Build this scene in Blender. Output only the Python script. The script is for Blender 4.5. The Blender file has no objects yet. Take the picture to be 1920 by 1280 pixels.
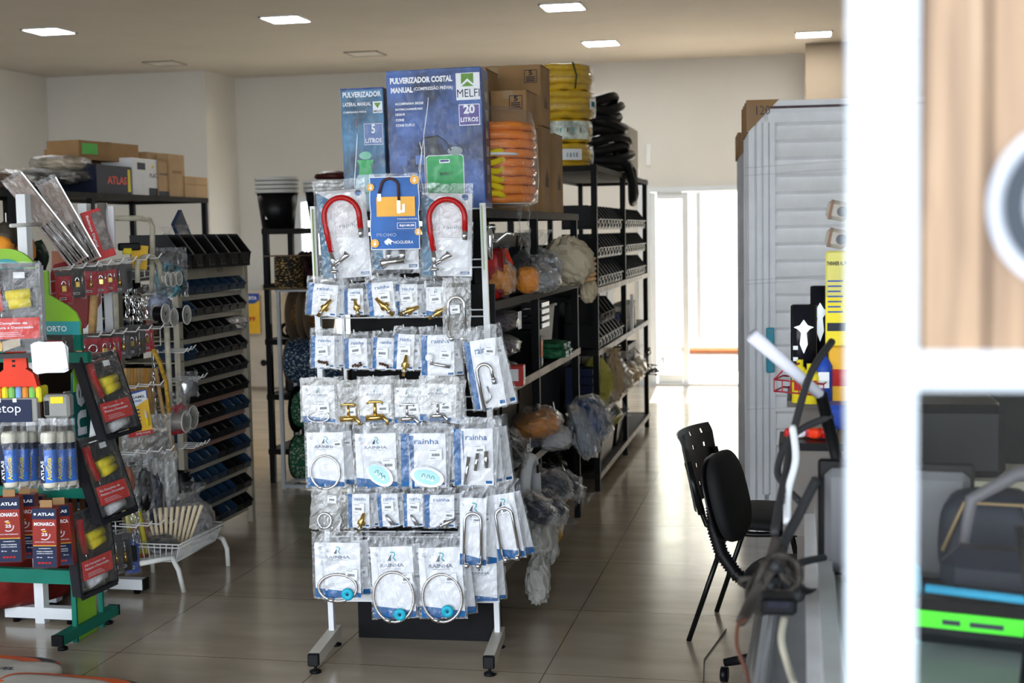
import bpy, math, random
from mathutils import Matrix, Vector, Euler
sc = bpy.context.scene
COL = sc.collection
R = math.radians
random.seed(7)
# ---------------------------------------------------------------- camera
EYE = Vector((0, 0, 1.6)); YAW, PITCH, ROLL, FPX = 0.20866, 0.08, -0.018, 2560.0
cd = bpy.data.cameras.new('camera'); cam = bpy.data.objects.new('camera', cd); COL.objects.link(cam)
CM = Matrix.Rotation(YAW, 3, 'Z') @ Matrix.Rotation(math.pi/2-PITCH, 3, 'X') @ Matrix.Rotation(ROLL, 3, 'Z')
cam.matrix_world = Matrix.Translation(EYE) @ CM.to_4x4()
cd.sensor_width = 36; cd.lens = FPX/1920*36; cd.clip_start = .05; cd.clip_end = 200
cd.dof.use_dof = True; cd.dof.focus_distance = 5.1; cd.dof.aperture_fstop = cd.lens/1000/.0125
sc.camera = cam
# ---------------------------------------------------------------- light and exposure
w = bpy.data.worlds.new('sky'); sc.world = w; w.use_nodes = True
nt = w.node_tree; bg = nt.nodes['Background']
tc = nt.nodes.new('ShaderNodeTexCoord'); sp = nt.nodes.new('ShaderNodeSeparateXYZ'); cr = nt.nodes.new('ShaderNodeValToRGB')
nt.links.new(tc.outputs['Generated'], sp.inputs[0]); nt.links.new(sp.outputs['Z'], cr.inputs[0]); nt.links.new(cr.outputs[0], bg.inputs[0])
cr.color_ramp.elements[0].color = (.92, .96, 1, 1); cr.color_ramp.elements[1].color = (.45, .68, 1, 1)
bg.inputs[1].default_value = 2.9
sd = bpy.data.lights.new('sun', 'SUN'); sun = bpy.data.objects.new('sun', sd); COL.objects.link(sun)
sd.energy = 17; sd.angle = R(.6); sd.color = (1, .93, .82); sun.rotation_euler = (R(-38), 0, R(3))
for nm, loc, sx, sy, rx in (('front_opening_portal', (-2.2, .95, 1.4), 9.4, 2.7, -90), ('back_door_portal', (-1.0, 14.2, 1.0), 1.3, 2.1, 90)):
    ld = bpy.data.lights.new(nm, 'AREA'); ld.shape = 'RECTANGLE'; ld.size = sx; ld.size_y = sy; ld.cycles.is_portal = True
    lo = bpy.data.objects.new(nm, ld); COL.objects.link(lo); lo.location = loc; lo.rotation_euler = (R(rx)*-1, 0, 0)
vs = sc.view_settings; vs.view_transform = 'Standard'; vs.look = 'None'; vs.gamma = 1; vs.use_curve_mapping = False; vs.exposure = 1.35
sc.cycles.transparent_max_bounces = 24; sc.cycles.sample_clamp_indirect = 6
# ---------------------------------------------------------------- helpers
def at(px, py, X=None, Y=None, Z=None):
    r = CM @ Vector(((px-960)/FPX, -(py-640)/FPX, -1))
    t = X/r[0] if X is not None else Y/r[1] if Y is not None else (Z-1.6)/r[2]
    return EYE + r*t
MC = {}
def mat(name, col, rough=.5, metal=0, var=.06, scale=8, bump=0, emit=0, alpha=1, coat=0, spec=None):
    if name in MC: return MC[name]
    m = bpy.data.materials.new(name); m.use_nodes = True; n = m.node_tree; b = n.nodes['Principled BSDF']
    MC[name] = m
    b.inputs['Roughness'].default_value = rough; b.inputs['Metallic'].default_value = metal
    b.inputs['Specular IOR Level'].default_value = .2 if spec is None else spec
    if coat: b.inputs['Coat Weight'].default_value = coat
    t = n.nodes.new('ShaderNodeTexCoord'); no = n.nodes.new('ShaderNodeTexNoise'); no.inputs['Scale'].default_value = scale; no.inputs['Detail'].default_value = 3
    n.links.new(t.outputs['Object'], no.inputs['Vector'])
    mx = n.nodes.new('ShaderNodeMix'); mx.data_type = 'RGBA'
    c = list(col)[:3]
    mx.inputs[6].default_value = [max(0, x*(1-var)) for x in c]+[1]; mx.inputs[7].default_value = [min(1, x*(1+var)) for x in c]+[1]
    mr = n.nodes.new('ShaderNodeMapRange'); mr.inputs[1].default_value = .36; mr.inputs[2].default_value = .64
    n.links.new(no.outputs[0], mr.inputs[0]); n.links.new(mr.outputs[0], mx.inputs[0]); n.links.new(mx.outputs[2], b.inputs['Base Color'])
    if bump:
        bp = n.nodes.new('ShaderNodeBump'); bp.inputs['Strength'].default_value = bump; bp.inputs['Distance'].default_value = .01
        n.links.new(no.outputs[0], bp.inputs['Height']); n.links.new(bp.outputs[0], b.inputs['Normal'])
    if emit:
        b.inputs['Emission Color'].default_value = c+[1]; b.inputs['Emission Strength'].default_value = emit
    if alpha < 1: b.inputs['Alpha'].default_value = alpha
    return m
def film_mat(name, tint=(.9, .92, .95), lo=.10, hi=.75, rough=.16, body=.35):
    if name in MC: return MC[name]
    m = bpy.data.materials.new(name); m.use_nodes = True; n = m.node_tree; n.nodes.clear(); MC[name] = m
    out = n.nodes.new('ShaderNodeOutputMaterial'); tr = n.nodes.new('ShaderNodeBsdfTransparent'); gl = n.nodes.new('ShaderNodeBsdfGlossy'); df = n.nodes.new('ShaderNodeBsdfTranslucent'); d2 = n.nodes.new('ShaderNodeBsdfDiffuse')
    gl.inputs['Roughness'].default_value = rough; gl.inputs['Color'].default_value = (.95, .97, 1, 1)
    tr.inputs['Color'].default_value = (.97, .97, .97, 1)
    df.inputs['Color'].default_value = tint+(1,); d2.inputs['Color'].default_value = tint+(1,)
    t = n.nodes.new('ShaderNodeTexCoord'); no = n.nodes.new('ShaderNodeTexNoise'); no.inputs['Scale'].default_value = 26; no.inputs['Detail'].default_value = 5; no.inputs['Distortion'].default_value = 1.2
    mp = n.nodes.new('ShaderNodeMapping'); mp.inputs['Scale'].default_value = (1.6, 1, .7)
    n.links.new(t.outputs['Object'], mp.inputs[0]); n.links.new(mp.outputs[0], no.inputs['Vector'])
    bp = n.nodes.new('ShaderNodeBump'); bp.inputs['Strength'].default_value = .9; bp.inputs['Distance'].default_value = .012
    n.links.new(no.outputs[0], bp.inputs['Height']); n.links.new(bp.outputs[0], gl.inputs['Normal'])
    lw = n.nodes.new('ShaderNodeLayerWeight'); lw.inputs['Blend'].default_value = .28; n.links.new(bp.outputs[0], lw.inputs['Normal'])
    mr = n.nodes.new('ShaderNodeMapRange'); mr.inputs[3].default_value = lo; mr.inputs[4].default_value = hi; n.links.new(lw.outputs['Facing'], mr.inputs[0])
    bm = n.nodes.new('ShaderNodeMixShader'); bm.inputs[0].default_value = .6; n.links.new(df.outputs[0], bm.inputs[1]); n.links.new(d2.outputs[0], bm.inputs[2])
    b2 = n.nodes.new('ShaderNodeMixShader'); b2.inputs[0].default_value = body; n.links.new(gl.outputs[0], b2.inputs[1]); n.links.new(bm.outputs[0], b2.inputs[2])
    ms = n.nodes.new('ShaderNodeMixShader'); n.links.new(mr.outputs[0], ms.inputs[0]); n.links.new(tr.outputs[0], ms.inputs[1]); n.links.new(b2.outputs[0], ms.inputs[2]); n.links.new(ms.outputs[0], out.inputs[0])
    return m
def glass_mat(name, f=.012):
    if name in MC: return MC[name]
    m = bpy.data.materials.new(name); m.use_nodes = True; n = m.node_tree; n.nodes.clear(); MC[name] = m
    out = n.nodes.new('ShaderNodeOutputMaterial'); tr = n.nodes.new('ShaderNodeBsdfTransparent'); gl = n.nodes.new('ShaderNodeBsdfGlossy'); gl.inputs['Roughness'].default_value = .02; tr.inputs['Color'].default_value = (.95, .97, .96, 1)
    ms = n.nodes.new('ShaderNodeMixShader'); ms.inputs[0].default_value = f; n.links.new(tr.outputs[0], ms.inputs[1]); n.links.new(gl.outputs[0], ms.inputs[2]); n.links.new(ms.outputs[0], out.inputs[0])
    return m
_tx = {}
def text_geo(s, bold):
    k = (s, bold)
    if k not in _tx:
        c = bpy.data.curves.new('t', 'FONT'); c.body = s; c.resolution_u = 2; c.offset = bold
        o = bpy.data.objects.new('t', c); me = bpy.data.meshes.new_from_object(o)
        vs_ = [(v.co.x, v.co.y) for v in me.vertices]; fs = [tuple(p.vertices) for p in me.polygons]
        bpy.data.objects.remove(o); bpy.data.curves.remove(c); bpy.data.meshes.remove(me)
        if not vs_: vs_ = [(0, 0), (1, 1)]
        x0 = min(a for a, _ in vs_); x1 = max(a for a, _ in vs_); y0 = min(b for _, b in vs_); y1 = max(b for _, b in vs_)
        _tx[k] = ([((a-x0)/(x1-x0), (b-y0)/(y1-y0)) for a, b in vs_], fs)
    return _tx[k]
def xf(loc=(0, 0, 0), rz=0, ry=0, rx=0): return Matrix.Translation(loc) @ Euler((rx, ry, rz), 'XYZ').to_matrix().to_4x4()
class MB:
    def __init__(s): s.v = []; s.f = []; s.mi = []; s.ms = []; s.sm = []; s.T = Matrix.Identity(4)
    def idx(s, m):
        if m not in s.ms: s.ms.append(m)
        return s.ms.index(m)
    def add(s, vs, fs, m, M=None, smooth=False):
        n = len(s.v); T = s.T @ M if M is not None else s.T
        s.v += [tuple(T @ Vector(v)) for v in vs]; i = s.idx(m)
        for f in fs: s.f.append([n+a for a in f]); s.mi.append(i); s.sm.append(smooth)
        return s
    def box(s, c, d, m, M=None, bv=0):
        x, y, z = d[0]/2, d[1]/2, d[2]/2
        if bv:
            b = min(bv, x*.9, y*.9, z*.9); o = []
            for sx in (-1, 1):
                for sy in (-1, 1):
                    for sz in (-1, 1):
                        o += [(c[0]+sx*x, c[1]+sy*(y-b), c[2]+sz*(z-b)), (c[0]+sx*(x-b), c[1]+sy*y, c[2]+sz*(z-b)), (c[0]+sx*(x-b), c[1]+sy*(y-b), c[2]+sz*z)]
            g = lambda a, b_, c_, k: ((a > 0)*4+(b_ > 0)*2+(c_ > 0))*3+k
            F = []
            for q in (-1, 1):
                L = [(-1, -1), (1, -1), (1, 1), (-1, 1)]
                F += [[g(q, a, b_, 0) for a, b_ in L][::q], [g(a, q, b_, 1) for a, b_ in L][::-q], [g(a, b_, q, 2) for a, b_ in L][::q]]
            for a in (-1, 1):
                for b_ in (-1, 1):
                    F += [[g(a, b_, -1, 0), g(a, b_, 1, 0), g(a, b_, 1, 1), g(a, b_, -1, 1)][::-a*b_], [g(a, -1, b_, 0), g(a, 1, b_, 0), g(a, 1, b_, 2), g(a, -1, b_, 2)][::a*b_], [g(-1, a, b_, 1), g(1, a, b_, 1), g(1, a, b_, 2), g(-1, a, b_, 2)][::-a*b_]]
                    for c_ in (-1, 1): F.append([g(a, b_, c_, 0), g(a, b_, c_, 1), g(a, b_, c_, 2)][::a*b_*c_])
            return s.add(o, F, m, M)
        V = [(c[0]+i*x, c[1]+j*y, c[2]+k*z) for i in (-1, 1) for j in (-1, 1) for k in (-1, 1)]
        return s.add(V, [(0, 1, 3, 2), (4, 6, 7, 5), (0, 4, 5, 1), (2, 3, 7, 6), (0, 2, 6, 4), (1, 5, 7, 3)], m, M)
    def tube(s, pts, r, m, n=6, closed=False, M=None, cap=True, prof=None):
        P = [Vector(p) for p in pts]; V = []; F = []; N = len(P); up = None
        rr = r if isinstance(r, (list, tuple)) else [r]*N
        for i, p in enumerate(P):
            a = P[i-1] if (i > 0 or closed) else p; b = P[(i+1) % N] if (i < N-1 or closed) else p
            t = (b-a).normalized() if (b-a).length > 1e-9 else Vector((0, 0, 1))
            if up is None: up = t.orthogonal().normalized()
            up = (up-t*up.dot(t)); up = up.normalized() if up.length > 1e-6 else t.orthogonal().normalized()
            q = t.cross(up)
            for k in range(n):
                an = 2*math.pi*k/n; V.append(tuple(p+(up*math.cos(an)+q*math.sin(an))*rr[i]))
        for i in range(N if closed else N-1):
            for k in range(n):
                a, b = i*n, ((i+1) % N)*n; F.append((a+k, a+(k+1) % n, b+(k+1) % n, b+k))
        if cap and not closed: F += [tuple(range(n))[::-1], tuple((N-1)*n+k for k in range(n))]
        return s.add(V, F, m, M, n > 5)
    def bar(s, a, b, wx, wy, m, M=None):
        a = Vector(a); b = Vector(b); t = (b-a); L = t.length; q = t.to_track_quat('Z', 'Y').to_matrix().to_4x4()
        T = Matrix.Translation((a+b)/2) @ q
        return s.box((0, 0, 0), (wx, wy, L), m, (M @ T) if M is not None else T)
    def lathe(s, prof, m, n=20, M=None, smooth=True, caps=False):
        V = []; F = []
        for r, z in prof:
            for k in range(n): a = 2*math.pi*k/n; V.append((r*math.cos(a), r*math.sin(a), z))
        for i in range(len(prof)-1):
            for k in range(n): F.append((i*n+k, i*n+(k+1) % n, (i+1)*n+(k+1) % n, (i+1)*n+k))
        if caps: F += [tuple(range(n))[::-1], tuple((len(prof)-1)*n+k for k in range(n))]
        return s.add(V, F, m, M, smooth)
    def ell(s, c, r, m, n=12, k=8, M=None, pw=1, jit=0):
        V = []; F = []
        f = lambda x: math.copysign(abs(x)**pw, x)
        for i in range(k+1):
            t = math.pi*i/k
            for j in range(n):
                a = 2*math.pi*j/n; q = 1+random.uniform(-jit, jit)
                V.append((c[0]+r[0]*f(math.sin(t))*f(math.cos(a))*q, c[1]+r[1]*f(math.sin(t))*f(math.sin(a))*q, c[2]+r[2]*f(math.cos(t))*q))
        for i in range(k):
            for j in range(n): F.append((i*n+j, (i+1)*n+j, (i+1)*n+(j+1) % n, i*n+(j+1) % n))
        return s.add(V, F, m, M, jit < .05)
    def prism(s, o, y0, y1, m, M=None):  # outline (x,z) extruded along y
        n = len(o); V = [(x, y0, z) for x, z in o]+[(x, y1, z) for x, z in o]
        F = [tuple(range(n)), tuple(range(2*n-1, n-1, -1))]+[(i, n+i, n+(i+1) % n, (i+1) % n) for i in range(n)]
        return s.add(V, F, m, M)
    def rect(s, x0, x1, z0, z1, y, m, t=.0008, M=None): return s.box(((x0+x1)/2, y-t/2, (z0+z1)/2), (x1-x0, t, z1-z0), m, M)
    def disc(s, cx, cz, r, y, m, t=.001, n=24, M=None, rz=None):
        return s.prism([(cx+r*math.cos(2*math.pi*i/n), cz+(rz or r)*math.sin(2*math.pi*i/n)) for i in range(n)], y-t, y, m, M)
    def text(s, t, x, z, wd, h, y, m, bold=.02, M=None, al='l', sh=0):
        vs_, fs = text_geo(t, bold); x0 = x-(wd/2 if al == 'c' else wd if al == 'r' else 0)
        return s.add([(x0+a*wd+sh*b*h, y, z+b*h) for a, b in vs_], fs, m, M)
    def build(s, name, parent=None, label=None, loc=None, rot=None):
        me = bpy.data.meshes.new(name); me.from_pydata(s.v, [], s.f)
        for m in s.ms: me.materials.append(m)
        me.polygons.foreach_set('material_index', s.mi); me.polygons.foreach_set('use_smooth', s.sm); me.update()
        o = bpy.data.objects.new(name, me); COL.objects.link(o)
        if parent: o.parent = parent
        if loc is not None: o.location = loc
        if rot is not None: o.rotation_euler = rot
        if label: o['label'] = label
        return o
def tag(o, label, cat, group=None, kind=None):
    o['label'] = label; o['category'] = cat
    if group: o['group'] = group
    if kind: o['kind'] = kind
    return o
def thing(name, label, cat, loc=(0, 0, 0), rz=0, group=None, ry=0, rx=0):
    o = bpy.data.objects.new(name, None); COL.objects.link(o); o.location = loc; o.rotation_euler = (rx, ry, rz); o.empty_display_size = .05
    return tag(o, label, cat, group)
def dup(o, parent=None, **kw):
    c = o.copy(); COL.objects.link(c); c.parent = parent
    for ch in o.children: dup(ch, c)
    if 'loc' in kw: c.location = kw['loc']
    if 'rot' in kw: c.rotation_euler = kw['rot']
    if 'label' in kw: c['label'] = kw['label']
    if 'scale' in kw: c.scale = kw['scale']
    return c
def struct(name, b, label=None):
    o = b.build(name); o['kind'] = 'structure'
    if label: o['label'] = label
    return o
ORD = ['first', 'second', 'third', 'fourth', 'fifth', 'sixth', 'seventh', 'eighth', 'ninth', 'tenth', 'eleventh', 'twelfth']
def arc(cx, cz, r, a0, a1, n=14, y=0, rz=None): return [(cx+r*math.cos(R(a0+(a1-a0)*i/n)), y, cz+(rz or r)*math.sin(R(a0+(a1-a0)*i/n))) for i in range(n+1)]
def arr2(p): return [(a, c) for a, _, c in p]
# materials
WHITE = mat('white_paint', (.78, .8, .82), .35, var=.03); BLACKM = mat('black_steel', (.005, .005, .006), .5, var=.2, spec=.12); BLKP = mat('black_plastic', (.004, .004, .005), .4, var=.2, spec=.2)
CHROME = mat('chrome', (.85, .86, .88), .12, 1); BRASS = mat('brass', (.78, .52, .16), .25, 1); STEELB = mat('braided_steel', (.55, .52, .5), .35, .8, var=.4, scale=400)
PAPER = mat('white_paper', (.86, .87, .9), .5, var=.02); PRBLUE = mat('print_blue', (.012, .12, .34), .35); INK = mat('print_ink', (.02, .025, .04), .5); PRGREY = mat('print_grey', (.2, .23, .3), .5)
PRTEAL = mat('print_teal', (.02, .42, .45), .4); PRORG = mat('print_orange', (.85, .2, .04), .4); REDP = mat('red_plastic', (.5, .015, .015), .3); YELP = mat('yellow_plastic', (.85, .7, .03), .4)
ORGP = mat('orange_red_plastic', (.8, .045, .012), .35); TURQ = mat('turquoise_disc', (.02, .45, .62), .25); CARTON = mat('cardboard', (.36, .21, .095), .75, var=.12, scale=5); CARTL = mat('cardboard_light', (.5, .34, .18), .7, var=.1, scale=5)
WIREW = mat('white_wire', (.8, .8, .78), .35); CREAM = mat('cream_tube', (.62, .58, .45), .35, var=.15, scale=20); LIME = mat('lime_green', (.27, .55, .04), .4); TEALG = mat('teal_green', (.008, .16, .11), .4)
DKTEAL = mat('dark_teal', (.01, .13, .13), .4); SKYT = mat('light_teal', (.05, .36, .38), .4); WOOD = mat('pale_wood', (.58, .36, .15), .55, var=.25, scale=14); SILV = mat('silver', (.6, .62, .65), .3, .9)
FILM = film_mat('clear_film', lo=.08, hi=.8, body=.22, rough=.12); FILMD = film_mat('dull_film', (.8, .78, .72), .25, .85, .3, .5); FILMC = film_mat('thin_film', lo=.04, hi=.48, rough=.08, body=.15)
NAVY = mat('navy_print', (.012, .02, .06), .4); DRED = mat('print_red', (.42, .02, .02), .4); YPR = mat('print_yellow', (.85, .5, .04), .4)
# ---------------------------------------------------------------- the room
def wallmat(name, c): return mat(name, c, .85, var=.025, scale=1.5, bump=.05)
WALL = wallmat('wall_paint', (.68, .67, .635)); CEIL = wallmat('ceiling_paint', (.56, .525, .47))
def floormat():
    m = bpy.data.materials.new('polished_tiles'); m.use_nodes = True; n = m.node_tree; b = n.nodes['Principled BSDF']
    t = n.nodes.new('ShaderNodeTexCoord'); mp = n.nodes.new('ShaderNodeMapping'); mp.inputs['Location'].default_value = (.07, .28, 0); n.links.new(t.outputs['Object'], mp.inputs[0])
    br = n.nodes.new('ShaderNodeTexBrick'); br.offset = 0; br.squash = 1
    for k, v in (('Scale', 1), ('Mortar Size', .0022), ('Mortar Smooth', .0), ('Brick Width', .84), ('Row Height', .84), ('Bias', 0)): br.inputs[k].default_value = v
    br.inputs['Color1'].default_value = (.44, .365, .28, 1); br.inputs['Color2'].default_value = (.45, .375, .285, 1); br.inputs['Mortar'].default_value = (.14, .09, .05, 1)
    no = n.nodes.new('ShaderNodeTexNoise'); no.inputs['Scale'].default_value = 2.2; no.inputs['Detail'].default_value = 6; m2 = n.nodes.new('ShaderNodeMapping'); m2.inputs['Scale'].default_value = (1, 3.5, 1)
    n.links.new(t.outputs['Object'], m2.inputs[0]); n.links.new(m2.outputs[0], no.inputs['Vector']); n.links.new(mp.outputs[0], br.inputs['Vector'])
    mx = n.nodes.new('ShaderNodeMix'); mx.data_type = 'RGBA'; mx.blend_type = 'OVERLAY'; mx.inputs[0].default_value = .35
    n.links.new(br.outputs['Color'], mx.inputs[6]); n.links.new(no.outputs[0], mx.inputs[7]); n.links.new(mx.outputs[2], b.inputs['Base Color'])
    mr = n.nodes.new('ShaderNodeMapRange'); mr.inputs[3].default_value = .1; mr.inputs[4].default_value = .24; n.links.new(no.outputs[0], mr.inputs[0]); n.links.new(mr.outputs[0], b.inputs['Roughness'])
    b.inputs['Specular IOR Level'].default_value = .65
    return m
struct('floor', MB().box((-2.4, 7.5, -.05), (10.8, 13.4, .1), floormat()))
struct('ceiling', MB().box((-2.4, 6.6, 3.35), (11, 15.4, .1), CEIL))
struct('wall_left', MB().box((-7.8, 7.4, 1.65), (.14, 13.2, 3.3), WALL))
struct('wall_right', MB().box((2.9, 7.4, 1.65), (.14, 13.2, 3.3), WALL))
b = MB(); b.box((-6.84, 13.6, 1.65), (1.78, .84, 3.3), WALL); struct('wall_back_left', b, 'pale wall projecting at the back left corner')
DX0, DX1, DT = -1.53, .02, 2.02
b = MB()
wx0, wx1, wt, wb = -5.3, -3.6, 2.02, .0     # second doorway behind the black shelf
for x0, x1, z0, z1 in ((-5.95, wx0, 0, 3.3), (wx0, wx1, wt, 3.3), (wx1, DX0, 0, 3.3), (DX0, DX1, DT, 3.3), (DX1, 2.9, 0, 3.3)):
    b.box(((x0+x1)/2, 14.05, (z0+z1)/2), (x1-x0, .2, z1-z0), WALL)
struct('wall_back', b)
b = MB(); b.box((1.45, 13.56, 1.65), (2.8, .74, 3.3), wallmat('beige_paint', (.34, .27, .2))); struct('wall_back_right', b, 'beige wall return beyond the wrapped doors')
# shop front: header over the wide opening
b = MB(); b.box((-2.4, .9, 3.0), (10.8, .16, .6), WALL); b.box((-7.2, .9, 1.35), (1.1, .16, 2.7), WALL); struct('wall_front', b)
struct('sky_block_slab', MB().box((-2.4, -.25, 2.82), (11, 2.1, .12), mat('sky_block_grey', (.2, .19, .18), .7)))  # unseen slab added to keep steep sky light off the front floor
ALU = mat('white_aluminium', (.66, .71, .76), .25, var=.02)
GLASS = glass_mat('window_glass')
# sliding door at the back
b = MB()
b.box(((DX0+DX1)/2, 13.98, DT-.02), (DX1-DX0, .104, .05), ALU); b.box((DX0+.02, 13.98, DT/2), (.04, .1, DT), ALU); b.box((DX1-.02, 13.98, DT/2), (.04, .1, DT), ALU); b.box(((DX0+DX1)/2, 13.98, .015), (DX1-DX0, .104, .03), ALU)
d = b.build('door_1'); d['kind'] = 'structure'; d['label'] = 'white aluminium sliding door open to the bright yard'
b = MB(); x0, x1 = DX0+.04, DX0+.42
for x in (x0+.02, x1-.03): b.box((x, 13.98, 1.0), (.06, .035, 1.94), ALU)
for z in (.07, 1.95): b.box(((x0+x1)/2, 13.98, z), (x1-x0-.125, .035, .09), ALU)
o = b.build('sliding_leaf', d); MB().box(((x0+x1)/2, 13.98, 1.0), (x1-x0-.08, .006, 1.8), GLASS).build('pane', o)
b = MB(); b.box((x1+.10, 14.02, 1.22), (.045, .035, 1.5), ALU); b.tube([(x1+.1, 13.99, .47), (x1+.1, 13.96, .45), (x1+.1, 13.96, .5)], .006, SILV); b.build('leaf_stile', d)
b = MB()
b.box(((wx0+wx1)/2, 13.98, wt-.03), (wx1-wx0, .104, .06), ALU)
for x in (wx0+.03, wx0+.75, wx1-.03): b.box((x, 13.98, wt/2), (.06, .1, wt), ALU)
d2 = b.build('door_2'); d2['kind'] = 'structure'; d2['label'] = 'white framed back doorway glimpsed through the black shelving'
MB().box(((wx0+wx1)/2, 13.98, 1), (wx1-wx0-.1, .006, 1.9), GLASS).build('pane', d2)
# frame round the back door projecting as white trim
struct('trim_1', MB().box((DX0-.06, 13.93, 1.05), (.05, .03, 2.1), ALU))
# yard behind
YARD = mat('yard_paving', (.72, .62, .5), .7, var=.1, scale=3); YW = mat('yard_wall_paint', (.86, .78, .64), .8, var=.04)
struct('ground', MB().box((-2.2, 17.4, -.06), (9, 6.4, .08), YARD), 'pale paving of the yard behind the shop')
b = MB(); b.box((-2.2, 18.6, 1.8), (9, .2, 3.9), YW); b.box((-2.2, 18.47, .22), (9, .06, .42), ALU); struct('wall_yard', b, 'cream yard wall seen through the back door')
b = MB()
for i in range(3): b.box((-.95, 17.9-.12*i, -.005+.03*i), (1.1, .1, .03), mat('terracotta', (.42, .16, .07), .7))
tag(b.build('timber_stack'), 'reddish boards lying on the yard paving outside the back door', 'boards')
t = thing('bucket', 'white bucket with yellow band outside the back door', 'bucket', (-.33, 15.4, -.02))
MB().lathe([(0, 0), (.13, 0), (.16, .3), (.15, .3), (.12, .01)], WHITE, 24).build('body', t); MB().lathe([(.155, .16), (.164, .24)], YELP, 24).build('band', t, 'yellow band')
MB().tube(arc(0, .3, .15, 0, 180, 12, rz=.13), .004, WHITE).build('handle', t)
struct('pavement', MB().box((-2.2, -6, -.06), (30, 13.6, .1), mat('dark_paving', (.09, .085, .08), .8)), 'dark pavement in front of the shop')
struct('sun_block_slab', MB().box((-4.6, 15.6, 2.5), (2.9, 3, .06), mat('sun_block_grey', (.3, .3, .3), .6)).box((-3.2, 16.9, 1.2), (.08, .08, 2.5), ALU))  # canopy and post added to shut the sun out of the second doorway
# ceiling lights
LGT = mat('led_panel', (1, 1, .97), .5, emit=27); LOFF = mat('panel_off', (.62, .6, .55), .5)
for i, (x, y, on) in enumerate([(-5.98, 10.27, 1), (-3.95, 10.3, 1), (-1.76, 10.4, 1), (-1.77, 12.5, 1), (.12, 12.56, 1), (-6.05, 12.49, 0), (-4, 12.47, 0)]):
    p = ['lit square ceiling light farthest left', 'lit square ceiling light above the black shelf with pails', 'lit square ceiling light nearest above the cardboard boxes', 'lit square ceiling light above the yellow hoses, near the back wall', 'lit square ceiling light nearest the beige wall at right', 'unlit square ceiling light nearest the left wall', 'unlit square ceiling light left of the sprayer boxes'][i]
    t = thing('ceiling_light', p, 'ceiling light', (x, y, 3.3), 0, 'square ceiling lights')
    b = MB()
    for s in (-1, 1): b.box((s*.155, 0, -.005), (.014, .324, .012), WHITE if on else mat('light_rim', (.3, .28, .25), .5)); b.box((0, s*.155, -.005), (.324, .014, .012), WHITE if on else MC['light_rim'])
    b.build('frame', t); MB().box((0, 0, -.004), (.296, .296, .006), LGT if on else LOFF).build('diffuser', t)
# switch plates by the back door
for (px, py, w_, h_) in ((1216, 290, .05, .22), (1190, 330, .1, .14)):
    p = at(px, py, Y=13.94); tag(MB().box((0, 0, 0), (w_, .03, h_), WHITE, bv=.006).build('wall_box', loc=p), 'white plastic %s on the back wall above the door' % ('conduit cover' if w_ < .08 else 'electrical box'), 'wall box')
# ---------------------------------------------------------------- the white display stand in the middle
SA = R(6.2); S0 = Vector((-1.775, 4.93, 0)); sx_ = Vector((math.cos(SA), math.sin(SA), 0)); sy_ = Vector((-math.sin(SA), math.cos(SA), 0))
LEAN = -.016
def on_stand(px, py, d=0):
    "local (u, z) on the vertical plane d metres in front of the stand's posts"
    r = CM @ Vector(((px-960)/FPX, -(py-640)/FPX, -1)); o = S0-sy_*d
    t = (o-EYE).dot(sy_)/r.dot(sy_); p = EYE+r*t
    return (p-S0).dot(sx_), p.z
t = thing('display_stand', 'white freestanding wire display stand hung with bagged plumbing fittings', 'display stand', S0, SA)
def lx(u, z): return u+LEAN*z
W_ = .645
for u in (0, W_):
    b = MB(); b.bar((lx(u, .06), 0, .06), (lx(u, 1.71), 0, 1.71), .034, .02, WHITE)
    for k in range(26):
        z = .2+.06*k; b.disc(lx(u, z), z, .0035, -.0103, BLKP, .0006, 8)
    o = b.build('post', t)
    o2 = MB().bar((lx(u, 1.46 if u else 1.40), -.0115, 1.46 if u else 1.40), (lx(u, 1.70), -.0115, 1.70), .035, .001, mat('yellow_green_tape', (.5, .7, .12), .5))
    if not u: o2.bar((lx(0, 1.415), -.0122, 1.415), (lx(0, 1.44), -.0122, 1.44), .035, .001, mat('orange_tape', (.8, .15, .03), .5))
    o2.build('tape', o, 'yellow green tape wrapped round the post top')
    b = MB(); b.bar((u+.0, -.30, .055), (u+.0, .06, .055), .04, .045, mat('beige_metal', (.62, .58, .5), .4)); b.box((u, -.308, .055), (.042, .02, .047), BLKP, bv=.004)
    o = b.build('foot', t)
    for y in (-.285, .045): MB().lathe([(0, .0), (.022, 0), (.022, .008), (.006, .014), (.006, .034)], BLKP, 14, xf((u, y, 0))).build('levelling_screw', o)
MB().box((W_/2+lx(0, .2), 0, .205), (W_, .02, .03), WHITE).build('lower_rail', t)
b = MB()
for z in (1.69, 1.50, 1.47, 1.31, 1.285, 1.13, 1.11, .98, .93, .81, .79, .65, .46, .44, .3):
    b.tube([(lx(0, z), .012, z), (lx(W_, z), .012, z)], .0032, WHITE, 6)
b.build('cross_wire', t)
b = MB(); b.bar((lx(.09, .2), .03, .2), (lx(.09, 1.7), .03, 1.7), .022, .012, WHITE); b.build('rear_bar', t)
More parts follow.
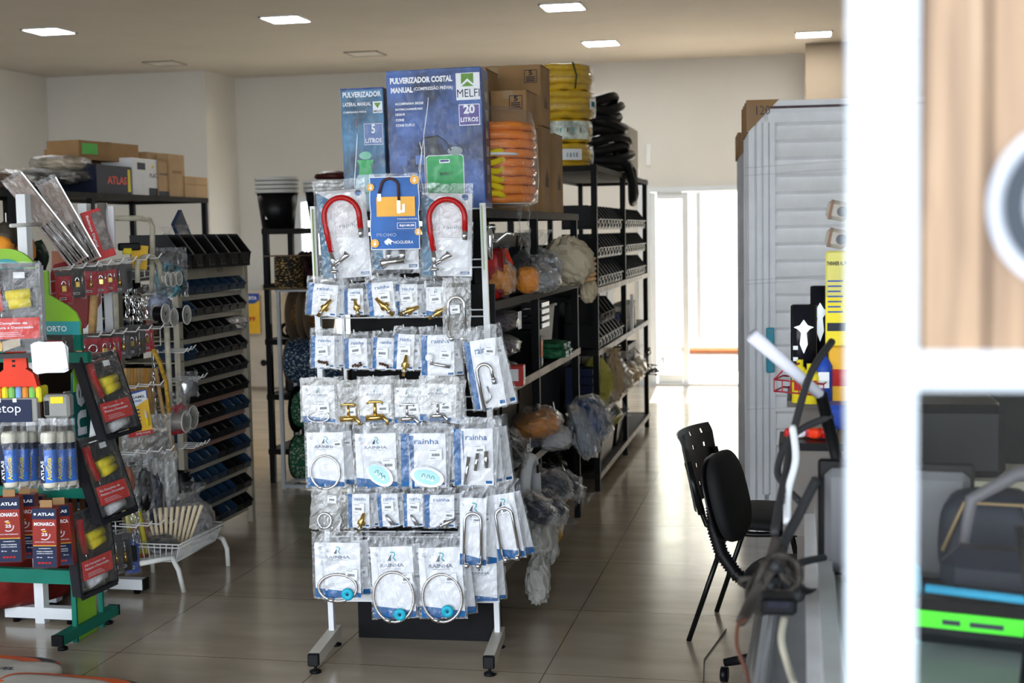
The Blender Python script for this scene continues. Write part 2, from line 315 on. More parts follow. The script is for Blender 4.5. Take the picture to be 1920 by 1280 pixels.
# ------------------------------------------------ bagged goods
def film(w_, h_, seed, th=.014, m=None, nx=9, nz=12, top=.12, cr=.0035):
    rd = random.Random(seed); b = MB(); m = m or FILM
    V = []; F = []
    for s in (-1, 1):
        for j in range(nz+1):
            for i in range(nx+1):
                u, v = i/nx, j/nz; e = (4*u*(1-u))**.5*(min(1, 5*v*(1-v))) ; e = e if v < 1-top else e*.3
                edge = (i in (0, nx)) or (j in (0, nz))
                jx = rd.uniform(-1, 1)*cr*(.8 if edge else 1.0); jz = rd.uniform(-1, 1)*cr
                V.append(((u-.5)*w_+jx, s*(th/2*e+.0008)+(0 if edge else rd.uniform(-1, 1)*cr), (v-1)*h_+h_*.06+jz))
    n = (nx+1)*(nz+1); g = lambda k, i, j: k*n+j*(nx+1)+i
    for j in range(nz):
        for i in range(nx):
            F.append((g(0, i, j), g(0, i+1, j), g(0, i+1, j+1), g(0, i, j+1))); F.append((g(1, i, j), g(1, i, j+1), g(1, i+1, j+1), g(1, i+1, j)))
    return b.add(V, F, m)
def logoR(b, x, z, s, y):   # small queenly R mark: dark wedge and teal loop
    b.prism([(x-s*.5, z), (x-s*.1, z), (x-s*.05, z+s*.75)], y-.0005, y, NAVY)
    P = arr2(arc(x+s*.12, z+s*.7, s*.3, -80, 100, 8))+[(x-s*.15, z+s)]+[(x-s*.15, z+s*.88)]+arr2(arc(x+s*.12, z+s*.7, s*.18, 95, -80, 8)); b.prism(P, y-.0005, y, PRTEAL)
    b.prism([(x+s*.05, z+s*.38), (x+s*.2, z+s*.38), (x+s*.5, z), (x+s*.33, z)], y-.0005, y, PRTEAL)
def card(kind, w_, h_):
    b = MB(); y = -.0012; z1 = -.09*h_-.004; z0 = -.92*h_; x0, x1 = -.45*w_, .45*w_
    b.box(((x0+x1)/2, 0, (z0+z1)/2), (x1-x0, .0016, z1-z0), PAPER)
    hh = z1-z0; ww = x1-x0
    if kind == 'r':   # blue strip on the left, lower-case name
        b.prism([(x0, z0), (x0+ww*.17, z0), (x0+ww*.17, z1-hh*.2), (x0+ww*.2, z1), (x0, z1)], y-.0005, y, PRBLUE)
        b.text('rainha', x0+ww*.3, z1-hh*.2, ww*.55, hh*.1, y-.0006, PRBLUE, .01); b.rect(x1-ww*.2, x1-ww*.04, z0+hh*.03, z0+hh*.08, y, PRBLUE)
    elif kind == 'R':
        logoR(b, 0, z1-hh*.2, hh*.13, y-.0005); b.text('RAINHA', 0, z1-hh*.29, ww*.56, hh*.055, y-.0006, PRGREY, .03, al='c'); b.rect(-.2*ww, .2*ww, z1-hh*.315, z1-hh*.31, y-.0004, PRGREY)
        b.disc(x0+ww*.13, z1-hh*.1, ww*.05, y-.0004, mat('pale_grey_print', (.5, .52, .55), .5)); b.prism([(x0, z0), (x1, z0), (x1, z0+hh*.08), (x0, z0+hh*.17)], y-.0005, y, PRBLUE)
    return b
def price(b, x, z, s=.05, rot=0, y=-.012):
    M = xf((x, y, z), 0, rot, 0)
    b.box((0, 0, 0), (s, .0008, s*.86), PAPER, M); rd = random.Random(int(x*1e4+z*1e3)); xx = -s*.28
    b.rect(-s*.4, s*.1, s*.29, s*.33, -.0006, PRGREY, M=M)
    while xx < s*.28:
        w_ = rd.choice((.012, .02, .03))*s; b.rect(xx, xx+w_, -s*.14, s*.06, -.0006, INK, M=M); xx += w_+s*.025
    b.rect(-s*.4, s*.0, -s*.33, -s*.29, -.0006, PRGREY, M=M)
    return b
def ring(b, cx, cz, rx, rz_, r, m, y=-.009): return b.tube([(cx+rx*math.cos(a*math.pi/16), y, cz+rz_*math.sin(a*math.pi/16)) for a in range(32)], r, m, 8, True)
def valve(b, x, z, s, m, ry=0, y=-.011):
    M = xf((x, y, z), 0, ry, 0)
    b.tube([(0, 0, -.5*s), (0, 0, -.1*s), (0, 0, .05*s), (0, 0, .15*s), (0, 0, .5*s)], [.09*s, .09*s, .16*s, .12*s, .07*s], m, 8, M=M); b.tube([(-.16*s, 0, 0), (.2*s, 0, 0)], .1*s, m, 8, M=M); b.tube([(0, 0, -.3*s), (0, 0, -.22*s)], .14*s, CHROME, 6, M=M)
def tee(b, x, z, s, m, y=-.012):
    b.tube([(x-.3*s, y, z+.35*s), (x-.2*s, y, z+.42*s), (x+.2*s, y, z+.42*s), (x+.3*s, y, z+.35*s)], .05*s, m, 6); b.tube([(x, y, z+.4*s), (x, y, z-.1*s)], [.05*s, .08*s], m, 8); b.tube([(x-.35*s, y, z-.2*s), (x+.3*s, y, z-.15*s)], .12*s, m, 8); b.tube([(x+.25*s, y, z-.1*s), (x+.45*s, y, z-.3*s), (x+.45*s, y, z-.45*s)], .07*s, m, 8)
HOOKS = []
def pack(px0, py0, px1, py1, kind, prod, label, cat='bagged fitting', d=.10, n=2, tilt=0, group=None, m=None, seed=None, hook=True, name='bagged_fitting', pl=None, gap=.022):
    "a bag whose outline spans the given pixels, at distance d in front of the stand; n bags on the hook"
    u0, z1 = on_stand(px0, py0, d); u1, z0 = on_stand(px1, py1, d)
    w_, h_ = u1-u0, z1-z0; seed = seed or int(px0*7+py0); cx = (u0+u1)/2
    for k in range(n):
        dd = d-k*gap; loc = S0+sx_*(cx+(.012*k if k else 0)+(.01*(k % 2)))-sy_*dd+Vector((0, 0, z1-h_*.06-.004*k))
        lb = label+('', ', behind it', ', third back', ', rearmost')[k]
        T = thing(name, lb, cat, loc, SA+(0, .35, -.25, .5)[k % 4], group, ry=tilt+(0, -.06, .07, -.12)[k % 4])
        film(w_, h_, seed+k*13, m=m).build('bag', T)
        if kind: card(kind, w_, h_).build('insert_card', T)
        if pl and k < 2: price(MB(), pl[0]*w_, -pl[1]*h_, pl[2] if len(pl) > 2 else .044, pl[3] if len(pl) > 3 else random.uniform(-.1, .1)).build('price_label', T)
        if prod and (k == 0 or not kind):
            for nm, bb in prod(w_, h_): bb.build(nm, T)
    if hook: HOOKS.append((cx, z1-h_*.06+.004, d+.012))
    return w_, h_
def p_valve(m, ry=.5, z=-.72, x=.1, s=.08): return lambda w_, h_: [('brass_valve' if m is BRASS else 'chrome_valve', (lambda b: (valve(b, x*w_, z*h_, s, m, ry), b)[1])(MB()))]
def p_ring(rx, rz_, cz, m=STEELB, r=.005, disc=None):
    def f(w_, h_):
        o = [('flexible_hose', ring(MB(), 0, cz*h_, rx*w_, rz_*h_, r, m).tube([(-rx*w_*.5, -.012, cz*h_-rz_*h_*.86), (-rx*w_*.2, -.012, cz*h_-rz_*h_*.98)], r*1.6, CHROME, 8))]
        if disc:
            b = MB(); b.lathe([(.006, .004), (.012, .008), (.021, .006), (.024, 0), (.021, -.002)], TURQ, 24, xf((disc[0]*w_, -.016, disc[1]*h_), 0, 0, R(90))); o.append(('blue_washer', b))
        return o
    return f
def p_oval(w_, h_, cz=-.72, ry=.5):
    b = MB(); M = xf((.08*w_, -.014, cz*h_), 0, ry, 0); b.prism(arr2(arc(0, 0, w_*.34, 0, 360, 28, rz=h_*.15))[:-1], -.006, .004, CHROME, M); b.prism(arr2(arc(0, 0, w_*.27, 0, 360, 28, rz=h_*.115))[:-1], -.009, -.006, mat('pale_blue_plate', (.5, .85, .9), .25), M)
    for x in (-.3, .1, .45): b.tube([(q[0], -.0095, q[2]) for q in arc(x*w_*.25, 0, w_*.03, 0, 360, 10, rz=w_*.05)], .0015, CHROME, 5, M=M)
    return [('soap_dish', b)]
def p_screws(w_, h_):
    b = MB()
    for k in range(4): b.tube([(-.15*w_+.1*w_*k, -.012, -.8*h_+random.uniform(-.01, .01)), (-.08*w_+.1*w_*k, -.012, -.82*h_+random.uniform(-.01, .01))], .005, mat('dark_bronze', (.12, .06, .04), .3, .7), 7)
    return [('rubber_washers', b)]
def p_bolts(w_, h_):
    b = MB()
    for k in (-1, 1): b.tube([(-.1*w_, -.012, -.62*h_), (k*.06*w_+.2*w_, -.012, -.88*h_)], .0055, SILV, 6)
    return [('bolt_pair', b)]
def p_spout(w_, h_):
    b = MB(); P = [(-.18*w_, -.012, -.95*h_)]+arc(0, -.48*h_, .2*w_, 180, 0, 12, -.012, .2*w_)+[(.22*w_, -.012, -.62*h_)]
    b.tube(P, .0075, CHROME, 8); b.tube([(.22*w_, -.012, -.58*h_), (.22*w_, -.012, -.65*h_)], .0095, SILV, 8); b.tube([(.0, -.012, -.66*h_), (.06*w_, -.012, -.8*h_), (-.1*w_, -.012, -.86*h_)], .004, SILV, 6)
    return [('chrome_spout', b)]
def p_uhose(w_, h_):
    b = MB(); P = [(-.3*w_, -.012, -.9*h_)]+arc(0, -.38*h_, .28*w_, 180, 0, 12, -.012)+[(.3*w_, -.012, -.9*h_)]
    b.tube(P, .0065, CHROME, 8)
    for s in (-1, 1): b.ell((s*.2*w_, -.014, -.92*h_), (.012, .012, .012), CHROME)
    return [('bent_chrome_pipe', b)]
# row one: three big blister packs with arched spouts
def faucet_pack(px0, py0, px1, py1, lab, tilt, red=True):
    d = .11; u0, z1 = on_stand(px0, py0, d); u1, z0 = on_stand(px1, py1, d); w_, h_ = u1-u0, z1-z0
    T = thing('packed_faucet', lab, 'faucet pack', S0+sx_*(u0+u1)/2-sy_*d+Vector((0, 0, z1)), SA, ry=tilt)
    M = MB(); M.T = xf((0, 0, -.06*h_)); M.add([], [], FILM); f = film(w_, h_, int(px0), th=.045, nx=11, nz=22, cr=.003); f.v = [(x, y-.012, z-.06*h_) for x, y, z in f.v]; f.build('blister_film', T)
    b = MB(); hw = w_*.47
    b.box((0, .004, -.53*h_), (2*hw, .003, h_*.86), PAPER)
    b.prism([(-hw, -.96*h_), (-hw*.55, -.96*h_), (-hw*.62, -.32*h_), (-hw*.4, -.2*h_), (-hw*.9, -.12*h_), (-hw, -.12*h_)], .0005, .0024, mat('dull_blue_print', (.04, .17, .3), .4))
    b.box((w_*.1, -.001, -.38*h_), (w_*.5, .004, h_*.36), mat('pale_card', (.74, .72, .74), .4), bv=.002)
    b.text('rainha', w_*.12, -.47*h_, w_*.36, h_*.04, -.0036, PRGREY, .0, al='c')
    b.box((hw*.75, .001, -.925*h_), (hw*.36, .002, h_*.03), PRBLUE, bv=.0008); b.text('LINEX', hw*.75, -.932*h_, hw*.26, h_*.014, -.0005, PAPER, al='c')
    b.disc(hw*.72, -.14*h_, .012, .001, PRBLUE, n=16); b.build('backing_card', T)
    if red:
        y = -.026; b = MB(); rr = w_*.335; P = [(-w_*.22, y, -.72*h_), (-w_*.29, y, -.5*h_)]+arc(w_*.02, -.36*h_, rr, 185, 0, 22, y, rr*1.05)+[(w_*.36, y, -.5*h_)]
        b.tube(P, .0105, mat('red_hose', (.42, .012, .012), .22), 12); b.build('red_spout', T)
        MB().tube([(w_*.36, y, -.49*h_), (w_*.35, y, -.58*h_)], .0115, CHROME, 12).build('spout_tip', T); b = MB(); b.tube([(-w_*.225, y, -.7*h_), (-w_*.20, y, -.86*h_)], .011, CHROME, 12); b.tube([(-w_*.2, y, -.83*h_), (w_*.03, y, -.75*h_), (w_*.08, y, -.72*h_)], [.009, .012, .017], CHROME, 12)
        b.lathe([(.0, 0), (.02, 0), (.021, .007), (.012, .013)], CHROME, 20, xf((-w_*.2, y, -.9*h_))); b.tube([(-w_*.2, y, -.9*h_), (-w_*.19, y, -.985*h_)], .0065, SILV, 10); b.build('faucet_body', T)
        b = MB(); b.box((w_*.02, y+.004, -.68*h_), (w_*.2, .012, h_*.12), FILMC, xf((0, 0, 0), 0, .0)); b.build('clear_handle_bag', T)
    else:
        b = MB(); y = -.02; b.tube([(-w_*.28, y, -.9*h_), (-w_*.16, y, -.88*h_), (w_*.2, y, -.86*h_)], [.022, .014, .017], CHROME, 12); b.tube([(-w_*.12, y, -.88*h_), (-w_*.12, y, -.76*h_)], .012, CHROME, 12); b.tube([(w_*.16, y, -.87*h_), (w_*.16, y, -.76*h_)], .016, CHROME, 12); b.build('faucet_body', T)
    return T, w_, h_
faucet_pack(587, 338, 690, 528, 'packed red arched faucet hung at the left of the blue promo poster', R(-3.2))
faucet_pack(693, 326, 788, 512, 'faucet pack hidden behind the blue promo poster, chrome base showing', 0, False)
faucet_pack(789, 345, 892, 524, 'packed red arched faucet hung at the right of the blue promo poster', R(1.8))
# the promo poster clipped in front
d = .16; u0, z1 = on_stand(692, 332, d); u1, z0 = on_stand(788, 467, d); w_, h_ = u1-u0, z1-z0
T = thing('promo_poster', 'blue and orange paper price poster clipped over the middle faucet pack', 'poster', S0+sx_*(u0+u1)/2-sy_*d+Vector((0, 0, z1)), SA)
PB = mat('poster_blue', (.03, .13, .42), .35, var=.25, scale=6); PY = mat('poster_yellow', (.9, .45, .06), .35); WP = mat('poster_white', (.85, .87, .92), .4)
b = MB(); hw = w_/2; N = 8
V = []; F = []
for e, ed in ((0, 0), (1, .003)):
    for j in range(N+1):
        for i in (0, 1, 2, 3):
            x = (-1, -.5, .5, 1)[i]*(hw-ed); V.append((x+.002*math.sin(j*1.9+i), -.0016*e+.003*math.sin(j*.9), -h_*j/N*(1-2*ed/h_)-ed))
    o_ = e*(N+1)*4
    for j in range(N):
        for i in range(3): F.append((o_+j*4+i, o_+j*4+i+1, o_+j*4+i+5, o_+j*4+i+4))
b.add(V[:36], F[:24], WP); b.add(V[36:], [[q-36 for q in f] for f in F[24:]], PB); b.build('poster_sheet', T)
b = MB(); y = -.006; px = lambda a: (a-.5)*w_
b.box((px(.53), y, -h_*.41), (w_*.78, .0006, h_*.27), PY, xf((0, 0, 0), 0, 0), bv=.0003)
b.tube([(px(.2), y-.002, -h_*.23)]+arc(px(.42), -h_*.13, w_*.17, 165, 0, 14, y-.002, w_*.15)+[(px(.6), y-.002, -h_*.33)], .0052, mat('dark_brown_print', (.07, .035, .035), .4), 8)
b.rect(px(.17), px(.235), -h_*.33, -h_*.235, y-.001, CHROME); b.rect(px(.56), px(.62), -h_*.5, -h_*.33, y-.001, CHROME); b.rect(px(.67), px(.71), -h_*.48, -h_*.38, y-.001, CHROME); b.rect(px(.6), px(.7), -h_*.49, -h_*.465, y-.001, CHROME)
for x, z, r in ((.92, -.05, .09), (.03, -.14, .075), (.09, -.91, .085), (.97, -.76, .07)):
    b.disc(px(x), h_*z, r*w_, y, PY); b.text('$', px(x), h_*z-.05*w_, .06*w_, .1*w_, y-.0015, WP, .05, al='c')
b.text('TORNEIRA FLEXIVEL', px(.55), -h_*.59, w_*.42, h_*.018, y, WP, .01); b.text('R$149,90', px(.6), -h_*.69, w_*.3, h_*.035, y, WP, .04)
for a in ((.55, .93, -.635, -.63), (.55, .93, -.715, -.71), (.55, .56, -.715, -.63), (.92, .93, -.715, -.63)): b.rect(px(a[0]), px(a[1]), h_*a[2], h_*a[3], y, WP)
b.text('PROMO', px(.13), -h_*.82, w_*.4, h_*.05, y, mat('faint_lilac', (.25, .36, .62), .5), .03); b.text('NOGUEIRA', px(.47), -h_*.92, w_*.4, h_*.042, y, WP, .01)
b.prism([(px(.3), -h_*.92), (px(.28), -h_*.885), (px(.37), -h_*.84), (px(.47), -h_*.89), (px(.42), -h_*.9), (px(.42), -h_*.935), (px(.36), -h_*.91), (px(.36), -h_*.94)], y-.0005, y, WP)
b.build('poster_print', T)
# row two
n_ = ('leftmost bag', 'second bag from left', 'third bag from left', 'fourth bag from left', 'fifth bag from left')
row = 'of brass parts, upper small row, '
pack(576, 520, 640, 592, 'r', p_valve(BRASS, .6), n_[0]+' '+row+'over post', d=.13, n=3, tilt=R(6), pl=(.08, .5), group='small fitting bags, upper row')
pack(643, 530, 684, 590, 'r', p_valve(BRASS, -.2, x=.15, s=.07), n_[1]+' '+row+'narrow', n=2, pl=(.05, .45), group='small fitting bags, upper row')
pack(683, 516, 740, 592, 'r', p_valve(BRASS, -.7, s=.09), n_[2]+' '+row+'crinkled', d=.13, n=3, tilt=R(-5), pl=(.12, .48), group='small fitting bags, upper row')
pack(739, 520, 786, 592, 'r', p_valve(BRASS, 1.2, z=-.8), n_[3]+' '+row+'flat', n=3, pl=(.02, .46), group='small fitting bags, upper row')
pack(796, 526, 838, 592, 'R', p_valve(BRASS, 1.0, z=-.85), n_[4]+' '+row+'rounded', n=2, pl=(0, .45), group='small fitting bags, upper row')
pack(829, 520, 884, 636, None, p_uhose, 'tall yellowed clear bag right of the brass fitting bags', d=.12, n=1, m=FILMD, pl=(-.05, .45, .036))
# row three
row = 'of washers, second small row, '
pack(581, 616, 632, 690, 'r', p_screws, n_[0]+' '+row+'beside the white post', d=.12, n=3, pl=(0, .5), tilt=R(2), group='small fitting bags, lower row')
pack(643, 622, 692, 692, 'r', p_screws, n_[1]+' '+row+'label tilted', n=3, pl=(0, .42, .044, -.15), group='small fitting bags, lower row')
pack(698, 620, 745, 693, 'r', p_screws, n_[2]+' '+row+'upright', n=2, pl=(-.05, .5), tilt=R(3), group='small fitting bags, lower row')
pack(738, 612, 782, 694, 'r', p_valve(BRASS, .1, z=-.82), n_[3]+' '+row+'silvery top', d=.13, n=2, pl=(.05, .48), tilt=R(4), group='small fitting bags, lower row')
pack(786, 612, 856, 706, 'r', lambda w_, h_: [('shower_tap', MB().tube([(-.2*w_, -.014, -.66*h_), (.35*w_, -.014, -.74*h_)], .007, CHROME, 8).ell((-.22*w_, -.014, -.55*h_), (.016, .01, .016), PAPER).tube([(-.22*w_, -.014, -.55*h_), (-.12*w_, -.014, -.68*h_)], .006, CHROME, 8))], 'square blue edged bag with chrome tap lever beside washer bags', d=.11, n=2, pl=(.22, .5, .042))
pack(862, 612, 932, 768, 'r', p_spout, 'long tilted bag with bent chrome spout at right edge of stand', d=.15, n=2, tilt=R(-9), pl=(.25, .25, .04, .2))
# row four: loosely hung yellowed bags
row = 'in middle row, '
def p_tee(m, s=.09): return lambda w_, h_: [('brass_tap' if m is BRASS else 'chrome_tap', (lambda b: (tee(b, 0, -.72*h_, s, m), b)[1])(MB()))]
pack(562, 708, 632, 792, 'R', p_ring(.3, .12, -.8, CHROME, .003), 'leftmost wide yellowed bag '+row+'thin chrome ring inside', d=.15, n=3, m=FILMD, pl=(.15, .6))
pack(630, 712, 678, 794, None, p_tee(BRASS), 'second yellowed bag '+row+'brass garden tap inside', d=.14, n=2, m=FILMD, pl=(.1, .66, .036))
pack(670, 706, 738, 792, 'R', p_tee(BRASS, .1), 'third yellowed bag '+row+'curved brass tap inside', d=.15, n=3, m=FILMD, pl=(.22, .62))
pack(736, 712, 792, 794, 'R', p_tee(CHROME, .09), 'fourth yellowed bag '+row+'chrome elbow tap inside', d=.14, n=2, m=FILMD, pl=(.2, .6))
pack(786, 705, 862, 790, 'R', p_tee(CHROME, .08), 'rightmost yellowed bag '+row+'paper slip and chrome tap', d=.15, n=3, m=FILMD, pl=(.2, .6), tilt=R(3))
# row five
row = 'in large bag row'
pack(570, 790, 650, 914, 'R', p_ring(.36, .25, -.7, CHROME, .0045), 'leftmost large bag with a thin chrome ring '+row, d=.14, n=2, pl=(.32, .27, .034))
pack(660, 792, 748, 914, 'R', lambda w_, h_: p_oval(w_, h_, -.72, .7), 'second large bag, tilted oval chrome dish, '+row, d=.14, n=3, pl=(.28, .58, .05), tilt=R(-1))
pack(746, 792, 842, 914, 'r', lambda w_, h_: p_oval(w_, h_, -.76, .25), 'third large bag, blue strip and oval chrome dish, '+row, d=.14, n=3, pl=(.25, .42, .048))
pack(846, 782, 930, 912, 'r', lambda w_, h_: [('chrome_hooks', MB().tube([(-.1*w_, -.014, -.5*h_), (-.2*w_, -.014, -.9*h_)], .008, CHROME, 8).tube([(.1*w_, -.014, -.45*h_), (.05*w_, -.014, -.7*h_)], .008, CHROME, 8).tube([(.3*w_, -.014, -.42*h_), (.3*w_, -.014, -.66*h_)], .009, CHROME, 8))], 'rightmost large bags of chrome levers, '+row, d=.16, n=4, pl=(.15, .4, .04))
# row six
row = 'of third small row, '
pack(585, 908, 644, 994, None, p_ring(.22, .16, -.72, SILV, .006), 'leftmost bag '+row+'dark round cap inside', d=.14, n=2, m=FILMD, pl=(.2, .24, .034), tilt=R(5))
pack(650, 912, 696, 990, 'r', p_valve(BRASS, .3, z=-.8), 'second bag '+row+'brass nipple inside', d=.12, n=4, pl=(.0, .45, .044))
pack(704, 912, 748, 988, 'r', p_bolts, 'third bag '+row+'two steel bolts aslant', d=.13, n=2, pl=(.02, .42, .042), tilt=R(-3))
pack(754, 912, 796, 988, 'r', p_bolts, 'fourth bag '+row+'two dark bolts upright', d=.13, n=2, pl=(.05, .42, .042))
pack(792, 914, 856, 990, 'r', p_valve(CHROME, 1.1, z=-.8, x=.2), 'fifth bag '+row+'wide with blue side strip', d=.14, n=2, pl=(.3, .6, .038))
pack(860, 908, 918, 1062, 'R', p_uhose, 'tall slim bag with bent chrome pipe beside third small row', d=.17, n=2, pl=(.12, .36, .032), tilt=R(1.5))
pack(908, 902, 966, 1050, 'R', p_uhose, 'tall tilted bag off lower right post, blue lower corner', d=.13, n=2, pl=(.1, .3, .042, -.25), tilt=R(-9))
# row seven
pack(584, 996, 682, 1122, 'R', p_ring(.38, .2, -.77, STEELB, .0055, (.2, -.86)), 'bottom row left bag, short braided hose oval and washer', d=.14, n=2, pl=(.28, .57, .046))
pack(688, 998, 780, 1160, 'R', p_ring(.43, .29, -.68, STEELB, .0055, (.12, -.88)), 'bottom row middle bag, large braided hose loop with blue washer', d=.16, n=2, pl=(.3, .47, .046), tilt=R(-2))
pack(778, 1000, 872, 1160, 'R', p_ring(.41, .28, -.69, STEELB, .0055, (.1, -.84)), 'bottom row right bag, braided hose loop against greyer card', d=.15, n=2, pl=(.2, .46, .046), tilt=R(-2))
pack(866, 1040, 936, 1128, 'R', None, 'white boxed bag low at the right post of the stand', d=.06, n=2)
for u, z, d in HOOKS: MB().tube([(u, .01, z-.012), (u, -d+.012, z), (u, -d-.012, z+.004), (u, -d-.02, z+.014)], .0026, WIREW, 6).build('hook', t)
# ---------------------------------------------------------------- black steel racks
DUSTY = mat('dusty_black_steel', (.009, .008, .007), .6, var=.35, scale=12, spec=.15); EDGE = mat('worn_shelf_edge', (.24, .2, .17), .45, var=.3, scale=9)
def rack(name, label, x0, x1, y0, y1, top, shelves, posts, name_back=None, edges=(), z0=0):
    t = thing(name, label, 'shelving rack', ((x0+x1)/2, (y0+y1)/2, 0)); cx, cy = (x0+x1)/2, (y0+y1)/2
    for (px, py) in posts:
        MB().box((px-cx, py-cy, top/2), (.035, .035, top), BLACKM).build('upright', t)
    for i, z in enumerate(shelves):
        b = MB(); b.box((0, 0, z-.006), (x1-x0-.01, y1-y0-.01, .008), DUSTY)
        m = EDGE if i in edges else DUSTY
        for s in (-1, 1): b.box((s*(x1-x0)/2, 0, z-.015), (.004, y1-y0, .035), m); b.box((0, s*(y1-y0)/2, z-.015), (x1-x0, .004, .035), DUSTY)
        b.build('shelf', t)
    return t
RAZ = [1.69, 1.32, .95, .57, .22]
rack('shelving_rack', 'near black rack behind the white stand, sprayer boxes on top', -1.74, -1.2, 5.16, 7.5, 1.69, RAZ, [(x, y) for x in (-1.72, -1.22) for y in (5.18, 6.3, 7.46)], edges=(2, 3, 4))
RBZ = [1.99, 1.25, .87, .48, .11]
rack('shelving_rack', 'far tall black rack of parts bins, nearest the back door', -1.76, -1.2, 8.2, 11.05, 2.0, RBZ, [(x, y) for x in (-1.74, -1.22) for y in (8.24, 9.6, 11.0)], edges=(1, 2, 3, 4))
# black end panel behind the stand
tag(MB().box((0, 0, .70), (.575, .018, 1.40), mat('matt_black_board', (.005, .005, .006), .7, var=.3, spec=.2)).build('back_board', loc=(-1.435, 5.105, 0.002), rot=(0, 0, R(2.5))), 'black board standing behind the white wire stand, bare at the floor', 'board')
# ------------------------------------------------ sprayer boxes
BOXB = mat('sprayer_box_blue', (.03, .08, .26), .28, var=.8, scale=6, bump=.3); BOXS = mat('box_side_blue', (.01, .04, .22), .4, var=.2); BOXT = mat('sprayer_box_teal', (.045, .17, .32), .28, var=.6, scale=7, bump=.3)  # mottled print, with glossy highlights painted into the blue
GRN = mat('sprayer_green', (.03, .42, .12), .35); PGRN = mat('pale_bottle', (.42, .62, .70), .3); DG = mat('print_dark_grey', (.06, .07, .08), .4); LIL = mat('purple_badge', (.12, .09, .33), .35)
def wrap(T, w_, h_, y):  # crinkled film sheet added over a carton front for its glints
    rd = random.Random(int(w_*999)); b = MB(); V = []; F = []; nx, nz = 26, 9; off = [rd.uniform(0, .0022) for _ in range(nx+1)]
    for j in range(nz+1):
        for i in range(nx+1): V.append(((i/nx-.5)*w_*1.005, y-.003-off[i]-rd.uniform(0, .0012), h_*(j/nz)*1.0))
    for j in range(nz):
        for i in range(nx): F.append((j*(nx+1)+i, j*(nx+1)+i+1, (j+1)*(nx+1)+i+1, (j+1)*(nx+1)+i))
    b.add(V, F, film_mat('glint_film', lo=.02, hi=.3, rough=.1, body=.02)); b.build('glint_film', T)
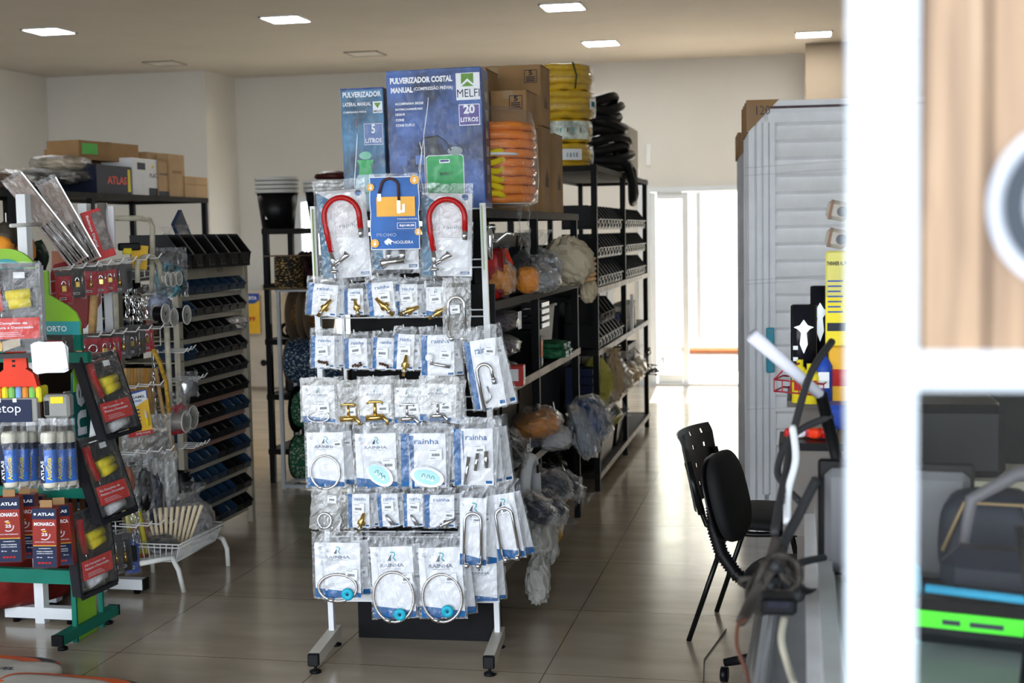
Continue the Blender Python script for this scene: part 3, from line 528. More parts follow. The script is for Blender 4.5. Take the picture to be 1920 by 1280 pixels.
def big_box():
    w_, h_, d_ = .374, .545, .165; T = thing('sprayer_box', 'large blue sprayer carton marked 20 litros on top of the near rack', 'carton', (-1.386, 5.26, 1.69), R(4), ry=R(-1))
    b = MB(); b.box((0, 0, h_/2), (w_, d_, h_), BOXB, bv=.003); b.box((w_/2+.0008, 0, h_/2), (.001, d_-.006, h_-.01), BOXS); b.box((w_/2+.0015, .01, h_/2), (.001, d_*.55, h_*.85), DG)
    for i in range(6): b.box((w_/2+.0022, .01, h_*(.15+.13*i)), (.001, d_*.35, .04), mat('side_photos', (.35, .3, .28), .5, var=.5, scale=30))
    b.build('carton', T)
    y = -d_/2-.0005; W = lambda a: (a-.5)*w_; Z = lambda a: a*h_; b = MB()
    b.text('PULVERIZADOR COSTAL', W(.04), Z(.905), w_*.66, .024, y, WP, .05); b.text('MANUAL', W(.045), Z(.84), w_*.235, .022, y, WP, .05); b.text('(COMPRESSÃO PRÉVIA)', W(.29), Z(.845), w_*.41, .02, y, WP, .02)
    for i, s_ in enumerate(('ACOMPANHA BICOS', 'INTERCAMBIÁVEIS', 'LEQUE', 'CONE', 'CONE DUPLO')): b.text(s_, W(.085), Z(.755-.038*i), w_*(.3, .29, .1, .09, .2)[i], .01, y, WP, .03)
    b.box((W(.86), y, Z(.865)), (w_*.25, .001, h_*.19), WP, bv=.0005)
    b.prism([(W(.79), Z(.955)), (W(.92), Z(.955)), (W(.92), Z(.88)), (W(.855), Z(.92)), (W(.79), Z(.88))], y-.001, y, mat('logo_green', (.12, .3, .03), .4)); b.prism([(W(.79), Z(.865)), (W(.92), Z(.865)), (W(.855), Z(.90))], y-.001, y, MC['logo_green'])
    b.text('MELFI', W(.745), Z(.79), w_*.235, .03, y-.0008, NAVY, -.0)
    b.box((W(.865), y, Z(.665)), (w_*.22, .001, h_*.15), WP, bv=.0005); b.box((W(.865), y-.0006, Z(.665)), (w_*.205, .001, h_*.138), LIL, bv=.0005)
    b.text('20', W(.865), Z(.672), w_*.12, .035, y-.0015, WP, .04, al='c'); b.text('LITROS', W(.865), Z(.615), w_*.185, .018, y-.0015, WP, .03, al='c')
    # sprayer picture: green tank, dark pump, lance
    ol = [(W(.395), Z(.0)), (W(.395), Z(.37)), (W(.42), Z(.385)), (W(.60), Z(.385)), (W(.76), Z(.385)), (W(.78), Z(.37)), (W(.78), Z(.0))]
    b.prism([(x*1.0+(.003 if x > .06 else -.003), z+(.003 if z > .1 else 0)) for x, z in ol], y-.0004, y, WP); b.prism(ol, y-.001, y, GRN)
    b.box((W(.585), y-.001, Z(.345)), (w_*.11, .0008, .014), WP); b.box((W(.585), y-.0014, Z(.348)), (w_*.09, .0008, .007), BOXS); b.text('MELFI', W(.58), Z(.245), w_*.1, .013, y-.001, DG, .01); b.text('M', W(.53), Z(.245), w_*.045, .013, y-.001, DG, .05)
    b.prism([(W(.40), Z(.52)), (W(.52), Z(.52)), (W(.52), Z(.44)), (W(.54), Z(.39)), (W(.45), Z(.39))], y-.001, y, DG); b.prism(arr2(arc(W(.70), Z(.415), .03, 0, 360, 14, rz=.017))[:-1], y-.001, y, mat('print_mid_grey', (.3, .36, .38), .4))
    b.tube([(W(.38), y, Z(.515)), (W(.52), y, Z(.525)), (W(.60), y, Z(.49)), (W(.66), y, Z(.42))], .003, DG, 6)
    b.tube([(W(.44), y, Z(.80)), (W(.43), y, Z(.74)), (W(.375), y, Z(.53)), (W(.375), y, Z(.1))], .0018, WP, 6); b.tube([(W(.33), y, Z(.49)), (W(.35), y, Z(.42)), (W(.30), y, Z(.17)), (W(.26), y, Z(.10))], .002, WP, 6); b.tube([(W(.32), y, Z(.47)), (W(.33), y, Z(.40))], .004, DG, 6)
    b.tube([(W(.37), y, Z(.5)), (W(.31), y, Z(.3)), (W(.36), y, Z(.1))], .0014, WP, 6); b.tube([(W(.268), y, Z(.14)), (W(.265), y, Z(.12))], .004, REDP, 6)
    for x, z in ((.1, .33), (.28, .33), (.1, .2), (.28, .2)): b.rect(W(x), W(x+.09), Z(z), Z(z+.065), y, mat('inset_blue', (.09, .18, .5), .35))
    b.build('box_print', T); wrap(T, w_, h_, y)
def small_box():
    w_, h_, d_ = .172, .485, .15; T = thing('sprayer_box', 'small teal blue sprayer carton marked 5 litros left of the large one', 'carton', (-1.685, 5.27, 1.69), R(4), ry=R(-.8))
    b = MB(); b.box((0, 0, h_/2), (w_, d_, h_), BOXT, bv=.003); b.rect(-w_/2, w_/2, h_*.985, h_, -d_/2, BOXS); b.build('carton', T)
    y = -d_/2-.0005; W = lambda a: (a-.5)*w_; Z = lambda a: a*h_; b = MB()
    b.text('PULVERIZADOR', W(.05), Z(.925), w_*.9, .022, y, WP, .03); b.text('LATERAL MANUAL', W(.05), Z(.855), w_*.66, .015, y, WP, .02); b.text('COMPRESSÃO PRÉVIA', W(.05), Z(.80), w_*.55, .009, y, WP, .02)
    b.box((W(.86), y, Z(.84)), (w_*.22, .001, .045), WP); b.prism([(W(.78), Z(.875)), (W(.94), Z(.875)), (W(.86), Z(.83))], y-.001, y, MC['logo_green']); b.text('MELFI', W(.77), Z(.80), w_*.18, .008, y-.001, DG)
    b.box((W(.74), y, Z(.625)), (w_*.44, .001, .084), WP, bv=.0005); b.box((W(.74), y-.0006, Z(.625)), (w_*.42, .001, .08), mat('badge_blue', (.12, .2, .45), .35), bv=.0005); b.text('5', W(.74), Z(.63), w_*.09, .036, y-.0015, WP, .03, al='c'); b.text('LITROS', W(.74), Z(.555), w_*.38, .018, y-.0015, WP, .02, al='c')
    b.prism([(W(.30), Z(.0)), (W(.28), Z(.26)), (W(.34), Z(.3)), (W(.70), Z(.3)), (W(.76), Z(.26)), (W(.74), Z(0))], y-.0008, y, PGRN)
    b.prism([(W(.36), Z(.3)), (W(.38), Z(.37)), (W(.33), Z(.42)), (W(.72), Z(.42)), (W(.66), Z(.37)), (W(.68), Z(.3))], y-.0008, y, GRN); b.prism(arr2(arc(W(.53), Z(.455), .025, 0, 360, 14, rz=.016))[:-1], y-.0008, y, mat('pale_green_knob', (.2, .55, .4), .4))
    b.text('MELFI', W(.52), Z(.17), w_*.3, .012, y-.001, GRN, .02, al='c'); b.text('PULVERIZADOR', W(.52), Z(.145), w_*.36, .007, y-.001, GRN, .02, al='c')
    b.tube([(W(.35), y, Z(.72)), (W(.36), y, Z(.62)), (W(.25), y, Z(.25)), (W(.22), y, Z(.05))], .0016, SILV, 6); b.tube([(W(.33), y, Z(.75)), (W(.35), y, Z(.69))], .003, mat('rosy_print', (.4, .25, .25), .4), 6); b.tube([(W(.2), y, Z(.15)), (W(.18), y, Z(.02))], .0035, GRN, 6)
    b.build('box_print', T); wrap(T, w_, h_, y)
big_box(); small_box()
# ------------------------------------------------ cardboard cartons on the near rack
def carton(loc, d, label, rz=0, m=None, num=None, side=None, group=None, tape=True, prt=None, cat='carton', name='cardboard_carton'):
    T = thing(name, label, cat, loc, rz, group); m = m or CARTON; w_, dp, h_ = d
    b = MB(); b.box((0, 0, h_/2), d, m, bv=.003)
    if tape:
        tm = mat('brown_tape', (.33, .22, .11), .25); b.box((0, 0, h_+.0006), (.045, dp*1.001, .001), tm); b.box((0, -dp/2-.0006, h_*.88), (.045, .001, h_*.22), tm); b.box((w_/2+.0006, 0, h_-.002), (.001, dp, .003), mat('dark_seam', (.08, .04, .02), .8))
    b.build('box', T); y = -dp/2-.0006; b = MB()
    if num:
        s = .062; cx = w_/2-.05; cz = h_-.055
        for q in ((-s/2, s/2, -s/2, -s/2+.003), (-s/2, s/2, s/2-.003, s/2), (-s/2, -s/2+.003, -s/2, s/2), (s/2-.003, s/2, -s/2, s/2)): b.rect(cx+q[0], cx+q[1], cz+q[2], cz+q[3], y, INK)
        b.text(num, cx, cz+.004, .02, .024, y, INK, .03, al='c')
        for k in range(3): b.rect(cx-.022, cx+.022, cz-.006-.009*k, cz-.001-.009*k, y, INK)
    if side:
        M = xf((w_/2+.0006, 0, 0), R(90))
        for k in range(5): b.rect(-.04+.018*k, -.03+.018*k, h_*.3, h_*(.42+.04*(k % 3)), -.0004, mat('faint_ink', (.13, .08, .05), .6), M=M)
    for q in (prt or []): q(b, y, w_, h_)
    if b.v: b.build('box_print', T)
    else: pass
    return T
TZ = 1.691
carton((-1.555, 6.27, TZ), (.31, .26, .655), 'tall brown carton directly behind the blue sprayer box', side=1)
carton((-1.5, 5.95, TZ), (.3, .2, .28), 'low brown carton hidden behind the orange hose reel')
carton((-1.31, 6.33, TZ), (.17, .26, .395), 'brown carton stamped 6 below the smaller stamped 5 carton', num='6', side=1)
carton((-1.31, 6.33, TZ+.397), (.17, .26, .16), 'brown carton stamped 5, on top of the one stamped 6', num='5')
carton((-1.45, 6.66, TZ+.42), (.46, .24, .29), 'topmost large brown carton stamped 5 beside yellow hoses', num='5', side=1)
carton((-1.40, 6.66, TZ), (.36, .24, .418), 'tall brown carton under the topmost one, near rack', side=1)
carton((-1.37, 6.95, TZ), (.32, .24, .40), 'plain brown carton at the far end of the rack top', side=1)
# orange hose reel in clear wrap with yellow hose in its hollow
T = thing('hose_reel', 'clear wrapped reel of orange hose with yellow hose inside', 'hose reel', (-1.25, 5.62, TZ+.2), R(12))
OH = mat('orange_hose', (.85, .25, .03), .25, coat=.3); YH = mat('yellow_hose', (.82, .62, .02), .3)
rd = random.Random(3)
for k in range(9):
    rr = .152+rd.uniform(-.008, .008); z = -.155+.037*k
    MB().tube([((rr)*math.cos(a*math.pi/14)+rd.uniform(-.003, .003), rr*math.sin(a*math.pi/14), z+rd.uniform(-.004, .004)) for a in range(28)], .019, OH, 8, True).build('orange_coil', T)
MB().lathe([(.04, -.175), (.15, -.175), (.15, -.165), (.04, -.165)], WHITE, 32).build('reel_flange', T); MB().lathe([(.08, .02), (.125, .02), (.125, .03), (.08, .03)], WHITE, 32, xf((-.02, -.1, 0))).build('reel_flange', T)
for k in range(6): MB().tube([(-.06+.1*math.cos(a*math.pi/12), -.12+.09*math.sin(a*math.pi/12), -.14+.034*k+.008*math.sin(a+k)) for a in range(24)], .0135, YH, 8, True).build('yellow_coil', T)
b = MB(); b.lathe([(.13, -.19), (.178, -.17), (.186, -.05), (.18, .1), (.16, .2), (.10, .225), (.02, .215)], FILMC, 28); b.build('clear_wrap', T)
# loose film tails hanging from the rack edge
for i, (px, py, ln, wd, X) in enumerate(((990, 380, .24, .035, -1.17), (975, 385, .2, .02, -1.165))):
    p = at(px, py, X=X); rd = random.Random(i); b = MB(); V = []; F = []
    for j in range(13):
        for k in range(4): V.append((rd.uniform(-.012, .012), (k/3-.5)*wd*(1+.8*math.sin(j*.8))+.01*math.sin(j), -ln*j/12*1.2+.05))
    for j in range(12):
        for k in range(3): F.append((j*4+k, j*4+k+1, j*4+k+5, j*4+k+4))
    b.add(V, F, FILM); tag(b.build('plastic_tail', loc=p), ('broad' if i == 0 else 'thin')+' loose plastic wrap tail dangling below the orange hose reel', 'plastic wrap')
# ------------------------------------------------ yellow corrugated hose coils on the far rack
GOLD = mat('yellow_corrugated', (.72, .46, .02), .35, var=.12, scale=20)
def coil(z, rad, n, label, lab=None, h=.15, cx=-1.47, cy=8.62, rot=0):
    T = thing('hose_coil', label, 'hose coil', (cx, cy, z), rot); rd = random.Random(int(z*100))
    for k in range(n):
        zz = h*(k+.5)/n; r = rad-.012*abs(k-(n-1)/2); b = MB(); N = 60
        b.tube([(r*math.cos(a*2*math.pi/N), r*math.sin(a*2*math.pi/N), zz+.003*math.sin(a*.7+k)) for a in range(N)], h/n*.56, GOLD, 8, True)
        b.tube([((r-.035)*math.cos(a*2*math.pi/N), (r-.035)*math.sin(a*2*math.pi/N), zz) for a in range(N)], h/n*.5, GOLD, 6, True); b.build('hose_turn', T)
    MB().lathe([(rad-.02, -.0), (rad+.022, .01), (rad+.03, h*.5), (rad+.022, h-.01), (rad-.03, h)], FILMC, 30).build('clear_wrap', T)
    if lab:
        a0, a1, z0, z1, m = lab; b = MB(); V = []; K = 8; rr = rad+.034
        for j in (0, 1):
            for k in range(K+1):
                a = R(a0+(a1-a0)*k/K); V.append((rr*math.cos(a), rr*math.sin(a), (z0, z1)[j]*h))
        b.add(V, [(k, k+1, K+2+k, K+1+k) for k in range(K)], m)
        for q in range(4):
            a = R(a0+(a1-a0)*(.3+.15*q)); b.box((rr*1.006*math.cos(a), rr*1.006*math.sin(a), h*.5), (.003, .018, h*.18), INK if q % 2 else PRTEAL, xf((0, 0, 0)))
        b.build('paper_label', T)
coil(1.995, .165, 4, 'lowest yellow hose coil of the stack, small white label', (-85, -45, .3, .75, PAPER))
coil(2.155, .16, 3, 'second yellow hose coil from the bottom, wide green label', (-110, -25, .1, .9, mat('green_white_label', (.6, .66, .58), .4, var=.5, scale=18)), h=.14)
coil(2.30, .185, 4, 'third yellow hose coil, sagging under the top one', (-30, -12, .3, .7, PAPER), h=.17)
coil(2.475, .175, 4, 'topmost yellow hose coil tied with dark string', None, h=.16)
p = Vector((-1.47, 8.62, 2.475)); tag(MB().tube([(.207*math.cos(R(-58)), .207*math.sin(R(-58)), .0), (.215*math.cos(R(-56)), .215*math.sin(R(-56)), .08), (.19*math.cos(R(-60)), .19*math.sin(R(-60)), .165)], .006, mat('dark_cord', (.05, .06, .03), .7), 6).build('tie_string', loc=p), 'dark green string tied round the topmost yellow hose coil', 'string')
# black corrugated hose heap
T = thing('hose_heap', 'heap of black corrugated hose sagging over the far rack top', 'hose', (-1.4, 9.55, 1.995)); rd = random.Random(5); BH = mat('black_hose', (.012, .012, .013), .45)
for k in range(9):
    r = .21-.008*k; zt = .055+.055*k; yy = .16-.03*k
    MB().tube([(r*math.cos(a*math.pi/14)+.03*(k % 2), yy+(.30-.01*k)*math.sin(a*math.pi/14), zt+.05*math.sin(a*math.pi/7+k)*.5*(1 if zt > .1 else .3)) for a in range(28)], .033, BH, 8, True).build('hose_turn', T)
MB().tube([(.15, -.1, .12), (.22, .0, .06), (.245, .06, -.06), (.24, .12, -.17), (.235, .2, -.2), (.24, .27, -.14), (.22, .3, .02), (.15, .33, .14)], .031, BH, 10).build('hanging_loop', T)
b = MB(); 
for k in range(4): b.box((0, -.28+.19*k, .17), (.06, .17, .34-.02*k), mat('grey_carton', (.5, .47, .42), .6), bv=.004)
tag(b.build('long_carton', loc=(-1.62, 10.5, 1.995)), 'pale grey ribbed cartons beside the black hose heap', 'carton')
tag(MB().box((0, 0, .19), (.1, .75, .38), MC['grey_carton'], bv=.004).build('pale_panel', loc=(-1.3, 10.45, 1.995)), 'pale flat pack leaning behind the black hose heap', 'carton')
# ------------------------------------------------ parts bins
def bin_mesh(w_, h_, d_, m, lab=None):
    "open stacking bin, open and low at the front (-y)"
    b = MB(); t_ = .004; hl = h_*.42; ft = .28*d_; y0, y1 = -d_, 0
    for s in (-1, 1):
        x = s*(w_/2-t_/2)
        b.T = Matrix.Translation((x, 0, 0)) @ Matrix.Rotation(R(90), 4, 'Z')
        b.prism([(y0, .01), (y1, 0), (y1, h_), (y0+ft, h_), (y0-.01, hl)], -t_/2, t_/2, m)
        b.prism([(y0-.012, hl), (y0+ft-.006, h_+.003), (y1, h_+.003), (y1, h_-.004), (y0+ft, h_-.006), (y0-.004, hl-.008)], -t_, t_, m)
    b.T = Matrix.Identity(4)
    b.box((0, (y0+y1)/2, .004), (w_, d_, t_), m); b.box((0, -t_/2, h_/2), (w_, t_, h_), m); b.box((0, y0, hl/2), (w_, t_, hl), m); b.box((0, y0-.008, hl), (w_, .012, .006), m)
    if lab: b.box((0, y0-.005, hl*.5), (w_*.55, .004, hl*.5), lab); b.box((0, y0-.008, hl*.5), (w_*.4, .003, hl*.3), m)
    return b
BBIN = mat('black_bin', (.004, .004, .005), .42, var=.2, spec=.18); RIM = mat('worn_rim', (.10, .095, .09), .4)
def one_bin(me_name, w_, h_, d_, m, lab, loc, rz, label, group):
    T = thing('parts_bin', label, 'parts bin', loc, rz, group); bin_mesh(w_, h_, d_, m, None).build('body', T)
    if lab:
        b = MB(); hl = h_*.42; b.box((0, -d_-.006, hl*.4), (w_*.42, .004, hl*.42), lab); b.box((0, -d_-.009, hl*.46), (w_*.3, .003, hl*.32), m); b.build('label_holder', T)
    return T
def bin_row(proto, n, f, labf):
    for k in range(n): dup(proto, loc=f(k), label=labf(k))
# far rack: three rows in two bays
for bay, (ya, yb, n) in enumerate(((8.34, 9.5, 8), (9.72, 10.95, 9))):
    w_ = (yb-ya)/n
    for r_ in range(3):
        for k in range(n):
            lb = 'black stacking bin, %s row, %s from the near end, %s bay' % (('lowest', 'middle', 'top')[r_], ORD[k], ('near', 'far')[bay]); loc = (-1.44, ya+w_*(k+.5), 1.252+.178*r_)
            if bay == 0 and r_ == 0 and k == 0: P0 = one_bin('b', w_-.006, .145, .22, BBIN, RIM, loc, R(90), lb, 'black bins on the far rack')
            else: dup(P0, loc=loc, label=lb)
    for k in range(n if bay == 0 else 0):
        dup(P0, loc=(-1.44, ya+w_*(k+.5), .872), label='black bin standing low on the far rack, %s from the near end' % ORD[k])
for k in range(4): dup(P0, loc=(-1.42, 8.4+.15*k, .872+.152), label='black bin stacked second above the low shelf, %s from near' % ORD[k], rot=(0, 0, R(84)))
# near rack: big black bins at the far end
BB = one_bin('b', .2, .2, .3, BBIN, None, (-1.52, 6.95, 1.322), R(90), 'big black bin on the near rack beside the cream sack, lower', 'big black bins')
for k, (y, z, l) in enumerate(((7.16, 1.322, 'at the post, lower'), (7.36, 1.322, 'at the far end, lower'), (6.6, 1.322, 'behind the grey bags'))): dup(BB, loc=(-1.55, y, z), label='big black bin on the near rack '+l)
CRT = mat('dark_crate', (.004, .0045, .006), .5, spec=.2)
def crate(loc, d, label, rz=0, slots=True, group=None):
    w_, dp, h_ = d; T = thing('plastic_crate', label, 'crate', loc, rz, group); b = MB(); t_ = .006
    for s in (-1, 1):
        b.box((0, s*dp/2, h_*.06), (w_, t_, h_*.12), CRT); b.box((0, s*dp/2, h_*.93), (w_+.01, t_*2, h_*.14), CRT); b.box((s*w_/2, 0, h_*.06), (t_, dp, h_*.12), CRT); b.box((s*w_/2, 0, h_*.93), (t_*2, dp+.01, h_*.14), CRT); b.box((0, s*dp/2, h_*.5), (w_, t_, h_*.08), CRT); b.box((s*w_/2, 0, h_*.5), (t_, dp, h_*.08), CRT)
        for k in range(int(w_/.03)): b.box((-w_/2+.015+.03*k, s*dp/2, h_/2), (.014, t_, h_), CRT)
        for k in range(int(dp/.03)): b.box((s*w_/2, -dp/2+.015+.03*k, h_/2), (t_, .014, h_), CRT)
    b.box((0, 0, .004), (w_, dp, .008), CRT); b.build('crate_body', T); return T
def tub(loc, w_, d_, h_, label, rz=0, m=BBIN):
    T = thing('plastic_tub', label, 'tub', loc, rz); b = MB()
    a, c = (w_*.86/2, d_*.86/2), (w_/2, d_/2); V = [(-a[0], -a[1], 0), (a[0], -a[1], 0), (a[0], a[1], 0), (-a[0], a[1], 0), (-c[0], -c[1], h_), (c[0], -c[1], h_), (c[0], c[1], h_), (-c[0], c[1], h_)]
    V += [(x*.96, y*.96, z+.004) for x, y, z in V]
    b.add(V, [(0, 1, 2, 3)]+[(i, (i+1) % 4, 4+(i+1) % 4, 4+i) for i in range(4)]+[(8+i, 12+i, 12+(i+1) % 4, 8+(i+1) % 4) for i in range(4)]+[(8, 11, 10, 9)], m); b.build('body', T)
    b = MB()
    for s in (-1, 1): b.box((s*w_/2, 0, h_-.004), (.022, d_+.02, .012), m); b.box((0, s*d_/2, h_-.004), (w_, .022, .012), m)
    b.build('rim', T); return T
crate((-1.38, 10.1, .5), (.3, .5, .26), 'black slatted crate under the cable tangle, far rack')
tub((-1.42, 8.75, .115), .42, .62, .27, 'large black tub on the lowest shelf of the far rack'); tub((-1.42, 9.5, .115), .40, .5, .2, 'black tub half hidden behind the larger one, lowest shelf')
# ---------------------------------------------------------------- loose goods on the black racks
from mathutils import noise as NZ
def lump(b, c, r, m, seed=0, amp=.12, fr=6, n=26, k=16, M=None, pw=.8, smooth=False, pinch=0):
    V = []; F = []; f = lambda x: math.copysign(abs(x)**pw, x); so = Vector((seed*3.1, seed*1.7, seed))
    for i in range(k+1):
        t = math.pi*i/k
        for j in range(n):
            a = 2*math.pi*j/n; d = Vector((f(math.sin(t))*f(math.cos(a)), f(math.sin(t))*f(math.sin(a)), f(math.cos(t))))
            q = 1+amp*(NZ.noise(d*fr*.5+so)*1.4+NZ.noise(d*fr+so)*.8)
            if pinch: s_ = 1-pinch*max(0, d.z)**2; d.x *= s_; d.y *= s_
            V.append((c[0]+r[0]*d.x*q, c[1]+r[1]*d.y*q, c[2]+r[2]*d.z*q))
    for i in range(k):
        for j in range(n): F.append((i*n+j, (i+1)*n+j, (i+1)*n+(j+1) % n, i*n+(j+1) % n))
    return b.add(V, F, m, M, smooth)
SD = [100]
def sack(loc, r, label, inner=None, outer=None, cat='plastic bag', rot=(0, 0, 0), ears=1, group=None, lab=None, name='goods_bag', amp=.16, pinch=.35):
    "a filled plastic bag lying with its base centre at loc"
    SD[0] += 1; T = thing(name, label, cat, loc, rot[2], group, ry=rot[1], rx=rot[0]); outer = outer or FILM
    if inner: lump(MB(), (0, 0, r[2]*.9), (r[0]*.86, r[1]*.86, r[2]*.84), inner, SD[0], .1, 4).build('contents', T)
    b = MB(); lump(b, (0, 0, r[2]), r, outer, SD[0], amp, 8, pinch=pinch)
    if ears:
        rd = random.Random(SD[0]); V = []; F = []; L = min(r)*1.1
        for j in range(5):
            for i in range(6): V.append(((i/5-.5)*L*(.5+.28*j)+rd.uniform(-.006, .006), rd.uniform(-.012, .012), r[2]*1.9+L*.22*j))
        for j in range(4):
            for i in range(5): F.append((j*6+i, j*6+i+1, j*6+i+7, j*6+i+6))
        b.add(V, F, outer)
    b.build('plastic_bag', T)
    if lab: MB().box((lab[0], lab[1], lab[2]), (.003, .06, .075), PAPER).build('price_label', T)
    return T
PURP = mat('dark_plum_cloth', (.05, .035, .05), .6, var=.35); ORB = mat('orange_goods', (.8, .3, .03), .45); BLG = mat('blue_goods', (.03, .07, .2), .4, var=.3); GRG = mat('grey_goods', (.28, .3, .34), .4, var=.3); CRS = mat('cream_sacking', (.62, .52, .36), .7, var=.12); OCH = mat('ochre_goods', (.5, .3, .04), .5, var=.25)
def pp(px, py, X=-1.22, dz=0): p = at(px, py, X=X); p.z += dz; return p
z2 = 1.322
# upper shelf of the near rack
T = thing('hanging_tap', 'chrome garden tap with cross handle hung beside the stand', 'tap', pp(918, 452, -1.17)); b = MB()
b.tube([(0, 0, -.07), (0, 0, -.02), (0, 0, .02), (0, 0, .05)], [.01, .011, .016, .008], CHROME, 12); b.tube([(-.02, 0, 0), (.03, -.0, -.0), (.07, -.0, .03), (.095, 0, .024)], [.012, .01, .008, .006], CHROME, 10); b.build('tap_body', T)
MB().tube([(-.022, 0, .055), (.022, 0, .055)], .004, CHROME, 8).tube([(0, 0, .045), (0, 0, .062)], .006, CHROME, 8).build('cross_handle', T)
p = pp(925, 545, -1.28); tag(MB().ell((0, 0, .10), (.04, .04, .11), REDP, 16, 10, pw=.5).box((0, 0, .11), (.1, .07, .2), mat('deep_red_goods', (.22, .01, .01), .4), bv=.01).build('red_canister', loc=(p.x, p.y, z2)), 'dark red canister on the top inner shelf beside the tap', 'canister')
p = pp(945, 540, -1.30); T = thing('drill_case', 'black boxed tool with orange handle beside the red canister', 'tool', (p.x, p.y, z2)); MB().box((0, 0, .055), (.12, .14, .11), BLKP, bv=.004).build('case', T)
MB().tube([(-.02, -.05, .11), (-.02, -.05, .19), (.02, -.05, .2), (.045, -.05, .13)], .013, ORGP, 8).build('handle', T); MB().tube([(-.01, -.06, .24), (.03, -.06, .14)], .006, SILV, 8).build('steel_rod', T)
sack((-1.26, 5.72, z2), (.07, .10, .085), 'orange filled clear bag on the shelf under the orange reel', ORB, FILM)
sack((-1.19, 5.98, z2), (.06, .07, .07), 'round orange ball in thin film beside the orange bag', mat('orange_ball', (.85, .3, .03), .4), FILMC, ears=0, amp=.03, pinch=0)
sack((-1.18, 6.2, z2), (.10, .11, .06), 'grey blue bag slumped low on the near rack upper shelf', GRG, FILMD)
sack((-1.26, 6.55, z2), (.13, .13, .10), 'translucent grey bag on the near rack beside the cream sack', mat('dim_blue_goods', (.08, .09, .16), .4, var=.4), FILMD, lab=None)
T = sack((-1.17, 6.95, z2), (.13, .16, .125), 'cream cloth sack bulging over the shelf edge', CRS, mat('cream_sack_skin', (.6, .52, .38), .75, var=.12, bump=.3), ears=0, amp=.12)
for k in range(5): sack((-1.085, 7.05, z2+.012+.026*k), (.045, .07, .014), 'orange cream folded glove in pile by cream sack, %s from bottom' % ORD[k], None, mat('peach_cloth', (.72, .45, .22), .7), ears=0, name='cloth_glove', cat='glove', amp=.1, pinch=0, group='folded gloves')
sack((-1.10, 7.18, z2-.10), (.045, .07, .07), 'cream bag end drooping below the shelf edge', None, CRS, ears=0, pinch=.5)
# second shelf
z3 = .952
for k in range(3): sack((-1.33, 5.66+.02*k, z3+.108*k), (.16, .17, .054), 'dark plum folded textile pack beside the stand, %s from bottom' % ORD[k], PURP, FILMC, ears=0, cat='textile pack', group='plum textile packs', name='textile_pack', amp=.06, pinch=0, lab=(.155, .02, .055) if k == 2 else None)
T = thing('boxed_goods', 'small white and red carton at the front of the plum packs', 'carton', (-1.19, 5.62, z3), R(6)); MB().box((0, 0, .045), (.1, .1, .085), mat('red_carton', (.5, .04, .03), .4), bv=.003).build('box', T); MB().box((.0, -.051, .05), (.06, .002, .05), PAPER).box((.051, -.01, .05), (.002, .05, .05), PAPER).build('box_print', T)
T = thing('goods_roll', 'white and dark striped roll beside the red carton', 'roll', (-1.2, 5.44, z3)); 
for k in range(4): MB().lathe([(.035, .03*k), (.035, .03*k+.022)], PAPER if k % 2 else BLKP, 16, caps=True).build('ring', T)
for k in range(4): tag(MB().box((0, 0, .0), (.1, .22, .028), mat('dark_glossy_pack', (.03, .03, .035), .15, var=.3), bv=.003).box((.051, 0, 0), (.002, .18, .02), SILV).build('flat_case', loc=(-1.28, 6.62, 1.14+.034*k)), 'flat black case with silver edge in pile, %s from bottom' % ORD[k], 'case', 'flat black cases')
tub((-1.4, 6.62, z3), .28, .3, .165, 'black tub under the pile of flat black cases'); tub((-1.45, 7.1, z3+.0), .3, .34, .26, 'black tub at the far end of the second shelf')
tub((-1.45, 6.1, z3+.0), .2, .26, .23, 'black tub between plum packs and the upright')
for k in range(4): tag(lump(MB(), (0, 0, .03), (.09, .05, .026), mat('green_pack', (.02, .12, .05), .4, var=.5, scale=30), k, .1).box((.085, 0, .03), (.008, .05, .03), PAPER).build('green_packet', loc=(-1.24-.02*(k % 2), 6.8+.06*k, z3+.0+.03*(k % 2))), 'dark green packet with pale end, %s in the row' % ORD[k], 'packet', 'green packets')
tag(MB().box((0, 0, .075), (.05, .05, .15), BLKP, bv=.004).box((.026, 0, .09), (.002, .04, .08), PRORG).box((.026, 0, .03), (.002, .04, .03), PRBLUE).build('tall_packet', loc=(-1.235, 6.4, z3)), 'narrow black packet with orange label by the upright', 'packet')
# third shelf
z4 = .572
T = sack((-1.25, 5.72, z4), (.10, .14, .09), 'black bag with white lettering below the plum packs', mat('black_bag_print', (.01, .01, .012), .3), FILMC, ears=0)
MB().text('el', -.05, .04, .09, .06, 0, WP, .03, xf((.105, 0, .04), R(90), 0)).build('lettering', T)
T = sack((-1.20, 6.25, z4+.06), (.13, .17, .075), 'orange and blue labelled bag on the third shelf', mat('orange_blue_bag', (.65, .25, .04), .35, var=.3), FILM, ears=0, lab=(.10, .03, .11), rot=(0, R(-12), R(10)))
sack((-1.13, 6.85, z4+.02), (.13, .16, .10), 'plump blue bag bulging past the shelf edge, upper', BLG, FILM, rot=(0, R(60), 0))
sack((-1.12, 6.75, z4-.0), (.14, .17, .06), 'cloudy blue grey bag drooping below the plump blue bag', mat('misty_blue', (.2, .27, .38), .4, var=.4), FILMD, rot=(0, R(70), 0))
T = sack((-1.16, 6.4, z4-.02), (.10, .10, .06), 'white printed pouch in front of the blue bags', mat('white_goods', (.6, .6, .62), .5), FILM, ears=0); MB().tube(arc(0, 0, .03, 20, 200, 10), .003, INK, 5, M=xf((.1, 0, .07), R(90))).build('printed_swoosh', T)
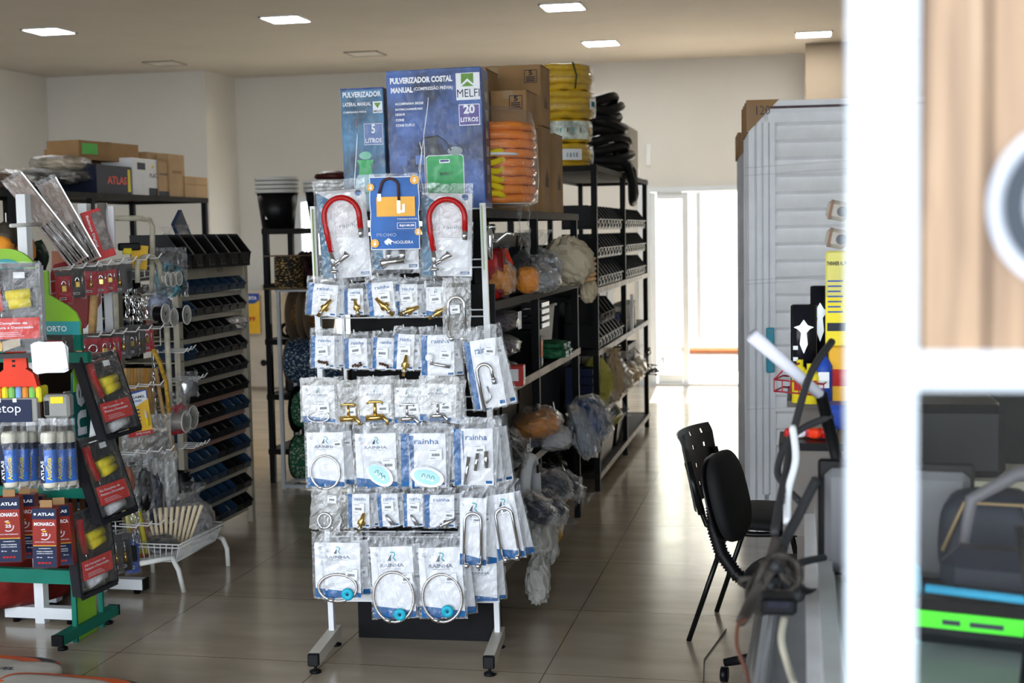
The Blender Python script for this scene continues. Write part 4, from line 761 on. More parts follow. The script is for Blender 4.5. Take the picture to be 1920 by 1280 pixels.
for k in range(5): sack((-1.14-.03*(k % 2), 5.5+.19*k, z4-.09-.02*(k % 3)), (.055, .07, .085), 'crumpled clear bag spilling from the third shelf, %s from the stand' % ORD[k], mat('dim_goods', (.05, .05, .07), .4, var=.6, scale=20) if k < 5 else mat('mauve_goods', (.25, .18, .16), .5, var=.4), FILM, rot=(0, R(115+10*(k % 3)), R(-8)), amp=.3, group='crumpled clear bags')
for k in range(3): sack((-1.3, 5.6+.34*k, z4), (.12, .15, .05), 'dark navy packet lying deep on the third shelf, %s from the stand' % ORD[k], mat('navy_goods', (.012, .02, .08), .3, var=.5), FILMC, ears=0, group='navy packets')
# bottom shelf
z5 = .222
for k, (y, zz, l) in enumerate(((5.62, .34, 'uppermost'), (5.75, .28, 'middle'), (5.55, .16, 'lowest'))):
    T = sack((-1.08, y, zz-.12), (.05, .075, .105), 'white plastic pouch hanging beside the stand, '+l, mat('white_goods', (.6, .6, .62), .5), mat('white_pouch_skin', (.55, .54, .5), .4, var=.15, bump=.4), ears=1, amp=.18, group='white pouches')
T = thing('toilet_seat', 'white curved toilet seat wrapped in film, low beside the stand', 'toilet seat', (-1.17, 5.86, .43)); b = MB()
b.tube([(0, .13*math.cos(a*math.pi/10), .17*math.sin(a*math.pi/10)) for a in range(-8, 12)], .026, PAPER, 10); b.build('seat_ring', T); MB().box((.03, .04, .12), (.01, .04, .035), BLKP).build('black_buffer', T)
sack((-1.10, at(1036, 950, X=-1.1).y, z5-.03), (.045, .07, .085), 'crumpled mustard yellow glove on the bottom shelf', None, OCH, ears=1, name='yellow_glove', cat='glove', amp=.25)
for k in range(6): tag(lump(MB(), (0, 0, .06), (.11, .12, .065), mat('black_rubber_goods', (.008, .008, .008), .5, var=.5, spec=.3), k, .25).build('black_boot', loc=(-1.3-.04*(k % 2), 6.5+.12*k, z5+.06*(k % 2))), 'black rubber piece heaped on the bottom shelf, %s from the stand' % ORD[k], 'rubber goods', 'black rubber heap')
# far rack goods
sack((-1.26, 8.5, .872-.39+.0), (.1, .12, .16), 'olive yellow packet hanging at the near post of far rack', mat('olive_goods', (.42, .4, .08), .5), mat('olive_skin', (.42, .38, .08), .5, var=.2), ears=0)
T = thing('drawer_cabinet', 'navy cabinet of small grey fronted parts drawers on the far rack', 'drawer cabinet', (-1.25, 8.36, .484), R(90))
MB().box((0, .12, .14), (.2, .1, .28), NAVY, bv=.004).build('cabinet_body', T)
for r_ in range(5):
    for c_ in range(2):
        o = MB().box((-.05+.1*c_, .05, .245-.052*r_), (.094, .1, .046), NAVY).build('drawer', T); MB().box((-.05+.1*c_, -.002, .247-.052*r_), (.07, .006, .03), mat('pale_drawer_front', (.42, .48, .52), .4)).build('drawer_front', o)
z7 = .872
for k, (y, r, c, l) in enumerate(((8.95, (.09, .12, .13), OCH, 'ochre yellow bag'), (9.35, (.11, .13, .10), CRS, 'cream bag'), (9.2, (.08, .1, .07), BLG, 'dark blue bag'), (9.85, (.12, .2, .08), OCH, 'long ochre packet'), (10.3, (.1, .16, .09), CRS, 'brown cream bag'))):
    sack((-1.24, y, .482+.0 if k != 2 else .60), (r[0], r[1], r[2]*(1 if k else .9)), l+' on the far rack below the small bins', c, FILMD if k % 2 else FILM, group='bags on far rack')
sack((-1.18, 8.75, .50), (.06, .08, .15), 'tan paper bag slumped over the edge beside the blue drawers', None, mat('tan_paper', (.45, .33, .2), .7), ears=1)
for k in range(5):
    T = thing('glass_jar', 'clear jar of pale fittings on the far rack, %s from near' % ORD[k], 'jar', (-1.27, 9.72+.14*k, z7), 0, 'clear jars'); MB().lathe([(0, 0), (.055, 0), (.055, .15), (.045, .17), (.045, .18)], FILMD, 16).build('glass', T); lump(MB(), (0, 0, .07), (.05, .05, .07), mat('pale_bits', (.45, .42, .32), .5, var=.5, scale=40), k, .1).build('fittings', T); MB().lathe([(.05, .18), (.05, .2), (0, .2)], mat('jar_lid', (.4, .4, .36), .4), 16).build('lid', T)
tag(MB().box((0, 0, .13), (.02, .03, .26), PAPER).build('white_sign_post', loc=(-1.2, 9.9, z7)), 'narrow white upright label standing among the clear jars', 'label')
tag(MB().box((0, 0, .07), (.12, .3, .14), mat('blue_tin', (.03, .05, .14), .4), bv=.004).build('blue_tin', loc=(-1.3, 9.58, z7)), 'dark blue tin between the small bins and the clear jars', 'tin')
MB_ = MB(); rd = random.Random(9)
for k in range(16):
    p = Vector((rd.uniform(-.05, .05), rd.uniform(-.2, .2), .05)); pts = []
    for j in range(12): p = p+Vector((rd.uniform(-.05, .055), rd.uniform(-.06, .06), rd.uniform(-.06, .062))); pts.append((max(-.1, min(.16, p.x)), p.y, max(.0, min(.42, p.z))))
    MB_.tube(pts, .0045, BLKP, 5)
o = MB_.build('cable_tangle', loc=(-1.2, 10.6, .49)); tag(o, 'tangle of thin black cable at the far end of the rack', 'cable', kind='stuff')
T = thing('hose_coil', 'olive yellow corrugated hose piled under the third shelf, far rack', 'hose coil', (-1.42, 8.52, .39)); OL = mat('olive_hose', (.22, .2, .03), .4)
for k in range(6): MB().tube([(.16*math.cos(a*math.pi/12)+.04, .2*math.sin(a*math.pi/12)+.12, .0-.016+.0+.028*k-.0) for a in range(24)], .019, OL, 8, True).build('hose_turn', T)
MB().tube([(.15, .0, .0), (.24, .1, -.02), (.27, .3, .0), (.2, .45, .05)], .024, OL, 8).build('hose_end', T)
MB().tube([(-.0, 1.15, .16), (.16, 1.2, .2), (.2, 1.3, .12), (.14, 1.4, .1)], .025, GOLD, 8).build('hose_bend', T)
# dark tubs deep on the shelves
TB = tub((-1.585, 5.5, RAZ[1]+.002), .28, .40, .27, 'dark tub deep on the upper shelf of the near rack, first from the stand'); TB['group'] = 'dark storage tubs'
for s_, (nm, z, hs, n, y0, rk) in enumerate((('upper', RAZ[1], 1, 5, 5.5, 'near'), ('second', RAZ[2], 1.0, 5, 5.5, 'near'), ('third', RAZ[3], 1.15, 5, 5.5, 'near'), ('bottom', RAZ[4], 1.05, 5, 5.5, 'near'), ('low bin', RBZ[2], 1.1, 6, 8.45, 'far'), ('lower', RBZ[3], 1.15, 6, 8.45, 'far'), ('lowest', RBZ[4], 1.1, 6, 8.45, 'far'))):
    for k in range(n):
        if s_ == 0 and k == 0: continue
        dup(TB, loc=(-1.585, y0+.43*k, z+.002), scale=(1, 1, hs), label='dark tub deep on the %s shelf of the %s rack, %s from the stand' % (nm, rk, ORD[k]))
tag(MB().tube([(0, 0, 0), (.02, .4, 0), (-.01, .9, 0), (.05, 1.3, 0)], .0025, BLKP, 5).build('thin_cable', loc=(-.34, 4.1, .004)), 'thin dark cable lying on the floor beside the chair legs', 'cable')
# ---------------------------------------------------------------- left: green paint tool display
def span(px0, py0, px1, py1, Y=None, X=None):
    a = at(px0, py0, Y=Y, X=X); c = at(px1, py1, Y=Y, X=X); return a, c
YG = 4.85
T = thing('tool_display', 'green and teal display stand of paint rollers and trays', 'display stand', (-2.83, 4.95, 0))
def gl(px, py, Y=YG): p = at(px, py, Y=Y); return (p.x+2.83, p.z)
b = MB(); pts = [gl(*q) for q in ((72, 505), (92, 508), (94, 552), (128, 572), (144, 585), (153, 604), (153, 627), (72, 627))]; b.prism(pts, -.11, -.10, LIME)
b.prism([gl(*q) for q in ((72, 602), (153, 602), (153, 627), (72, 627))], -.1125, -.11, SKYT); x, z = gl(85, 621); b.text('FORTO', x, z, .10, .022, -.113, WP, .02)
b.build('header_board', T, 'lime and teal header with white lettering')
b = MB(); x, z = gl(12, 540)
b.disc(x, z, .155, -.085, LIME, .012, 40); b.disc(x, z, .115, -.098, SKYT, .004, 36); b.disc(x+.02, z-.02, .1, -.103, DKTEAL, .003, 36); b.build('round_sign', T, 'round lime and teal sign board')
b = MB(); x, z0_ = gl(152, 655); _, z1_ = gl(152, 627); b.box((x-.01, -.10, (z0_+z1_)/2), (.03, .02, z1_-z0_+.01), TEALG)
for py0, py1, y in ((663, 682, -.03), (920, 936, -.03), (1066, 1086, -.12)):
    x1, za = gl(150, py0); _, zb = gl(0, py1); b.box((x1-.75, y, (za+zb)/2), (1.5, .03, za-zb), TEALG)
b.build('cross_bar', T)
b = MB(); b.box((-.005, 0, .2), (.01, .16, .40), LIME, bv=.001); b.box((.0, .12, .2), (.02, .012, .4), TEALG); b.box((0, -.09, .2), (.02, .012, .4), TEALG); b.build('side_leg', T, 'lime green leg panel')
b = MB(); b.box((0, 0, .045), (.045, .44, .04), TEALG); b.box((0, -.225, .045), (.047, .012, .042), BLKP); b.box((0, .225, .045), (.047, .012, .042), BLKP); b.build('foot', T)
for y in (-.19, .17): MB().lathe([(0, 0), (.02, 0), (.02, .01), (.007, .016), (.007, .028)], BLKP, 14, xf((0, y, 0))).build('levelling_foot', T)
b = MB(); M = xf((0, 0, 0), R(90)); b.T = M
pz = [at(px, py, X=-2.84) for px, py in ((131, 700), (141, 682), (160, 700), (166, 760), (160, 838), (134, 815), (129, 760))]
b.prism([(p.y-4.95, p.z) for p in pz], -.004, .004, DKTEAL); pz = [at(px, py, X=-2.84) for px, py in ((131, 700), (141, 682), (160, 700), (158, 730), (131, 735))]; b.prism([(p.y-4.95, p.z) for p in pz], -.0055, .0055, LIME)
q0 = at(157, 812, X=-2.84); q1 = at(139, 812, X=-2.84); b.text('ne', 0, 0, .22, abs(q1.y-q0.y), -.006, WP, .02, xf((q0.y-4.95, 0, q0.z), 0, R(-90))); b.build('side_fin', T, 'dark teal side fin with white letters')
def tray_kit(loc, rz, label, sc_=1, ry=0, big=False):
    T = thing('paint_tray_kit', label, 'paint tray kit', loc, rz, None, ry=ry); w_, h_, d_ = .21*sc_, .335*sc_, .05
    b = MB(); TR = mat('tray_black', (.02, .02, .024), .25, coat=.3)
    b.box((0, d_/2, -h_/2), (w_*.94, .004, h_*.95), TR)
    for s in (-1, 1): b.box((s*w_/2, 0, -h_/2), (.008, d_, h_), TR); b.box((0, 0, -h_/2+s*h_/2), (w_, d_, .008), TR); b.box((s*w_*.54, -d_/2, -h_/2), (.016, .004, h_*1.02), TR); b.box((0, -d_/2, -h_/2+s*h_*.52), (w_*1.1, .004, .014), TR)
    b.build('tray', T)
    y = -.01; b = MB(); b.tube([(-w_*.27, y, -h_*.06), (-w_*.28, y, -h_*.2), (-w_*.2, y, -h_*.5)], [.018, .016, .012], REDP if not big else ORGP, 10); b.tube([(-w_*.2, y, -h_*.5), (-w_*.18, y, -h_*.6)], .003, CHROME, 6); b.build('roller_handle', T)
    for k in range(2): MB().tube([(-.02+w_*.05*k, y-.004, -h_*(.33+.1*k)), (w_*.33, y-.004, -h_*(.3+.1*k))], .019, YELP, 14).build('foam_roller', T)
    b = MB(); b.box((w_*.02, -d_/2-.0, -h_*.70), (w_*.9, .002, h_*.24), mat('kit_red', (.72, .05, .04), .35)); y = -d_/2-.0015
    b.text('Kit Completo de', -w_*.36, -h_*.66, w_*.62, h_*.035, y, WP, .03); b.text('Pintura e Decoração', -w_*.36, -h_*.71, w_*.72, h_*.035, y, WP, .03)
    for k in range(3): b.rect(-w_*.3, w_*(.1+.05*k), -h_*(.75+.02*k), -h_*(.745+.02*k), y, WP)
    b.rect(w_*.05, w_*.25, -h_*.13, -h_*.06, -d_/2, PAPER); b.build('kit_card', T)
    b = MB()
    if big: b.prism([(-w_*.42, -h_*.9), (-w_*.25, -h_*.83), (-w_*.2, -h_*.87), (-w_*.2, -h_*.95), (-w_*.42, -h_*.98)], -.02, -.005, YPR); b.prism([(-w_*.2, -h_*.85), (w_*.1, -h_*.8), (w_*.12, -h_*.9), (-w_*.18, -h_*.96)], -.02, -.005, CRS); b.build('brush', T)
    else: b.tube([(-w_*.2, -.005, -h_*.9), (w_*.3, -.005, -h_*.86)], .02, PAPER, 14); b.build('white_roller', T)
    f = film(w_*1.05, h_*1.02, int(loc[2]*1000), th=.02, m=FILMC, nx=8, nz=14); f.v = [(x, y-.03, z) for x, y, z in f.v]; f.build('shrink_film', T); return T
p = at(20, 500, Y=4.62); tray_kit(p, R(24), 'large red and yellow painting tray kit facing the camera, far left', .98, big=True)
for (px, py, ry, l) in ((165, 672, -9, 'upper'), (158, 826, -9, 'middle'), (148, 958, -3, 'lowest')):
    p = at(px+12, py, X=-2.78); T = tray_kit(p, R(80), 'wrapped black tray kit hung on the display side, '+l+' of three', .95, R(-3)); T.rotation_euler.x = R(-17 if ry < -5 else -3)
def fplace(px0, py0, px1, py1, Y): a, c = span(px0, py0, px1, py1, Y=Y); return Vector(((a.x+c.x)/2, Y, a.z)), (c.x-a.x)*1.0, a.z-c.z
loc, w_, h_ = fplace(0, 658, 58, 746, 4.66)
T = thing('dustpan', 'orange red plastic dustpan hung at far left', 'dustpan', loc, R(12)); b = MB()
O = [(-.03, 0), (.035, .004), (.042, -.01), (.045, -.065), (.075, -.085), (.085, -.17), (-.09, -.17), (-.085, -.1), (-.045, -.07), (-.042, -.01)]
b.prism(O, .0, .02, ORGP); b.prism([(.045, -.065), (.075, -.085), (.095, -.165), (.085, -.172)], -.02, .02, ORGP); b.build('pan', T); b = MB()
for z in (-.018, -.038, -.056): b.box((-.005, -.001, z), (.012, .003, .008), BLKP, bv=.001)
b.build('handle_holes', T)
loc, w_, h_ = fplace(60, 650, 126, 708, 4.60)
for k in range(2): tag(MB().prism([(-.07, -.005), (-.055, .005), (.05, .012), (.062, -.0), (.075, -.085), (.06, -.095), (-.045, -.115), (-.06, -.105)], .0, .003, mat('milky_sheet', (.85, .86, .88), .3)).build('plastic_spreader', loc=loc+Vector((.006*k, .012*k, .01-.004*k)), rot=(0, R(3+7*k), R(8))), ('front' if not k else 'rear')+' white plastic spreader sheet tied beside the dustpan', 'spreader')
# sponge holder
loc, w_, h_ = fplace(0, 740, 132, 792, 4.64)
T = thing('sponge_rack', 'grey rack of colourful sponges with a black label', 'sponge pack', loc, R(10)); SG = mat('holder_grey', (.3, .3, .28), .35)
MB().box((-.13, .0, -.055), (.28, .01, .09), SG, bv=.003).box((.08, .03, -.045), (.1, .06, .09), SG, bv=.01).build('holder', T)
for k, c in enumerate(('o', 'g', 'b', 'y', 'o', 'y', 'g', 'b', 'o', 'g', 'y')): MB().box((-.25+.026*k, .05, .0), (.022, .08, .06), {'o': mat('orange_sponge', (.85, .3, .06), .8), 'g': mat('green_sponge', (.25, .6, .15), .8), 'b': mat('blue_sponge', (.25, .45, .75), .8), 'y': mat('yellow_sponge', (.85, .75, .05), .8)}[c], bv=.006).build('sponge', T)
b = MB(); b.box((-.11, -.008, -.058), (.2, .004, .085), NAVY); b.text('detop', -.175, -.075, .125, .045, -.011, WP, -.0); b.rect(-.145, -.125, -.025, -.01, -.0105, WP); b.rect(-.08, -.065, -.025, -.01, -.0105, WP); b.box((.085, -.001, -.02), (.05, .003, .026), YELP, bv=.001); b.box((.045, -.001, -.05), (.018, .003, .055), BLKP, bv=.001); b.build('label', T)
# roller sleeve packs
BLU = mat('bright_label_blue', (.05, .2, .7), .3)
for k, (px0, px1, Y) in enumerate(((2, 32, 4.62), (33, 50, 4.70), (51, 64, 4.76), (64, 76, 4.82), (77, 106, 4.62), (104, 122, 4.70), (122, 133, 4.78))):
    loc, w_, h_ = fplace(px0, 792, px1, 922, Y); w_ = .062
    T = thing('roller_sleeve', 'blue labelled paint roller sleeve, %s from the left' % ORD[k], 'paint roller', (loc.x, loc.y, loc.z), R(14), 'blue labelled roller sleeves', ry=R(random.uniform(-1.5, 1.5)))
    MB().lathe([(.0, -.245), (.024, -.245), (.027, -.235), (.027, -.045), (.02, -.035)], mat('roller_fleece', (.78, .74, .62), .9), 18).build('sleeve', T)
    b = MB(); b.lathe([(.0278, -.225), (.0282, -.10)], BLU, 18); b.lathe([(.0278, -.1), (.0282, -.075)], NAVY, 18); b.box((-.02, -.022, -.155), (.016, .01, .14), NAVY); b.text('ATLAS', 0, 0, .075, .011, 0, WP, .03, xf((-.013, -.0285, -.215), 0, R(-90))); b.text('AntiGota', 0, 0, .085, .02, 0, mat('label_yellow', (.85, .7, .1), .4), .02, xf((.016, -.0292, -.215), 0, R(-90))); b.build('label', T)
    film(.066, .275, k+50, th=.058, nx=5, nz=10, cr=.0025).build('bag', T)
def monarca(px0, py0, px1, py1, Y, label, ry=0):
    loc, w_, h_ = fplace(px0, py0, px1, py1, Y); T = thing('roller_carton', label, 'paint roller box', loc, R(14), None, ry=ry); w_ = max(w_, .09)
    b = MB(); MR = mat('monarch_red', (.30, .03, .02), .35); b.box((0, 0, -h_*.5), (w_, .05, h_), MR, bv=.002); b.box((0, -.0255, -h_*.09), (w_*.99, .001, h_*.18), NAVY); b.box((0, -.0255, -h_*.81), (w_*.96, .001, h_*.36), NAVY); b.box((0, -.0258, -h_*.625), (w_*.94, .001, h_*.012), YPR); b.box((0, 0, .012), (w_*.5, .004, .03), CARTON); b.build('box', T)
    b = MB(); y = -.0262; b.text('ATLAS', .006, -h_*.12, w_*.68, h_*.05, y, WP, .04, al='c'); b.disc(-w_*.38, -h_*.095, w_*.05, y, WP, n=12); b.text('MONARCA', 0, -h_*.29, w_*.85, h_*.06, y, WP, .03, al='c')
    b.text('25', 0, -h_*.46, w_*.25, h_*.05, y, WP, .03, al='c'); b.prism([(-w_*.07, -h_*.395), (-w_*.09, -h_*.365), (-w_*.03, -h_*.38), (0, -h_*.35), (w_*.03, -h_*.38), (w_*.09, -h_*.365), (w_*.07, -h_*.395)], y-.0005, y, YPR)
    for a in range(6, 25):
        if 8 < a < 16: continue
        an = R(a*15); b.box((w_*.22*math.cos(an), y, -h_*.435+w_*.22*math.sin(an)), (.005, .0006, .003), WP)
    b.text('ALTA PERFORMANCE', 0, -h_*.57, w_*.8, h_*.015, y, WP, .02, al='c'); b.text('ACABAMENTO', 0, -h_*.68, w_*.5, h_*.016, y-.0006, WP, .02, al='c'); b.text('PARA PAREDES', 0, -h_*.73, w_*.65, h_*.018, y-.0006, WP, .02, al='c'); b.text('LATEX E ACRILICO', 0, -h_*.765, w_*.65, h_*.018, y-.0006, WP, .02, al='c')
    for s in (-1, 1): b.text('23 cm', s*w_*.22, -h_*.83, w_*.22, h_*.02, y-.0006, WP, .02, al='c')
    for k in range(4): b.rect(-w_*.28+w_*.14*k, -w_*.17+w_*.14*k, -h_*.93, -h_*.9, y-.0006, DRED)
    b.build('box_print', T); return T
monarca(0, 930, 40, 1052, 4.60, 'dark red paint roller box, leftmost')
monarca(34, 925, 64, 1045, 4.72, 'dark red paint roller box behind the two front boxes')
monarca(66, 950, 112, 1062, 4.58, 'dark red paint roller box, front centre, slightly tilted', R(1.5))
monarca(96, 945, 130, 1058, 4.74, 'dark red paint roller box beside the lowest black tray', R(-2))
monarca(54, 928, 74, 1040, 4.82, 'dark red paint roller box deepest in the row')
# ---------------------------------------------------------------- white wire fixtures behind it
XW = -3.0
T = thing('wire_display', 'white tubular steel display with wire grids behind the green stand', 'display stand', (-3.12, 5.1, 0))
for i, (y, z1_, f0, f1) in enumerate(((0, 1.79, -.16, .17), (.49, 1.76, -.12, .22))):
    o = MB().box((0, y, z1_/2), (.042, .042, z1_), WHITE).disc(.0, 1.35, .006, y-.021, SILV).build('post', T); MB().box(((f0+f1)/2, y, .045), (f1-f0, .047, .047), WHITE).box((f1+.003, y, .045), (.008, .05, .052), BLKP).build('foot', o)
    for k, q in enumerate((f0+.04, f1-.04)): MB().lathe([(0, 0), (.016, 0), (.016, .02)], BLKP, 12, xf((q, y, 0))).build('rubber_pad', o)
def rel(p): return (p.x+3.12, p.y-5.1, p.z)
def grid(pa, pb, h_, nv, nh, name='wire_grid', r=.0028):
    b = MB(); a, c = Vector(rel(pa)), Vector(rel(pb))
    for k in range(nv): q = a.lerp(c, k/(nv-1)); b.tube([q, q-Vector((0, 0, h_))], r, WIREW, 5)
    for k in range(nh): dz = Vector((0, 0, h_*k/(nh-1))); b.tube([a-dz, c-dz], r, WIREW, 5)
    b.build(name, T)
a, c = at(93, 505, X=XW), at(285, 477, X=XW); grid(a, c, .10, 12, 3)
for py in (630, 735, 850, 985): grid(at(120, py, X=-3.02), at(300, py-14, X=-3.02), .08, 9, 3)
MB().tube([rel(at(20, 423, X=-3.1)), rel(at(76, 420, X=-3.1))], .008, WIREW, 8).build('top_rail', T)
for (px, py, X, n, L) in ((95, 505, -3.0, 8, .1), (140, 630, -2.98, 7, .12), (135, 735, -2.97, 6, .13), (200, 850, -2.98, 5, .14), (200, 985, -2.98, 6, .15), (298, 660, -3.02, 3, .14), (305, 715, -3.02, 4, .16), (300, 785, -3.02, 3, .15), (310, 838, -3.02, 4, .16)):
    for k in range(n):
        p = Vector(rel(at(px+k*(24 if px < 250 else 8), py-k*3, X=X))); MB().tube([p, p+Vector((L, -.02, 0)), p+Vector((L+.02, -.022, .022))], .0032, WIREW, 6).build('hook', T)
# cream tube frame with basket
T = thing('tube_stand', 'cream tubular stand with a wire basket near the floor', 'display stand', (-2.9, 5.95, 0))
def rl(p): return (p.x+2.9, p.y-5.95, p.z)
MB().tube([rl(at(285, 545, X=-3.0)), rl(at(286, 425, X=-3.0)), rl(at(280, 412, X=-3.0)), rl(at(262, 409, X=-3.0)), rl(at(200, 409, X=-3.1))], .013, CREAM, 10).build('upper_tube', T)
P = [at(258, 530, X=-2.95)]+[at(278-22*math.cos(R(a)), 506-26*math.sin(R(a)), X=-2.95) for a in range(20, 161, 20)]+[at(303, 530, X=-2.95)]; MB().tube([rl(p) for p in P], .012, CREAM, 10).build('arched_tube', T)
MB().tube([rl(at(311, 590, X=-2.95)), rl(at(318, 720, X=-2.95)), rl(at(323, 900, X=-2.95))], .014, CREAM, 10).build('main_tube', T)
for (pa, pb, pc) in (((262, 1040), (322, 1045), (345, 1110)), ((400, 1002), (418, 1010), (428, 1062))):
    A, Bq, Cq = at(*pa, X=-2.85), at(*pb, X=-2.76), at(*pc, X=-2.735); A.z = Bq.z
    MB().tube([rl(A), rl(A.lerp(Bq, .75)), rl(Bq), rl(Bq.lerp(Cq, .35)+Vector((.012, 0, 0))), rl(Vector((Cq.x, Cq.y, .0)))], .0115, mat('white_tube', (.78, .78, .74), .3), 10).build('leg', T)
MB().tube([rl(at(284, 1020, X=-3.05)), rl(Vector((at(286, 1058, X=-3.05).x, at(286, 1058, X=-3.05).y, 0)))], .0115, MC['white_tube'], 10).build('leg', T)
c0, c1, c2, c3 = at(335, 1020, X=-2.73), at(418, 980, X=-2.73), None, None; zt = (c0.z+c1.z)/2; y0, y1, x1, x0 = c0.y, c1.y, -2.73, -3.12
b = MB(); zb = zt-.085
for z, i in ((zt, 0), (zt-.015, 0), (zb, .03)):
    b.tube([rl(Vector(q)) for q in ((x0+i, y0+i, z), (x1-i, y0+i, z), (x1-i, y1-i, z), (x0+i, y1-i, z))], .0035, WIREW, 6, True)
for k in range(24):
    t_ = k/23; b.tube([rl(Vector((x1, y0+(y1-y0)*t_, zt))), rl(Vector((x1-.03, y0+.03+(y1-y0-.06)*t_, zb))), rl(Vector((x0+.03, y0+.03+(y1-y0-.06)*t_, zb)))], .0022, WIREW, 5)
for k in range(14): t_ = k/13; b.tube([rl(Vector((x0+(x1-x0)*t_, y0, zt))), rl(Vector((x0+.03+(x1-x0-.06)*t_, y0+.03, zb)))], .0022, WIREW, 5)
b.build('wire_basket', T)
bx, by, bz = (x0+x1)/2, (y0+y1)/2, zb+.005
sack((bx+.09, by+.13, bz), (.09, .13, .11), 'clear bag of pale parts in the wire basket', mat('pale_parts', (.5, .5, .52), .4, var=.6, scale=30), FILM)
sack((bx+.0, by-.05, bz), (.12, .14, .06), 'dark wrapped goods lying in the wire basket', mat('dark_parts', (.03, .03, .035), .3, var=.6), FILM, ears=0)
for k in range(10):
    p = Vector((bx+.02+.012*k, by-.12+.012*k, bz+.02)); tag(MB().tube([p, p+Vector((-.02+.012*k, -.02, .2))], [.007, .009], mat('bare_handle', (.75, .62, .42), .6), 8).build('wooden_stick'), 'pale wooden brush handle bundled in the wire basket', 'brush handle', 'bundled wooden handles')
for k in range(3): p = Vector((bx-.06+.03*k, by-.17, bz+.02)); tag(MB().tube([p, p+Vector((-.03, -.02, .26))], .012, mat('dull_yellow', (.6, .52, .06), .4), 8).build('yellow_stick'), 'dull yellow tool handle upright in the basket, %s from left' % ORD[k], 'tool handle', 'yellow handles')
# goods on the wire display
CL = {'r': mat('card_red', (.42, .015, .03), .35), 'k': BLKP, 'y': YPR, 'w': PAPER, 'd': mat('card_dark', (.06, .05, .05), .4), 'b': mat('card_blue', (.03, .08, .35), .4)}
def blister(px, py, h_, c, label, kind='lock', X=-2.93, rz=R(42), w_=None, group=None, ry=0, n=1):
    w_ = w_ or h_*.5; p = at(px, py, X=X)
    for q in range(n):
        T = thing('blister_pack', label+('' if q == 0 else ', behind'), 'blister pack', p+Vector((-.03*q, .01*q, 0)), rz+random.uniform(-.1, .1), group, ry=ry+random.uniform(-.05, .05))
        b = MB(); b.box((0, .001, -h_*.5), (w_, .0016, h_), CL[c]); b.rect(-w_*.5, w_*.5, -h_*.16, 0, 0, CL['d']); b.rect(-w_*.3, w_*.1, -h_*.9, -h_*.83, 0, CL['w']); b.rect(-w_*.27, w_*.07, -h_*.885, -h_*.845, -.0006, CL['k']); b.build('card', T)
        b = MB(); y = -.009
        if kind == 'lock': b.box((-w_*.05, y, -h_*.55), (w_*.32, .013, h_*.2), BRASS, bv=.002); b.tube(arc(-w_*.05, -h_*.45, w_*.13, 0, 180, 8, y, h_*.13), .003, CHROME, 6); b.tube([(w_*.28, y, -h_*.3), (w_*.3, y, -h_*.55)], .003, CHROME, 6); b.build('padlock', T)
        elif kind == 'tool': b.tube([(0, y, -h_*.2), (0, y, -h_*.5)], .004, CHROME, 6); b.tube([(0, y, -h_*.5), (0, y, -h_*.75)], .008, BRASS, 8); b.build('small_tool', T)
        elif kind == 'ringy': b.tube(arc(0, -h_*.5, w_*.26, 0, 360, 16, y)[:-1], .004, CHROME, 6, True); b.build('metal_ring', T)
        elif kind == 'pad': b.box((0, y, -h_*.5), (w_*.6, .014, h_*.4), BLKP, bv=.003); b.build('accessory', T)
        f = film(w_*1.12, h_*1.12, int(px*3+py+q), th=.03, m=FILMC, nx=5, nz=8); f.build('clear_blister', T)
rowA = [(118, 508, .13, 'r', 'lock'), (143, 503, .12, 'd', 'lock'), (170, 500, .12, 'r', 'tool'), (188, 500, .115, 'r', 'lock'), (205, 497, .115, 'r', 'lock'), (222, 496, .125, 'd', 'tool'), (236, 494, .11, 'k', 'pad')]
for k, (px, py, h_, c, kd) in enumerate(rowA): blister(px, py, h_, c, 'small carded hardware under the top white grid, %s from left' % ORD[k], kd, group='carded hardware, top grid')
rowB = [(100, 628, .13, 'r', 'ringy'), (122, 626, .14, 'd', 'tool'), (148, 626, .135, 'r', 'lock'), (172, 625, .13, 'r', 'ringy'), (196, 624, .14, 'r', 'lock'), (212, 622, .145, 'r', 'lock'), (232, 618, .12, 'd', 'tool'), (246, 616, .12, 'd', 'lock'), (260, 612, .12, 'd', 'tool'), (274, 610, .12, 'r', 'lock')]
for k, (px, py, h_, c, kd) in enumerate(rowB): blister(px, py, h_, c, 'carded padlock or tool on the second grid, %s from left' % ORD[k], kd, group='carded hardware, second grid', n=2 if k > 5 else 1)
rowC = [(165, 845, .14, 'r', 'tool'), (180, 858, .13, 'r', 'pad'), (196, 862, .15, 'd', 'tool'), (212, 860, .15, 'd', 'tool'), (226, 868, .15, 'r', 'tool'), (200, 1000, .16, 'k', 'pad'), (215, 1002, .17, 'd', 'tool'), (230, 1000, .17, 'k', 'tool'), (246, 1000, .18, 'b', 'pad'), (190, 1004, .15, 'r', 'tool')]
for k, (px, py, h_, c, kd) in enumerate(rowC): blister(px, py, h_, c, 'slim carded tool on the %s white grid, %s along' % (('fourth', 'lowest')[k > 4], ORD[k % 5]), kd, X=-2.95, w_=h_*.34, group='slim carded tools')
